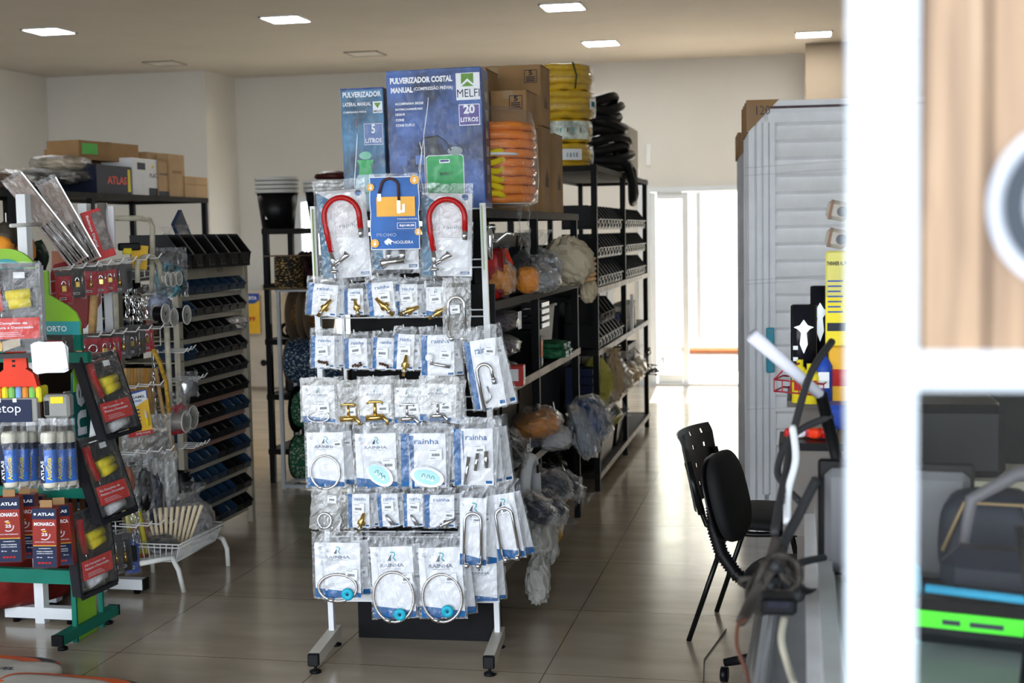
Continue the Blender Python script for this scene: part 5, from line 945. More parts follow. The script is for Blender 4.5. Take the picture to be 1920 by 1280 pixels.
# glue card with blue and yellow
p = at(252, 733, X=-2.86); T = thing('glue_card', 'yellow and blue glue card with a row of small tubes', 'blister pack', p, R(36), ry=R(-6)); w_, h_ = .105, .20
b = MB(); b.box((0, 0, -h_/2), (w_, .002, h_), YPR); b.rect(-w_/2, w_/2, -h_*.2, 0, -.001, CL['b']); b.prism([(-w_*.42, -h_*.08), (w_*.45, -h_*.02), (w_*.45, -h_*.22), (-w_*.1, -h_*.36), (-w_*.38, -h_*.3)], -.0025, -.001, WP); b.text('PEGAMIL', -w_*.36, -h_*.17, w_*.75, h_*.06, -.003, INK, .02); b.text('BOND', -w_*.18, -h_*.25, w_*.42, h_*.05, -.003, CL['b'], .03); b.rect(-w_/2, w_/2, -h_, -h_*.9, -.0012, DRED); b.text('SUPER PONTE', -w_*.2, -h_*.97, w_*.6, h_*.045, -.002, WP, .03); b.build('card', T)
b = MB()
for i in range(2):
    for j in range(6): b.tube([(-w_*.3+w_*.22*i, -.006, -h_*(.42+.08*j)), (-w_*.14+w_*.22*i, -.006, -h_*(.42+.08*j))], .003, CL['b'], 6); b.tube([(-w_*.3+w_*.22*i, -.006, -h_*(.42+.08*j)), (-w_*.34+w_*.22*i, -.006, -h_*(.42+.08*j))], .0035, WP, 6)
b.tube([(w_*.3, -.008, -h_*.45), (w_*.32, -.008, -h_*.62)], [.002, .006], WP, 8); b.tube([(w_*.32, -.008, -h_*.62), (w_*.33, -.008, -h_*.8)], .007, YELP, 8); b.build('glue_tubes', T)
# upright long packs at the top
for k, (p0, p1, lab) in enumerate((((62, 368), (150, 492), 'clear long pack of dark drill rods leaning left, behind the white post'), ((108, 362), (172, 490), 'clear long pack of drill rods right of the first leaning pack'))):
    a, c = at(*p0, X=-2.98), at(*p1, X=-2.98); d = c-a; L = d.length; mid = (a+c)/2
    T = thing('rod_pack', lab, 'drill rod pack', c, R(40)); Q = xf((0, 0, 0), 0, 0); ang = math.atan2((p1[0]-p0[0]), (p1[1]-p0[1])); T.rotation_euler = (0, -ang, R(35))
    MB().box((0, .003, L*.5), (.085, .002, L), mat('dusky_card', (.32, .24, .2), .5)).build('card', T); MB().box((.042, 0, L*.5), (.005, .012, L), SILV).build('silver_edge', T)
    for q in range(6): MB().tube([(-.032+.012*q, -.004, .01), (-.032+.012*q, -.004, L*.48)], .0032, SILV if q % 2 else mat('dark_steel', (.05, .05, .05), .25, .9), 6).build('rod', T)
    f = film(.09, L*1.02, k+7, th=.02, m=FILM, nx=6, nz=14); f.v = [(x, y, z+L*.98) for x, y, z in f.v]; f.build('clear_bag', T)
a, c = at(168, 392, X=-2.96), at(200, 484, X=-2.96)
T = thing('scale_box', 'red box of a digital scale leaning at the top grid', 'box', c, R(40)); T.rotation_euler = (0, R(-17), R(38)); b = MB(); b.box((0, 0, .11), (.085, .03, .215), mat('scale_red', (.6, .03, .03), .35), bv=.002); b.box((.018, -.0155, .12), (.045, .001, .17), mat('photo_grey', (.18, .15, .14), .3, var=.5, scale=40)); b.text('Balança Digital', 0, 0, .14, .014, 0, WP, .02, xf((-.03, -.0165, .2), 0, R(90))); b.build('box', T)
p = at(195, 470, X=-3.0); T = thing('foil_tube', 'white and silver tube standing behind the red scale box', 'tube', p, 0); MB().lathe([(.0, 0), (.022, 0), (.022, .21), (0, .21)], SILV, 18).build('tube', T); MB().box((.03, .02, .1), (.03, .012, .19), PAPER).build('paper_slip', T)
T = thing('drill_card', 'yellow accessory cards with a small black grinder on the top grid', 'accessory pack', at(262, 470, X=-2.98), R(40)); MB().box((0, 0, -.03), (.075, .004, .11), YPR, xf((0, 0, 0), 0, R(6))).build('card', T); MB().box((-.05, -.01, .02), (.1, .03, .035), BLKP, bv=.006).box((-.06, -.012, -.0), (.04, .03, .03), YELP, bv=.004).build('tool', T)
p = at(120, 470, X=-3.12); tag(MB().prism([(-.05, 0), (.05, 0), (.06, -.3), (-.06, -.3)], 0, .01, mat('pink_card', (.4, .16, .1), .4)).build('long_card', loc=p, rot=(0, 0, R(35))), 'long brownish card hanging behind the drill rod packs', 'card')
T = thing('red_shovel', 'deep red rounded blade hanging behind the small cards', 'shovel', at(142, 495, X=-3.08), R(35)); MB().prism([(-.09, 0), (.06, .04), (.10, -.05), (.1, -.17), (.03, -.28), (-.03, -.29), (-.1, -.2), (-.12, -.08)], 0, .02, mat('blade_red', (.22, .008, .008), .35)).build('blade', T); MB().tube([(.08, -.02, -.02), (.05, -.02, -.35)], .018, WOOD, 10).build('handle', T)
for k, (px, py, L, m) in enumerate(((182, 545, .28, WHITE), (202, 548, .26, PAPER), (215, 548, .25, CREAM))): tag(MB().box((0, 0, -L/2), (.035 if k < 2 else .02, .012, L), m).build('white_strip', loc=at(px, py, X=-3.08), rot=(0, 0, R(40))), 'pale vertical strip behind the second grid cards, %s from left' % ORD[k], 'strip', 'pale strips')
# wooden rods
for k in range(9):
    px = 236+6*k; p = at(px, 690, X=-2.98); L = (.27 if k < 5 else .30)-.01*(k % 3)
    tag(MB().tube([(0, 0, 0), (.004*(k-4), 0, -L)], .009, WOOD if k % 4 != 2 else mat('orange_wood', (.7, .33, .06), .5), 8).build('wooden_rod', loc=p), 'wooden rod in the bundle below the padlocks, %s from left' % ORD[k], 'rod', 'hanging wooden rods')
T = thing('folding_rule', 'yellow curved measuring rule hanging by the cream tube', 'ruler', at(288, 655, X=-2.9), 0); P = [at(288, 656, X=-2.9), at(300, 680, X=-2.9), at(311, 715, X=-2.9), at(316, 760, X=-2.9), at(318, 808, X=-2.9)]; o = T.location
MB().tube([tuple(p-o) for p in P], .011, mat('ruler_yellow', (.6, .36, .05), .45, var=.3, scale=60), 4).build('ruler_strip', T); MB().tube([tuple(P[-1]-o), tuple(P[-1]-o+Vector((0, 0, -.05)))], .012, BLKP, 6).build('end_cap', T)
tag(MB().tube([(0, 0, 0), (.03, 0, -.2), (.09, 0, -.42)], .010, WOOD, 8).build('wooden_lath', loc=at(291, 690, X=-2.94)), 'long pale lath slanting beside the yellow rule', 'lath')
# chains
def chain(px, py, L, label, X=-2.93, m=CHROME, group='hanging chains'):
    b = MB(); n = int(L/.016); rd = random.Random(px)
    for k in range(n):
        M = xf((rd.uniform(-.004, .004), 0, -.016*k), R(90*(k % 2)+rd.uniform(-25, 25))); b.tube([(.005*math.cos(a*math.pi/4), 0, .011*math.sin(a*math.pi/4)) for a in range(8)], .0018, m, 4, True, M)
    tag(b.build('chain', loc=at(px, py, X=X)), label, 'chain', group)
for k, (px, py, L) in enumerate(((236, 545, .15), (241, 545, .16), (247, 543, .16), (252, 546, .13), (257, 546, .15), (262, 560, .12), (267, 555, .13), (272, 560, .11))): chain(px, py, L, 'bright chain hanging beside the cream arch, %s from left' % ORD[k])
for k, (px, py, L) in enumerate(((246, 905, .30), (252, 902, .30), (257, 905, .32), (298, 850, .28), (276, 880, .25), (229, 692, .16), (286, 660, .35))): chain(px, py, L, 'dark bright link chain low on the wire display, %s in line' % ORD[k], group='lower chains', m=SILV)
# clear reels and hanging bags on the right of the wire display
def reel(px, py, r, wd, label, X=-2.86, core=None):
    T = thing('cord_reel', label, 'reel', at(px, py, X=X), R(90)); c = core or mat('clear_line', (.35, .33, .3), .3)
    for s in (-1, 1): MB().lathe([(r*.2, 0), (r, 0), (r, .004), (r*.2, .004)], FILMD, 24, xf((0, s*wd/2, 0), 0, 0, R(90))).build('flange', T)
    MB().lathe([(r*.75, -wd/2), (r*.75, wd/2)], c, 20, xf((0, 0, 0), 0, 0, R(90))).build('winding', T); MB().tube(arc(0, 0, r, 0, 360, 24, -wd/2-.003)[:-1], .0022, WIREW, 6, True).build('wire_rim', T)
for k, (px, py) in enumerate(((311, 523), (320, 524), (331, 522))): reel(px, py, .033, .02, 'small clear reel with pale rim at top of rack post, %s' % ORD[k])
reel(300, 588, .045, .05, 'dark reel of line beside the chain bundle, near one', core=BLKP); reel(318, 595, .042, .04, 'clear green rimmed reel, middle of three', core=None); reel(340, 590, .045, .05, 'dark shiny reel against the rack post', core=BLKP)
reel(335, 790, .05, .07, 'grey reel of wire at mid height on a hook', core=mat('grey_wire', (.4, .38, .36), .35, .4)); reel(352, 782, .055, .05, 'pale wire reel touching the rack post, mid height', core=MC['grey_wire'])
def hang(px0, py0, px1, py1, X, label, inner=None, m=None, rz=R(45), seed=1):
    a, c = span(px0, py0, px1, py1, X=X); w_ = abs(c.y-a.y)*.9+.02; h_ = a.z-c.z; T = thing('hanging_bag', label, 'plastic bag', (X, (a.y+c.y)/2, a.z), rz); film(w_, h_, seed, th=.03, m=m or FILM, nx=7, nz=10, cr=.005).build('bag', T)
    if inner: lump(MB(), (0, 0, -h_*.6), (w_*.38, .012, h_*.33), inner, seed, .15, smooth=True).build('contents', T)
hang(300, 470, 335, 560, -2.98, 'blue yellow printed card bag by the clear reels', mat('blue_green_print', (.1, .25, .3), .4, var=.9, scale=25), seed=3)
hang(285, 535, 312, 600, -2.95, 'bag with a blue and white label beside the chains', mat('blue_white_print', (.3, .35, .5), .4, var=.6, scale=20), seed=4)
hang(322, 740, 345, 815, -2.9, 'small bag with a red card near the yellow rule', CL['r'], seed=5)
hang(345, 700, 362, 745, -2.86, 'tiny silvery bag clipped on the rack post', SILV, seed=6)
hang(252, 790, 300, 858, -2.93, 'wide cloudy bag at the hem of the wooden rods', mat('dusty_parts', (.2, .17, .15), .5, var=.5), FILMD, seed=7)
hang(262, 850, 280, 960, -2.9, 'slim bag of black rods below the cloudy bag', BLKP, seed=8); hang(278, 855, 300, 985, -2.9, 'bag of dark strips right of the slim bag', mat('blue_black', (.02, .025, .05), .3), seed=9); hang(298, 855, 322, 940, -2.88, 'empty brownish bag beside the rack post', None, FILMD, seed=10)
hang(215, 860, 245, 930, -2.92, 'bag of orange and pale wooden sticks', mat('orange_card', (.5, .12, .04), .4, var=.4), seed=11); hang(250, 950, 280, 1050, -2.95, 'dark bag with orange card over the basket', mat('amber_parts', (.3, .1, .03), .4, var=.6), seed=12); hang(330, 905, 352, 960, -2.95, 'thin brown film sheet above the basket', None, FILMD, seed=13)
for k, px in enumerate((310, 322)): tag(MB().tube([(0, 0, 0), (.004, 0, -.38+.1*k)], .011, WHITE, 8).build('white_tube_rod', loc=at(px, 818, X=-2.9)), ('longer' if not k else 'shorter')+' white plastic pipe hanging near the bellows', 'pipe')
T = thing('plunger', 'black ribbed rubber plunger behind the basket goods', 'plunger', at(338, 905, X=-2.95)); MB().lathe([(.02, .06), (.05, .05), (.04, .035), (.06, .025), (.045, .01), (.065, 0), (.05, -.02), (.06, -.04)], BLKP, 20).build('rubber_cup', T)
# ---------------------------------------------------------------- grey bin rack with many small bins
PX0, PX1, PY0, PY1 = -3.36, -3.05, 6.34, 7.12; CRM = mat('cream_rack', (.50, .46, .36), .4, var=.08)
T = thing('bin_rack', 'cream metal rack holding rows of small blue and black bins', 'shelving rack', ((PX0+PX1)/2, (PY0+PY1)/2, 0)); cx, cy = (PX0+PX1)/2, (PY0+PY1)/2
SZ = [.10+.1105*k for k in range(12)]
for x in (PX0, PX1):
    for y in (PY0, PY1):
        y = y-.03 if y == PY0 else y+.03; x0_ = x; x = x+.012 if x == PX1 else x; b = MB(); b.box((x-cx, y-cy, .735), (.03, .045, 1.47), CRM)
        if x0_ == PX1:
            for k in range(13): b.T = Matrix.Translation((x-cx+.0152, y-cy, .1+.1105*k)) @ Matrix.Rotation(R(90), 4, 'Z'); b.disc(0, 0, .006, 0, BLKP, .0006, 10)
        b.build('post', T)
for k, z in enumerate(SZ): MB().box((0, 0, z-.012), (PX1-PX0, PY1-PY0, .005), CRM).box((.158, 0, z-.02), (.006, PY1-PY0, .026), mat('reddish_worn', (.45, .28, .22), .5) if 3 < k < 7 else CRM).build('shelf', T)
b = MB(); b.box((0, 0, 1.44), (PX1-PX0, PY1-PY0+.1, .004), CRM); b.box((.171, 0, 1.422), (.004, PY1-PY0+.1, .066), CRM); b.text('PRESTO', .0, .0, .08, .02, 0, MC['faint_ink'], .02, xf((.174, .05, 1.414), R(90))); b.build('top_board', T)
BBL = mat('blue_bin', (.012, .035, .075), .4, var=.25); cols = ['kkkkkkk', 'bkkbbkk', 'bbbbbkk', 'bbbbkkb', 'bbbkkbb', 'bbkkkbb', 'kkkkbbb', 'kkkkkkk', 'kkkkkkk', 'bkkkkkk', 'kkkkkkk', 'bkkkkkk', 'bbbbbbb']
PR = {}
CT = [mat('mixed_screws', (.25, .22, .2), .4, .5, var=.6, scale=60), mat('brown_bits', (.2, .1, .05), .5, var=.5, scale=40), mat('white_tags', (.7, .7, .7), .5)]
for r_ in range(12):
    for k in range(7):
        c = (cols[r_+1])[k]; loc = (PX1-.125, PY0+.07+.107*k, SZ[r_]+.0); lb = 'small %s bin in the cream rack, %s row from bottom, %s from near' % (('black', 'blue')[c == 'b'], ORD[r_], ORD[k])
        if c not in PR: PR[c] = one_bin('x', .1, .078, .16, BBIN if c == 'k' else BBL, None, loc, R(90), lb, 'small bins in the cream rack'); PR[c].rotation_euler.x = 0
        else: dup(PR[c], loc=loc, label=lb)
    for q in range(2):
        k = (r_*3+q*2) % 7; tag(lump(MB(), (0, 0, .015), (.035, .05, .022), CT[(r_+q) % 3], r_*2+q, .5, 12, n=12, k=8).build('fittings_heap', loc=(PX1-.2, PY0+.07+.107*k, SZ[r_]+.012)), 'small heap of fittings in a bin, %s row, %s along' % (ORD[r_], ORD[k]), 'fittings', 'fittings in small bins')
T = thing('bin_cabinet', 'dark bay of bins facing the camera, left of the cream rack posts', 'shelving rack', (-3.62, 6.55, 0)); MB().box((0, .02, .72), (.5, .02, 1.4), BLKP).build('back_panel', T)
for k in range(12): MB().box((0, -.07, SZ[k]-.01), (.5, .16, .006), CRM).build('shelf', T)
for r_ in range(12):
    for k in range(4): dup(PR['kb'[(r_*2+k) % 3 == 0]], loc=(-3.80+.118*k, 6.555, SZ[r_]-.005), rot=(0, 0, 0), label='small dark bin facing the camera, %s row from bottom, %s from left' % (ORD[r_], ORD[k]))
P6 = None
for k in range(6):
    loc = (PX1-.17, PY0-.08+.145*k, 1.444); lb = 'larger black bin atop the cream rack, %s from the near end' % ORD[k]
    if P6 is None: P6 = one_bin('x', .14, .17, .26, BBIN, mat('dim_rim', (.06, .055, .05), .4), loc, R(90), lb, 'bins atop the cream rack')
    else: dup(P6, loc=loc, label=lb)
sack((PX1-.12, PY0+.16, 1.45), (.07, .05, .085), 'clear printed bag stuffed in the second large black bin', mat('cream_print', (.6, .5, .35), .5, var=.4, scale=20), FILM); sack((PX1-.10, PY0+.30, 1.45), (.07, .05, .09), 'clear bag of orange and yellow bits in the third large bin', mat('orange_bits', (.6, .3, .1), .5, var=.8, scale=20), FILM)
tag(MB().box((0, 0, 0), (.02, .2, .12), mat('slate_blue_pad', (.02, .04, .09), .4)).build('blue_folder', loc=(PX1-.2, PY0+.5, 1.635), rot=(R(-50), 0, 0)), 'dark blue pad tilted up behind the large black bins', 'pad')
sack((PX1-.02, PY1-.02, SZ[-1]+.0), (.03, .06, .045), 'black cable ties bag hanging at the top right of rack', BLKP, FILM); sack((PX1+.0, PY1-.1, SZ[9]-.01), (.05, .14, .045), 'white and red rags stuffed across the third row bins', mat('white_red_rag', (.6, .55, .55), .6, var=.3), None, ears=0, name='rag', cat='rag')
# ---------------------------------------------------------------- black rack of cartons at the rear left
zt = at(390, 372, X=-4.15).z; ya, yb = 6.7, at(390, 372, X=-4.15).y
rack('shelving_rack', 'rear left black rack piled with brown cartons', -4.75, -4.15, ya, yb, zt, [.12, .5, .9, 1.36, zt], [(x, y) for x in (-4.73, -4.17) for y in (ya+.02, 7.55, yb-.02)])
ZT = zt+.001
def cbox(px0, px1, pyt, X, D, label, m=None, **kw):
    "carton whose aisle-side face spans the pixels px0..px1 with its top at pyt"
    a, c = at(px0, pyt, X=X), at(px1, pyt, X=X); y0, y1 = a.y, c.y; h_ = max(.05, c.z-ZT)
    return carton((X-D/2, (y0+y1)/2, ZT), (y1-y0, D, h_), label, rz=R(90), m=m, tape=False, **kw)
def lt(s_, x, z, w_, h2, c): return lambda b, y, W2, H2: b.text(s_, x*W2, z*H2, w_*W2, h2*H2, y, c, .02)
NV = mat('navy_carton', (.015, .02, .045), .5)
cbox(346, 389, 333, -4.17, .25, 'low brown carton at the far right end of the rack top', CARTL, prt=[lambda b, y, W2, H2: b.rect(-W2*.45, W2*.45, H2*.6, H2*.64, y, CARTON)])
cbox(316, 345, 291, -4.18, .25, 'tall brown carton with printed script, second from the right end', CARTL, prt=[lambda b, y, W2, H2: b.rect(-W2*.3, W2*.3, H2*.55, H2*.62, y, CARTON)])
cbox(296, 315, 303, -4.19, .25, 'brown carton with blue base beside the white carton', CARTL, prt=[lt('Lorenzetti', -.4, .6, .8, .08, INK), lambda b, y, W2, H2: b.rect(-W2*.5, W2*.5, 0, H2*.15, y, NV)])
cbox(247, 295, 300, -4.20, .22, 'white printed carton standing among the brown ones', PAPER, prt=[lambda b, y, W2, H2: b.rect(W2*.12, W2*.5, 0, H2*.22, y, NV), lt('PLAC', .17, .5, .28, .12, INK), lambda b, y, W2, H2: b.rect(-W2*.3, W2*.0, H2*.7, H2*.88, y, NV), lambda b, y, W2, H2: b.disc(W2*.3, H2*.8, .012, y, YELP)])
cbox(180, 246, 313, -4.19, .25, 'dark navy carton with orange lettering', NV, prt=[lt('ATLAS', -.2, .35, .55, .28, ORGP), lambda b, y, W2, H2: b.rect(W2*.38, W2*.46, H2*.1, H2*.9, y, YELP)])
a = at(362, 330, X=-4.3); T = carton((-4.42, 8.75, ZT), (.5, .3, .3), 'brown taped carton behind the low end carton', rz=R(90), m=CARTL)
carton((-4.42, (at(150, 285, X=-4.3).y+at(262, 285, X=-4.3).y)/2, ZT+.215), (.62, .24, .12), 'long brown carton with a green sticker, on the navy one', rz=R(82), prt=[lambda b, y, W2, H2: b.rect(-W2*.45, -W2*.2, H2*.3, H2*.85, y, mat('green_sticker', (.12, .55, .1), .5))])
carton((-4.58, 8.3, ZT), (.6, .3, .30), 'wide brown carton deep on the rack, film on top', rz=R(90))
for k, (px, py, rx, rz_, l) in enumerate(((40, 340, .30, .05, 'flat wrapped black pans, nearest the left edge'), (95, 322, .28, .05, 'wrapped black pans, middle of the heap'), (150, 312, .25, .05, 'wrapped black pans beside the navy carton'), (130, 296, .18, .05, 'clear film bunched above the black pans'))):
    p = at(px, py, X=-4.32); sack((-4.38, p.y, ZT+(.0, .04, .06, .13)[k]), (.17, rx, rz_), l, BLKP if k < 3 else mat('cream_print2', (.5, .42, .3), .5, var=.4), FILM, ears=0, cat='wrapped goods', name='wrapped_pans', amp=.14, pinch=0)
sack((-4.35, 6.9, ZT), (.14, .2, .06), 'brown wrapped bundle at the extreme left of the rack', mat('brown_goods', (.2, .1, .05), .5), FILM, ears=0, amp=.1)
# things seen through the lower bays of that rack
for k, px in enumerate((8, 30)): tag(MB().box((0, 0, .05), (.1, .1, .14), BLKP, bv=.02).build('black_can', loc=(at(px, 425, X=-4.3).x, at(px, 425, X=-4.3).y, 1.366)), 'black can on the rack at far left, %s' % ORD[k], 'can', 'black cans')
for k, (px, py, m) in enumerate(((6, 455, ORB), (22, 460, mat('terracotta_goods', (.45, .12, .05), .5)), (42, 455, ORB), (12, 430, mat('black_orange_card', (.05, .04, .03), .4)), (55, 470, BLKP), (66, 465, mat('dark_green_goods', (.02, .05, .03), .4)))):
    p = at(px, py, X=-3.3); tag(lump(MB(), (0, 0, -.04), (.05, .05, .07), m, k, .1, smooth=True).tube([(0, 0, .02), (0, 0, .07)], .003, WIREW, 5).build('hanging_tool', loc=p), 'small %s item hanging at the far left, %s' % (('orange', 'red brown', 'orange', 'black carded', 'black', 'dark green')[k], ORD[k]), 'hanging goods')
for k in range(7): tag(MB().box((0, 0, .11), (.3, .12, .2+.03*(k % 3)), (BLKP, mat('dark_brown_goods', (.06, .03, .02), .5), mat('deep_red_goods2', (.18, .02, .015), .5))[k % 3], bv=.01).build('stored_box', loc=(-4.45, 7.0+.3*k, .906)), 'dark box stored inside the rear left rack, %s from near' % ORD[k], 'box', 'dark stored boxes')
for k in range(6): tag(MB().box((0, 0, .12), (.3, .2, .22), (mat('dark_brown_goods', (.06, .03, .02), .5), BLKP)[k % 2], bv=.01).build('stored_box', loc=(-4.45, 7.05+.32*k, .506)), 'dark box on the lower shelf of the rear left rack, %s' % ORD[k], 'box', 'dark boxes, lower shelf')
# handles and boards leaning behind the displays (seen as brown depth between goods)
for k in range(7): p = at(60+16*k, 700, X=-3.35); tag(MB().tube([(0, 0, 0), (.03, 0, .9)], .014, mat('dark_wood', (.16, .07, .03), .5, var=.3), 8).build('tool_handle_rod', loc=(p.x, p.y, .0)), 'brown wooden handle behind the white display, %s from left' % ORD[k], 'handle', 'brown wooden handles')
tag(MB().box((0, 0, .6), (.02, 1.1, 1.0), mat('dark_back_panel', (.03, .018, .014), .6)).build('dark_board', loc=(-3.5, 5.75, .25)), 'dark brown board behind the hanging wooden handles', 'board')
# maroon tank on castors
T = thing('barrel', 'maroon round drum on castors behind the green display', 'drum', (-3.53, 5.36, 0)); MB().lathe([(0, .07), (.43, .07), (.455, .10), (.455, .30), (.43, .32), (0, .32)], mat('maroon_paint', (.16, .015, .012), .3, var=.35, scale=12), 48).build('drum', T)
for k in range(5):
    a = R(-110+50*k); M = xf((.36*math.cos(a), .36*math.sin(a), 0)); o = MB().box((0, 0, .052), (.04, .05, .035), SILV, M).build('castor', T); MB().lathe([(.0, -.012), (.024, -.012), (.024, .012), (0, .012)], BLKP, 18, M @ xf((0, 0, .024), 0, R(90))).build('wheel', o)
# cement bags on the floor at the lower left
CB = mat('cement_bag', (.55, .52, .46), .6, var=.1)
def cement(loc, rz, label, seed):
    T = thing('cement_bag', label, 'cement bag', loc, rz); b = MB(); lump(b, (0, 0, .075), (.34, .23, .075), CB, seed, .05, 3, n=36, k=20, pw=.55, smooth=True); b.build('paper_sack', T)
    b = MB(); M0 = lambda v: v
    b2 = MB(); lump(b2, (0, 0, .0765), (.343, .233, .0765), BLKP, seed, .05, 3, n=36, k=20, pw=.55, smooth=True); bands = {(3, 4): mat('bag_orange', (.8, .13, .03), .5), (5, 6): mat('bag_dark', (.06, .055, .06), .5), (7,): MC['bag_orange']}
    for rows, m in bands.items():
        for r_ in rows:
            fs = [f for i, f in enumerate(b2.f) if i//36 == r_ and 2 < i % 36 < 34]; n = len(b.v); b.v += b2.v; ii = b.idx(m)
            for f in fs: b.f.append([n+q for q in f]); b.mi.append(ii); b.sm.append(True)
    b.build('printed_bands', T)
    MB().text('NÍVEL', 0, 0, .11, .035, 0, INK, .04, xf((.13, -.02, .158), 0, 0, R(-90))).build('lettering', T)
cement((-2.84, 4.06, .0), R(4), 'white and orange printed cement bag at the bottom left corner, upper', 3)
for i, (x, y) in enumerate(((-2.40, 3.90), (-3.5, 3.5))): cement((x, y, -.0), R(-4-20*i), ('cement bag cut off by the bottom edge of the view', 'cement bag lying at the extreme lower left')[i], 5+i)
# ---------------------------------------------------------------- rear black shelf with pails
X0, X1, Y0, Y1 = -3.38, -1.95, 8.27, 8.75; zz = [at(487, py, Y=8.27).z for py in (430, 534, 637, 740, 842)]
rack('shelving_rack', 'rear black shelf with stacked pails behind the white stand', X0, X1, Y0, Y1, zz[0]+.01, zz, [(X0+.02, Y0+.02), (X0+.02, Y1-.02), (X1-.02, Y0+.02), (X1-.02, Y1-.02), (-2.66, Y1-.02)])
def pail(px, w_px, pyb, label, n, group):
    a = at(px, pyb, Y=8.48); r = w_px/2/290
    for k in range(n):
        T = thing('pail', label if k == 0 else label+', nested %s' % ORD[k], 'pail', (a.x, 8.5, zz[0]+.0+.027*k), 0, group); h_ = .27
        MB().lathe([(0, 0), (r*.72, 0), (r*.93, h_*.9), (r*.9, h_*.9), (r*.70, .006), (0, .006)], BLKP, 30).build('body', T); MB().lathe([(r*.97, h_*.87), (r*1.0, h_*.87), (r*1.0, h_*.955), (r*.93, h_*.955)], mat('off_white_rim', (.6, .6, .56), .4), 30).build('rim', T)
        if k == 0: MB().box((-r*.15, -r*.80, h_*.24), (.05, .003, .033), PAPER, xf((0, 0, 0), 0, 0, R(-9))).build('price_label', T)
pail(520, 84, 425, 'black pail with white rims, left stack behind the stand', 4, 'pails, left stack'); pail(612, 86, 425, 'black pail of the second stack partly hidden by the stand', 3, 'pails, second stack')
sack((-3.0, 8.62, zz[0]+.22), (.09, .07, .06), 'crumpled brown paper behind the pails', None, CARTON, ears=0); sack((at(625, 400, Y=8.48).x, 8.5, zz[0]+.303), (.12, .1, .035), 'dark red edged plastic lid atop the second pail stack', None, mat('dark_red_lid', (.06, .01, .01), .4), ears=0, name='round_cover', cat='lid', amp=.04)
# patterned blanket heap and rope reels
sack((-2.72, 8.56, zz[1]), (.36, .17, .145), 'heap of patterned brown and blue cloth on the rear shelf', None, mat('patterned_cloth', (.09, .055, .05), .7, var=.9, scale=9), ears=0, name='cloth_heap', cat='cloth', amp=.22)
sack((-3.2, 8.6, zz[1]), (.13, .13, .1), 'dark maroon cloth with pale motifs at the left of the shelf', None, mat('maroon_cloth', (.07, .03, .035), .7, var=.8, scale=14), ears=0, name='folded_cloth', cat='cloth')
def rope_mat(name, base, fleck):
    if name in MC: return MC[name]
    m = bpy.data.materials.new(name); MC[name] = m; m.use_nodes = True; n = m.node_tree; b = n.nodes['Principled BSDF']; t = n.nodes.new('ShaderNodeTexCoord'); v = n.nodes.new('ShaderNodeTexNoise'); v.inputs['Scale'].default_value = 1; v.inputs['Detail'].default_value = 0
    mp = n.nodes.new('ShaderNodeMapping'); mp.inputs['Scale'].default_value = (70, 70, 110); n.links.new(t.outputs['Object'], mp.inputs[0]); n.links.new(mp.outputs[0], v.inputs['Vector']); r_ = n.nodes.new('ShaderNodeValToRGB'); r_.color_ramp.elements[0].position = .6; r_.color_ramp.elements[1].position = .64; r_.color_ramp.elements[0].color = base+(1,); r_.color_ramp.elements[1].color = fleck+(1,)
    n.links.new(v.outputs[0], r_.inputs[0]); n.links.new(r_.outputs[0], b.inputs['Base Color']); b.inputs['Roughness'].default_value = .6; return m
RBK = rope_mat('black_gold_rope', (.012, .011, .010), (.55, .36, .12)); RBL = rope_mat('blue_white_rope', (.012, .045, .11), (.5, .6, .65)); RGR = rope_mat('green_white_rope', (.01, .13, .06), (.5, .6, .45)); RBR = rope_mat('brown_rope', (.16, .07, .02), (.4, .22, .08)); KRAFT = mat('kraft_board', (.2, .145, .09), .7, var=.15)
def rope_reel(loc, r, rf, L, rm, label, axis='x', fm=None, rn=.0085, rot=0):
    T = thing('rope_reel', label, 'rope reel', loc, rot); M = xf((0, 0, 0), 0, R(90)) if axis == 'x' else Matrix.Identity(4); fm = fm or KRAFT
    for s in (-1, 1): MB().lathe([(0, -.003), (rf, -.003), (rf, .003), (0, .003)], fm, 36, M @ xf((0, 0, s*L/2))).build('flange', T)
    n = int(L/(rn*1.9)); pts = []
    for k in range(n*18+1): a = 2*math.pi*k/18; pts.append((r*math.cos(a), r*math.sin(a), -L/2+.01+(L-.02)*k/(n*18)))
    MB().tube(pts, rn, rm, 6, M=M).build('rope', T); MB().lathe([(r*.97, -L/2), (r*.97, L/2)], rm, 24, M).build('under_rope', T); return T
YR = 8.08
def pr(px, py): return at(px, py, Y=YR)
FX0, FX1 = pr(527, 720).x, pr(527, 720).x+.75
T = thing('reel_stand', 'white square tube frame holding rope reels', 'rope stand', (FX0, YR, 0))
zf = at(527, 545, Y=YR).z
for x in (0, .75):
    for y in (0, .26): MB().box((x, y, zf/2), (.022, .022, zf), ALU).build('post', T)
b = MB(); b.box((.375, .0, .02), (.73, .022, .022), ALU); b.box((.375, .26, .02), (.73, .022, .022), ALU); b.box((.375, .13, zf), (.78, .3, .012), ALU); b.box((0, .13, .02), (.022, .24, .022), ALU)
for py in (591, 685, 770, 862): z = at(527, py, Y=YR).z; b.box((.375, .13, z), (.75, .016, .016), ALU)
b.build('rail', T)
p = pr(532, 545); rope_reel((p.x, YR+.1, zf+.115), .085, .16, .205, RBK, 'upright reel of black rope flecked with gold', 'z')
cy_ = YR+.13
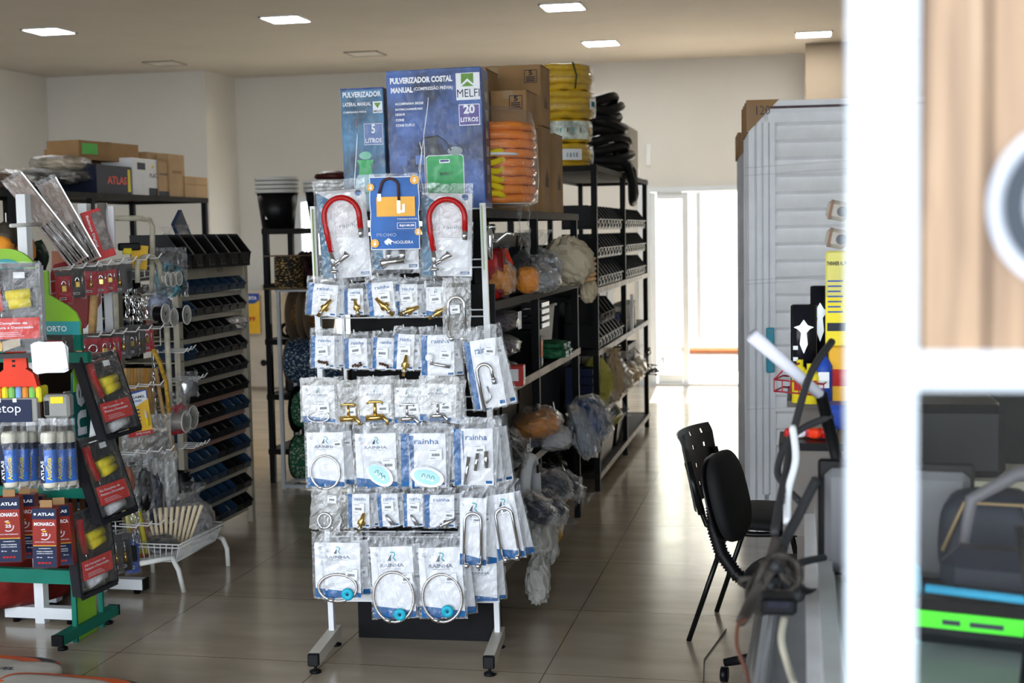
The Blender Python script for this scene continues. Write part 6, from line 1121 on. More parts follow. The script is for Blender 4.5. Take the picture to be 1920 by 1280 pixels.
for (px, py, r, rf, L, rm, l) in ((548, 591, .07, .165, .07, RBR, 'brown board reel of twine, left in the upper pair'), (585, 591, .085, .165, .09, RBR, 'brown board reel of orange rope, right in the upper row'), (585, 680, .135, .14, .38, RBL, 'wide reel of blue rope flecked white'), (565, 772, .11, .15, .16, RGR, 'green rope reel with dark disc, third row'), (563, 862, .135, .14, .15, RGR, 'lowest green rope reel near the floor')):
    p = pr(px, py); rope_reel((p.x, cy_, p.z), r, rf, L, rm, l, 'x', BLKP if rm is RGR else None)
for k in range(3): p = pr(522+8*k, 620); tag(MB().tube(arc(0, 0, .04, 0, 360, 20)[:-1], .012, BLKP, 6, True).build('black_coil', loc=(p.x-.06, YR+.3+.03*k, zz[2]+.055)), 'dark coil on the shelf behind the reel stand, %s' % ORD[k], 'cord coil', 'dark coils')
for k, (x, z, h_) in enumerate(((-3.1, 3, .26), (-2.6, 3, .28), (-2.15, 2, .24), (-2.5, 1, .25), (-3.0, 4, .26), (-2.4, 4, .27))): tag(MB().box((0, 0, h_/2), (.42, .3, h_), BLKP, bv=.01).build('black_carton', loc=(x, 8.56, zz[z]+.002)), 'black box on the rear shelf, %s counted downward' % ORD[k], 'box', 'black boxes, rear shelf')
# white tanks with offer signs against the back wall
for k, (x, y, w_) in enumerate(((-5.60, 13.55, .62), (-5.22, 13.75, .75))):
    T = thing('laundry_sink', ('nearer' if not k else 'rear')+' off white laundry tank standing by the back wall', 'laundry tank', (x, y, 0)); h_ = 1.03 if not k else 1.12
    b = MB(); WT = mat('off_white_marble', (.55, .5, .42), .4, var=.05); b.box((0, 0, h_/2), (w_, .3, h_), WT, bv=.03); b.build('tank_body', T); b = MB(); b.disc(.1, .28 if not k else .6, .035, -.151, BLKP, .003); b.build('drain_hole', T)
    w2 = .22; T2 = thing('offer_sign', ('lower right' if k else 'left')+' yellow offer sign with a blue heading on the tank', 'sign', (x-.02+.12*k, y-.19, .98 if not k else 1.08)); b = MB(); b.box((0, 0, -.18), (w2, .004, .42), YPR); b.prism([(-w2/2, .03), (w2/2, .03), (w2/2, -.04), (w2*.25, -.075), (-w2*.25, -.075), (-w2/2, -.04)], -.0045, -.002, CL['b']); b.text('OFERTA', 0, -.035, w2*.75, .035, -.005, WP, .03, al='c'); b.text('1,99', .0, -.27, .12, .06, -.0025, DRED, .03, al='c'); b.build('sign_board', T2)
# ---------------------------------------------------------------- wrapped aluminium doors leaning at the right
LOUV = mat('louvre_white', (.93, .94, .96), .3, 0, var=.03); FRM = mat('door_frame_alu', (.9, .92, .96), .3, 0, var=.03); LFILM = film_mat('stretch_film', lo=.02, hi=.3, rough=.1, body=.15); DKR = mat('dark_strap', (.05, .01, .02), .4)
def door_stack(x0, yf, w_, ztop, n, label, rz, zb=.0, handle=True, mslats=True, fm=None):
    for k in range(n):
        T = thing('louvred_door', label+('' if k == 0 else ', %s behind' % ORD[k]), 'door', Vector((x0, yf, zb))+Matrix.Rotation(rz, 3, 'Z') @ Vector((-.006*k, .062*k, 0)), rz, group=None); H = ztop-zb-.01*k; m = fm or FRM
        b = MB()
        for (xa, xb, d0, d1) in ((0, .03, 0, .05), (.03, .042, .03, .05), (.042, .066, .004, .05), (.066, .076, .03, .05), (.076, .1, .01, .05), (.1, .108, .032, .05), (.108, .135, .006, .05)): b.box(((xa+xb)/2, (d0+d1)/2, H/2), (xb-xa, d1-d0, H), m)
        b.box((w_-.05, .025, H/2), (.1, .05, H), m); b.box((w_/2, .025, H-.03), (w_, .05, .06), m); b.box((w_/2, .03, H-.085), (w_-.1, .04, .05), m); b.box((w_/2, .03, .1), (w_-.1, .04, .2), m); b.build('frame', T)
        if mslats and k == 0:
            b = MB(); ns = 22; zz0, zz1 = .2, H-.11
            for q in range(ns):
                z = zz0+(zz1-zz0)*(q+.5)/ns; hh = (zz1-zz0)/ns; b.add([(.135, .012, z-hh/2), (w_-.1, .012, z-hh/2), (w_-.1, .044, z+hh*.3), (.135, .044, z+hh*.3), (w_-.1, .014, z+hh/2), (.135, .014, z+hh/2)], [(0, 1, 2, 3), (3, 2, 4, 5)], LOUV)
            b.build('louvres', T)
        b = MB(); zc = H; b.prism([(-.01, zc+.006), (.155, zc+.006), (.0, zc-.155), (-.01, zc-.16)], -.006, .055, CARTON)
        if k == 0: b.text('120', .04, zc-.07, .07, .045, -.0065, INK, .0)
        b.build('cardboard_corner', T)
        if k == 0:
            MB().box((w_/2+.06, -.008, H-.035), (w_-.1, .006, .012), DKR).build('strap', T)
            rd = random.Random(4); b = MB(); V = []; F = []; nx, nz = 22, 14
            for j in range(nz+1):
                for i in range(nx+1): V.append((-.012+(w_+.02)*i/nx+rd.uniform(-.004, .004), -.012+rd.uniform(-.004, .004)-.004*(i % 2), H*(.3+.69*j/nz)+rd.uniform(-.01, .01)))
            for j in range(nz):
                for i in range(nx): F.append((j*(nx+1)+i, j*(nx+1)+i+1, (j+1)*(nx+1)+i+1, (j+1)*(nx+1)+i))
            b.add(V, F, LFILM); b.build('stretch_film', T)
            for z in (H-.32, H-.36, H*.60-.02, H*.6, H*.3): MB().tube([(-.014, -.018, z-.02), (w_*.4, -.02, z+.0), (w_, -.02, z+.02)], .003, LFILM, 5).build('film_cord', T)
            if handle: 
                p = at(1444, 656, Y=yf); hx = p.x-x0; hz = p.z-zb; b = MB(); BP = mat('blue_tape_plate', (.05, .36, .5), .3); b.box((hx, -.016, hz), (.042, .012, .235), BP, bv=.006); b.box((hx, -.024, hz-.04), (.018, .008, .022), CHROME, bv=.003); b.tube([(hx, -.03, hz+.095), (hx, -.024, hz+.095)], .006, CHROME, 8); b.build('handle_plate', T)
    return T
pa = at(1403, 190, Y=7.2)
door_stack(pa.x, 7.2, .95, pa.z, 4, 'white louvred aluminium door wrapped in film, near stack', R(4))
pb = at(1386, 250, Y=9.3); door_stack(pb.x, 9.3, .9, pb.z, 3, 'grey wrapped aluminium door, far stack behind the near one', R(4), handle=False, mslats=False, fm=mat('darker_alu', (.36, .36, .38), .35, .3))
# ---------------------------------------------------------------- chairs
BF = mat('black_chair_fabric', (.008, .008, .009), .75, bump=.2, spec=.3); BT = mat('black_chair_tube', (.006, .006, .006), .25)
T = thing('stacking_chair', 'black stacking chair with a perforated backrest facing right', 'chair', (-.13, 5.40, 0), R(79)) # local -y faces +x
def cl(px, py, X=None, Y=None): p = at(px, py, X=X, Y=Y); return p
w2 = .20; ln = lambda pts, r=.0105, n=10: MB().tube(pts, r, BT, n)
for s, nm in ((-1, 'near'), (1, 'far')):
    x = s*w2   # local x = world y
    ln([(x, .06, .0-.0), (x*.9, -.0, .43)] if 0 else [(x*1.08, .26, 0), (x, .11, .44)]).build('leg', T)
    ln([(x*1.08, -.24, 0), (x, -.14, .44)]).build('leg', T)
    ln([(x, -.2, .45), (x, .0, .435), (x, .14, .435), (x, .19, .46), (x, .205, .50), (x, .23, .60)]).build('side_tube', T)
    ln([(x, .208, .50), (x, .262, .70)], .015).build('back_sleeve', T)
b = MB(); lump(b, (0, -.03, .47), (.215, .215, .03), BF, 4, .01, 2, n=28, k=10, pw=.6, smooth=True); b.build('seat', T)
b = MB(); V = []; F = []; nx, nz = 22, 16; W2 = .21
hole = set()
for hz in (3, 7, 11, 14):
    for hx in (3, 8, 13, 18): hole.add((hx, hz))
for e in (0, 1):
    for j in range(nz+1):
        for i in range(nx+1):
            u = (i/nx-.5)*2; v = j/nz; V.append((W2*u*(1+.06*v), .225+.055*v-.05*(1-u*u)*0+.045*(1-u*u)+e*.006+.012*max(0, v-.9)*10, .51+.29*v))
n = (nx+1)*(nz+1)
for e in (0, 1):
    for j in range(nz):
        for i in range(nx):
            if (i, j) in hole: continue
            q = [e*n+j*(nx+1)+i, e*n+j*(nx+1)+i+1, e*n+(j+1)*(nx+1)+i+1, e*n+(j+1)*(nx+1)+i]; F.append(q if e == 0 else q[::-1])
for i in range(nx):
    for j in (0, nz): F.append((j*(nx+1)+i, j*(nx+1)+i+1, n+j*(nx+1)+i+1, n+j*(nx+1)+i))
for j in range(nz):
    for i in (0, nx): F.append((j*(nx+1)+i, (j+1)*(nx+1)+i, n+(j+1)*(nx+1)+i, n+j*(nx+1)+i))
b.add(V, F, mat('black_shell', (.008, .008, .009), .28, spec=.4)); b.build('backrest', T)
# office chair in front of it
T = thing('office_chair', 'black office chair with padded oval back and ribbed rubber sleeve', 'chair', (-.055, 4.74, 0), R(80))
b = MB(); lump(b, (0, 0, 0), (.19, .04, .155), BF, 6, .01, 2, n=30, k=18, pw=.72, smooth=True, M=xf((0, .19, .67), 0, 0, R(-14))); b.build('backrest', T); b = MB(); lump(b, (0, .036, 0), (.185, .012, .15), MC['black_shell'], 6, .01, 2, n=30, k=18, pw=.72, smooth=True, M=xf((0, .19, .67), 0, 0, R(-14))); b.build('back_shell', T)
P = [(0, .25, .62), (0, .245, .54), (0, .22, .46), (0, .17, .39), (0, .10, .345)]; b = MB(); pts = []; rr = []
for k in range(61): t_ = k/60*4; i = min(3, int(t_)); f_ = t_-i; pts.append(Vector(P[i]).lerp(Vector(P[i+1]), f_)); rr.append(.021 if k % 2 else .027)
b.tube(pts, rr, BLKP, 12); b.build('ribbed_sleeve', T)
b = MB(); lump(b, (0, -.08, .40), (.22, .21, .045), BF, 7, .01, 2, n=30, k=12, pw=.65, smooth=True); b.build('seat', T)
MB().tube([(0, -.05, .09), (0, -.05, .37)], [.03, .025], BLKP, 12).build('gas_post', T)
for k in range(5):
    a = R(20+72*k); o = MB().tube([(0, -.05, .11), (.15*math.cos(a), -.05+.15*math.sin(a), .1), (.26*math.cos(a), -.05+.26*math.sin(a), .07)], [.026, .02, .014], BLKP, 8).build('base_arm', T)
    MB().lathe([(0, -.012), (.027, -.012), (.027, .012), (0, .012)], BLKP, 16, xf((.26*math.cos(a), -.05+.26*math.sin(a), .028), a, R(90))).build('castor', o)
T3 = thing('armchair_seat', 'black chair with curved tube arm just behind the counter', 'chair', (.2, 6.0, 0), R(90)); lump(MB(), (0, -.0, .5), (.22, .22, .04), BF, 9, .01, 2, pw=.6, smooth=True).build('seat', T3)
for s in (-1, 1): MB().tube([(s*.22, .2, 0), (s*.22, .2, .52), (s*.22, .12, .62), (s*.22, -.18, .62), (s*.22, -.2, .5), (s*.22, -.2, 0)], .012, BT, 10).build('side_frame', T3)
# ---------------------------------------------------------------- glass counter behind the shop window
CG = mat('counter_green_glass', (.42, .47, .42), .15, var=.08, scale=3, coat=.5); CT_Z = .86; CX0 = .012
T = thing('glass_counter', 'pale glass topped sales counter with white aluminium edges', 'counter', (.55, 2.75, 0))
def gc(x, y, z): return (x-.55, y-2.75, z)
MB().box(gc(.6, 2.75, CT_Z-.008), (1.15, 2.3, .012), CG).build('counter_top', T); MB().box(gc(.04, 2.75, CT_Z-.002), (.06, 2.3, .028), mat('bright_edge', (.88, .88, .9), .3)).build('edge_trim', T)
b = MB(); b.box(gc(.05, 2.75, .46), (.03, 2.28, .88), mat('counter_panel', (.55, .56, .55), .4)); b.build('side_panel', T)
for y in (1.62, 3.88): MB().box(gc(.03, y, CT_Z/2-.01), (.03, .03, CT_Z-.03), ALU).build('corner_post', T)
MB().box(gc(-.03, 2.6, .58), (.14, 2.3, .018), mat('grey_lower_shelf', (.25, .26, .28), .4)).build('lower_shelf', T); MB().tube([gc(-.115, 1.5, .6), gc(-.085, 3.7, .6)], .03, mat('silver_tube', (.6, .62, .66), .22, .6), 14).build('round_rail', T)
for y in (1.7, 3.6): MB().box(gc(-.07, y, .285), (.02, .02, .57), ALU).build('shelf_leg', T)
CZ = CT_Z
def onc(px, py, dz=0): p = at(px, py, Z=CZ); return Vector((p.x, p.y, CZ+dz))
# monitor / printer with grey sides
p = onc(1560, 1085); T = thing('computer_monitor', 'dark grey monitor seen from behind on the counter', 'monitor', (.195, 2.9, CZ), R(-6)); b = MB(); b.box((0, 0, .125), (.29, .05, .22), mat('monitor_grey', (.15, .15, .16), .45), bv=.015); b.box((-.004, .022, .125), (.315, .012, .25), BLKP, bv=.006); b.build('housing', T); MB().box((0, .03, .05), (.05, .03, .09), BLKP).build('stand', T); MB().lathe([(0, 0), (.11, 0), (.11, .012), (0, .015)], BLKP, 24).build('base', T)
T = thing('label_printer', 'small black device perched on the counter edge among cables', 'device', tuple(at(1458, 1150, Y=2.48)), R(5)); MB().box((.0, 0, .02), (.065, .06, .032), BLKP, bv=.006).build('housing', T); MB().box((.0, -.031, .025), (.04, .002, .012), mat('dark_glass', (.02, .02, .03), .1)).build('display', T)
# cables
rd = random.Random(21); CBL = mat('grey_cable', (.035, .035, .038), .5)
def cable(pix, r, m, label, Y0_, Y1_):
    pts = []
    for i, (px, py) in enumerate(pix): pts.append(at(px, py, Y=Y0_+(Y1_-Y0_)*i/(len(pix)-1)))
    S = []
    for i in range(len(pts)-1):
        a, c = pts[i], pts[i+1]; pa_ = pts[i-1] if i else a; pd = pts[i+2] if i+2 < len(pts) else c
        for k in range(6):
            t_ = k/6; S.append(.5*((2*a)+(c-pa_)*t_+(2*pa_-5*a+4*c-pd)*t_*t_+(-pa_+3*a-3*c+pd)*t_**3))
    S.append(pts[-1]); o = MB().tube(S, r, m, 8).build('cable'); tag(o, label, 'cable')
cable([(1560, 640), (1520, 700), (1490, 800), (1475, 880), (1462, 940), (1452, 1000)], .009, CBL, 'thick dark cable arching down beside the doors', 3.3, 2.7)
cable([(1560, 780), (1510, 800), (1475, 830), (1458, 880), (1470, 910), (1500, 940)], .008, CBL, 'black cable looping left of the monitor', 3.2, 3.0)
cable([(1486, 800), (1492, 860), (1478, 920), (1476, 980)], .008, PAPER, 'white cable hanging straight over the counter edge', 3.0, 2.8)
cable([(1530, 900), (1500, 960), (1470, 1020), (1462, 1080), (1500, 1120)], .011, CBL, 'bundle of dark cables falling onto the counter edge', 2.9, 2.6)
cable([(1545, 1045), (1500, 1055), (1470, 1075), (1440, 1100)], .008, CBL, 'cable running left from the monitor foot, upper', 2.8, 2.6)
cable([(1545, 1110), (1510, 1110), (1478, 1080), (1450, 1060)], .010, CBL, 'cable running left from the monitor foot, lower', 2.8, 2.6)
cable([(1400, 1160), (1385, 1170), (1382, 1210), (1398, 1255), (1405, 1290)], .004, mat('brown_cable', (.12, .05, .03), .5), 'thin brown cable drooping left of the counter', 2.5, 2.4)
cable([(1470, 1160), (1465, 1200), (1478, 1250), (1490, 1285)], .006, CRM, 'cream cable beside the white counter edge', 2.4, 2.2)
for k in range(3): cable([(1455+8*k, 1010+20*k), (1440+6*k, 1060), (1405, 1130+6*k), (1390, 1165)], .010, mat('dusty_cable', (.06, .05, .045), .8), 'dusty cable drooping to the left of the counter, %s' % ORD[k], 2.7, 2.5)
b = MB(); rd = random.Random(8); DT = mat('dusty_tangle', (.05, .043, .036), .9, var=.5, scale=40)
for q in range(22):
    c = Vector((rd.uniform(-.03, .03), rd.uniform(-.03, .03), rd.uniform(-.03, .035))); nrm = Euler((rd.uniform(0, 3), rd.uniform(0, 3), 0)).to_matrix(); rr_ = rd.uniform(.015, .038); b.tube([tuple(c+nrm @ Vector((rr_*math.cos(a*math.pi/7), rr_*math.sin(a*math.pi/7), 0))) for a in range(14)], rd.choice((.003, .0045, .006)), DT, 6, True)
tag(b.build('cable_knot', loc=at(1452, 1085, Y=2.65)), 'dusty knot of cables hanging at the counter corner', 'cable', kind='stuff')
# goods on the shelf behind the counter
SY = 4.3; zs_ = at(1540, 745, Y=SY).z
T = thing('goods_shelf', 'grey shelf board carrying paint tins and yellow bottles', 'shelf', (.27, SY+.15, 0)); MB().box((0, 0, zs_-.015), (.62, .4, .02), mat('grey_board', (.13, .115, .10), .5)).build('shelf_board', T); MB().box((0, .05, (zs_-.03)/2), (.56, .26, zs_-.03), mat('taupe_side', (.16, .14, .125), .6)).build('shelf_base', T)
def onb(px, py): p = at(px, py, Y=SY); return p
for k, (px0, px1, pt, y, l) in enumerate(((1482, 1532, 570, 0, 'front black spray tin with silver emblem'), (1519, 1556, 535, .12, 'rear black tin with silver emblem, higher'))):
    a, c = at(px0, pt, Y=SY+y), at(px1, pt, Y=SY+y); r = (c.x-a.x)/2; H = a.z-zs_; T = thing('paint_tin', l, 'tin', ((a.x+c.x)/2, SY+y, zs_-.005)); MB().lathe([(0, 0), (r, 0), (r, H), (r*.9, H+.004), (0, H+.004)], mat('glossy_black_tin', (.008, .008, .012), .15), 28).build('tin_body', T)
    b = MB(); e = SILV; b.prism([(-.03, H*.78), (-.012, H*.80), (0, H*.86), (.012, H*.80), (.03, H*.78), (.018, H*.76), (.008, H*.72), (.012, H*.6), (0, H*.5), (-.012, H*.6), (-.008, H*.72), (-.018, H*.76)], -r-.003, -r-.001, e)
    for q in range(4): b.box((-r*.55, -r*.86, H*(.2+.12*q)), (.02, .003, .012), WP, xf((0, 0, 0)))
    b.build('tin_print', T)
a = onb(1550, 470); c = onb(1585, 660); T = thing('sealant_pouch', 'tall yellow bottle card with black lettering by the white frame', 'bottle', ((a.x+c.x)/2, SY-.03, a.z)); H = a.z-c.z; W2 = (c.x-a.x)*1.15
b = MB(); b.box((0, 0, -H/2), (W2, .03, H), mat('pale_yellow_label', (.68, .62, .16), .4), bv=.006); b.rect(-W2/2, W2/2, -H*.95, -H*.45, -.0155, YELP); b.rect(-W2*.42, W2*.42, -H*.78, -H*.70, -.017, INK); b.text('THINNER AL PI', -W2*.45, -H*.14, W2*.9, .012, -.0165, INK, .02)
for q in range(7): b.rect(-W2*.4, W2*(.3-.05*(q % 3)), -H*(.3+.05*q), -H*(.285+.05*q), -.0165, CL['b'])
b.build('label_card', T); MB().box((0, 0, -H-.0), (.006, .006, .12), WHITE).build('hang_strip', T)
for k, (px, py) in enumerate(((1570, 395), (1568, 447))):
    T = thing('grey_holder', ('upper' if not k else 'lower')+' beige metal clip hanging above the yellow bottle', 'clip', at(px, py, Y=SY), 0, ry=R(12)); MB().box((0, 0, 0), (.065, .05, .06), mat('beige_clip', (.42, .38, .33), .4), bv=.012).build('housing', T); MB().disc(.015, 0, .016, -.026, mat('dim_grey', (.1, .11, .13), .4), .003).build('knob', T)
    MB().box((-.02, -.002, 0), (.008, .052, .06), mat('brown_band', (.22, .12, .08), .4)).build('band', T)
def shelf_item(px, w_, h_, m, label, cat, dy=0, lm=None, shape='box', name='boxed_product'):
    p = at(px, 740, Y=SY+dy); T = thing(name, label, cat, (p.x, SY+dy, zs_-.005))
    if shape == 'box': MB().box((0, 0, h_/2), (w_, .06, h_), m, bv=.004).build('box', T)
    else: MB().lathe([(0, 0), (w_/2, 0), (w_/2, h_*.7), (w_*.3, h_*.82), (w_*.2, h_*.85), (w_*.2, h_), (0, h_)], m, 18).build('bottle', T)
    if lm: MB().rect(-w_*.35, w_*.3, h_*.3, h_*.6, -.0305 if shape == 'box' else -w_/2-.002, lm).build('label', T)
YO = mat('yellow_orange', (.85, .45, .03), .4)
shelf_item(1500, .05, .13, YELP, 'yellow tin beside the front black tin', 'tin', -.08, REDP, 'b', 'yellow_tin'); shelf_item(1520, .06, .12, YELP, 'yellow tin with red rim under the paper tube', 'tin', -.1, REDP, 'b', 'yellow_tin')
shelf_item(1545, .05, .16, mat('royal_blue', (.02, .07, .4), .35), 'blue bottle with white cap behind the cables', 'bottle', -.09, PAPER, 'b', 'blue_bottle'); shelf_item(1575, .07, .17, YO, 'yellow orange carton next to the white frame', 'carton', -.06, REDP)
shelf_item(1560, .05, .12, mat('navy_can', (.02, .03, .12), .3), 'dark blue can behind the yellow orange carton', 'can', -.02, None, 'b', 'navy_can')
p = at(1575, 765, Y=4.0); T = thing('low_cabinet', 'taupe low cabinet under the cobalt blue case', 'cabinet', (p.x+.1, p.y, 0)); MB().box((0, 0, (p.z-.06)/2), (.3, .2, p.z-.06), mat('taupe_side', (.16, .14, .125), .6)).build('carcass', T); MB().box((0, -.102, p.z*.6), (.28, .004, p.z*.5), MC['taupe_side']).build('door', T); tag(MB().box((0, 0, 0), (.09, .12, .07), mat('cobalt_blue', (.04, .1, .5), .4), bv=.012).build('blue_case', loc=p+Vector((0, 0, -.02))), 'cobalt blue plastic case below the shelf, by the frame', 'case')
T = thing('red_basket', 'small red wire basket hooked on the shelf edge', 'basket', at(1480, 710, Y=SY-.12)); b = MB(); RW = mat('red_wire', (.35, .02, .04), .35)
for z in (0, -.035): b.tube([(-.045, -.02, z+.0), (.10, -.05, z-.01), (.12, .08, z-.01), (-.02, .09, z)], .0028, RW, 6, True)
for k in range(7): t_ = k/6; b.tube([(-.045+.145*t_, -.02-.03*t_, -.01*t_), (-.045+.145*t_, -.02-.03*t_, -.035-.01*t_)], .002, RW, 5)
b.tube([(-.045, -.02, 0), (-.01, .0, .035), (.03, .02, .045)], .0028, RW, 6); b.build('wire_frame', T)
a, c = at(1410, 628, Y=3.1), at(1540, 742, Y=3.2); T = thing('paper_roll', 'rolled white paper tube jutting out above the cables', 'paper roll', a); d = c-a; MB().tube([(0, 0, 0), tuple(d)], [.017, .012], mat('lilac_white_paper', (.72, .72, .82), .5), 16).build('paper', T); MB().tube([tuple(d*.98), tuple(d*1.02)], .014, BLKP, 10).build('end_cap', T)
MB().tube([tuple(d), tuple(d+Vector((.06, .0, -.25))), tuple(d+Vector((.08, 0, -.52)))], .014, BLKP, 10).build('support_arm', T)
T = thing('toy_bits', 'small red and white parts on a dark tray behind the cables', 'parts tray', at(1520, 805, Y=3.6)); MB().box((0, 0, -.03), (.16, .2, .02), BLKP).build('tray', T)
for k in range(6): lump(MB(), (-.05+.02*k, -.03+.012*(k % 3), -.005), (.018, .018, .014), (REDP, PAPER, mat('pink_bit', (.7, .12, .2), .4), ORGP)[k % 4], k, .1, n=10, k=6).build('small_part', T)
MB().box((0, 0, -.15), (.14, .18, .22), mat('taupe_side', (.16, .14, .125), .6)).build('box_under', T)
T = thing('beige_box', 'beige machine on the counter just behind the monitor', 'machine', (.36, 3.55, CZ), 0); MB().box((0, 0, .06), (.5, .3, .12), mat('machine_beige', (.4, .36, .28), .4), bv=.02).build('housing', T); MB().box((-.05, .02, .21), (.36, .24, .18), BLKP, bv=.02).build('upper_unit', T)
# goods seen through the lower window pane
T = thing('blue_nozzle', 'turquoise plastic roller standing on the counter by the frame', 'tool', (.165, 2.5, CZ), 0); MB().lathe([(0, .0), (.03, 0), (.045, .03), (.05, .07), (.045, .11), (.03, .13), (0, .13)], mat('turquoise_plastic', (.01, .35, .5), .35), 24, xf((0, 0, .02))).build('body', T); MB().lathe([(.0, 0), (.055, 0), (.055, .02), (0, .02)], mat('pale_turquoise', (.25, .55, .55), .4), 24).build('base', T)
T = thing('trimmer', 'black garden tool with bright green stripe lying on the counter', 'power tool', (.42, 2.42, CZ+.005), R(-14)); b = MB(); b.box((0, 0, .05), (.46, .14, .075), BLKP, bv=.02); b.box((-.08, .05, .12), (.22, .1, .09), mat('navy_black', (.012, .014, .024), .4), bv=.03); b.build('housing', T); MB().box((-.03, -.072, .06), (.38, .004, .028), mat('neon_green', (.08, .75, .03), .4)).rect(-.17, -.14, .053, .062, -.0742, INK).rect(-.125, -.07, .053, .062, -.0742, INK).rect(.11, .14, .053, .062, -.0742, INK).build('green_stripe', T); MB().tube([(-.2, -.06, .11), (.1, -.055, .10)], .008, mat('sky_blue_rod', (.03, .3, .5), .4), 8).build('blue_rod', T)
T = thing('leather_pouch', 'dark rounded leather pouch behind the green striped tool', 'pouch', (.37, 2.8, CZ), R(-8)); lump(MB(), (0, 0, .11), (.10, .06, .11), mat('navy_leather', (.012, .016, .028), .5), 12, .04, 3, pw=.65, smooth=True).build('pouch_body', T); MB().tube([(-.09, -.05, .1), (-.05, -.065, .2), (.06, -.065, .2), (.09, -.05, .08)], .004, mat('tan_stitch', (.3, .2, .1), .6), 6).build('stitched_rim', T)
T = thing('pressure_gun', 'grey spray gun with curved hose hanging behind the glass', 'spray gun', (.45, 2.62, CZ+.25)); MB().tube([(-.16, -.02, -.14), (-.14, 0, -.02), (-.06, 0, .03), (.06, 0, .05), (.2, 0, .05)], [.008, .012, .014, .022, .024], mat('gun_grey', (.12, .11, .12), .4), 12).build('barrel', T); MB().tube([(.12, -.0, .04), (.13, -.02, -.2)], [.016, .012], BLKP, 8).build('grip', T); MB().disc(.15, .0, .012, -.03, mat('pale_cyan', (.5, .7, .75), .3), .004).build('knob', T)
T = thing('black_office_chair', 'tall black office chair beyond the counter, behind the glass', 'chair', (.86, 5.0, 0), R(20)); lump(MB(), (0, 0, 1.05), (.27, .06, .33), BF, 14, .02, 2, pw=.7, smooth=True).build('backrest', T); lump(MB(), (0, -.2, .5), (.26, .25, .06), BF, 15, .02, 2, pw=.7, smooth=True).build('seat', T); MB().tube([(0, -.1, .0), (0, -.1, .5)], .03, BLKP, 12).build('post', T); MB().box((0, .03, .65), (.08, .03, .5), BLKP).build('back_bar', T)
for k, (x, y, h_, m) in enumerate(((1.25, 5.3, 1.25, mat('slate_panel', (.05, .055, .075), .6)), (1.55, 5.6, 1.3, mat('taupe_cabinet', (.12, .105, .09), .5)), (2.1, 5.6, 1.35, mat('grey_cabinet', (.3, .3, .3), .4)))): T = thing('filing_cabinet', ('slate blue', 'taupe', 'grey')[k]+' cabinet seen through the lower window pane', 'cabinet', (x, y, 0)); MB().box((0, 0, h_/2), (.42, .5, h_), m, bv=.01).build('carcass', T); MB().box((0, -.252, h_*.7), (.38, .006, h_*.4), m).box((0, -.262, h_*.7), (.1, .012, .012), SILV).build('drawer', T)
T = thing('notice_sheet', 'white sheet with green and grey print lying on the counter', 'leaflet', (.36, 2.1, CZ+.001), R(-10)); b = MB(); b.box((0, 0, .001), (.28, .2, .002), PAPER); M = xf((0, 0, .0022), 0, 0, R(-90)); b.rect(-.11, .02, .02, .045, 0, mat('leaf_green', (.05, .4, .08), .5), M=M); b.rect(-.12, -.04, -.06, -.02, 0, CL['d'], M=M); b.rect(0, .11, -.05, -.04, 0, MC['leaf_green'], M=M); b.build('sheet', T)
tag(MB().tube([(0, 0, 0), (.01, 0, .12), (-.01, 0, .26)], .007, BLKP, 8).build('cord', loc=(.35, 2.26, CZ)), 'black cord running down in front of the green striped tool', 'cord')
tag(MB().tube([(0, 0, 0), (.0, 0, .17)], .012, mat('rosy_tube', (.5, .42, .4), .3), 10).build('pink_tube', loc=(.53, 2.3, CZ)), 'pale pinkish tube standing near the right edge of view', 'tube')
# ---------------------------------------------------------------- shop window frame, glass and wooden sign
WY = .90
def wpt(px, py): p = at(px, py, Y=WY); return p.x, p.z
x0a, _ = wpt(1588, 640); x1a, _ = wpt(1712, 640); _, z0h = wpt(1800, 722); _, z1h = wpt(1800, 655)
b = MB(); xm = (x0a+x1a)/2; wv = x1a-x0a; b.box((xm, WY, 1.35), (wv, .05, 2.7), ALU); b.box(((x1a+2.7)/2, WY, (z0h+z1h)/2), (2.7-x1a, .044, z1h-z0h), ALU); b.box(((x1a+2.7)/2, WY, 2.66), (2.7-x1a, .05, .08), ALU); b.box(((x1a+2.7)/2, WY, .05), (2.7-x1a, .05, .1), ALU); b.box((2.72, WY, 1.35), (.06, .05, 2.7), ALU)
o = b.build('window_1'); o['kind'] = 'structure'; o['label'] = 'white aluminium shop window frame close to the camera'
MB().box(((x1a+2.7)/2, WY+.005, (.1+z0h)/2), (2.7-x1a-.01, .004, z0h-.1), GLASS).build('lower_pane', o); MB().box(((x1a+2.7)/2, WY+.005, (z1h+2.62)/2), (2.7-x1a-.01, .004, 2.62-z1h), GLASS).build('upper_pane', o)
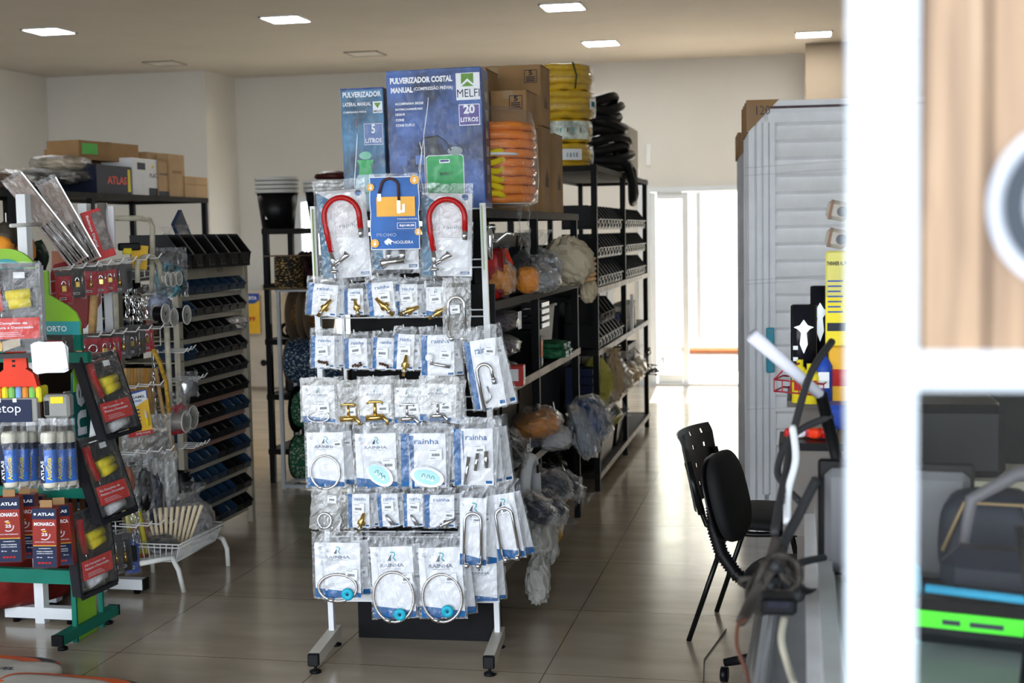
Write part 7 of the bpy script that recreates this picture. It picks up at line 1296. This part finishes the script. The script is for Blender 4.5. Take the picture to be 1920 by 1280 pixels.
def wood_mat():
    m = bpy.data.materials.new('sign_wood'); m.use_nodes = True; n = m.node_tree; b = n.nodes['Principled BSDF']; t = n.nodes.new('ShaderNodeTexCoord'); mp = n.nodes.new('ShaderNodeMapping'); mp.inputs['Scale'].default_value = (70, 1, 4); no = n.nodes.new('ShaderNodeTexNoise'); no.inputs['Scale'].default_value = 1; no.inputs['Detail'].default_value = 4; no.inputs['Distortion'].default_value = .8
    n.links.new(t.outputs['Object'], mp.inputs[0]); n.links.new(mp.outputs[0], no.inputs['Vector']); r_ = n.nodes.new('ShaderNodeValToRGB'); e = r_.color_ramp.elements; e[0].position = .3; e[0].color = (.16, .095, .055, 1); e[1].position = .62; e[1].color = (.42, .27, .155, 1); q = e.new(.75); q.color = (.55, .42, .3, 1); n.links.new(no.outputs[0], r_.inputs[0]); n.links.new(r_.outputs[0], b.inputs['Base Color']); b.inputs['Roughness'].default_value = .5; return m
SW = wood_mat(); T = thing('wooden_sign', 'wood grain sign with a dark rounded letter fixed inside the window', 'sign', (0, WY-.012, 0))
zt_ = 2.6; b = MB(); xs = [x1a+.002, wpt(1845, 300)[0], wpt(1990, 300)[0], wpt(2140, 300)[0]]
for i in range(3): b.box(((xs[i]+xs[i+1])/2, 0, (z1h+zt_)/2+.0), (xs[i+1]-xs[i]-.004, .012, zt_-z1h), SW)
b.box(((xs[0]+xs[3])/2, .003, (z1h+zt_)/2), (xs[3]-xs[0], .004, zt_-z1h), mat('groove_brown', (.16, .11, .08), .7)); b.build('plank_board', T)
cx_, cz_ = wpt(1985, 385); k_ = wpt(1985, 385)[0]-wpt(1885, 385)[0]
def letter(ro, ri, y, m, rzf=1.14, a0=35, a1=325):
    O = arr2(arc(cx_, cz_, ro, a0, a1, 30, rz=ro*rzf)); I = arr2(arc(cx_, cz_, ri, a1, a0, 30, rz=ri*rzf*(1+.12*(ro-ri)/ro))); n = len(O); b = MB()
    V = [(x, y-.004, z) for x, z in O+I[::-1]]+[(x, y, z) for x, z in O+I[::-1]]
    F = []
    for i in range(n-1): F += [(i, i+1, n+i+1, n+i), (2*n+i, 3*n+i, 3*n+i+1, 2*n+i+1), (i, 2*n+i, 2*n+i+1, i+1), (n+i, n+i+1, 3*n+i+1, 3*n+i)]
    F += [(0, n, 3*n, 2*n), (n-1, 3*n-1, 4*n-1, 2*n-1)]; return b.add(V, F, m)
letter(k_*1.4, k_*.55, -.006, mat('letter_outline', (.66, .70, .78), .35)).build('letter_outline', T); letter(k_*1.18, k_*.74, -.0105, mat('letter_dark', (.035, .045, .06), .35)).build('letter_face', T)
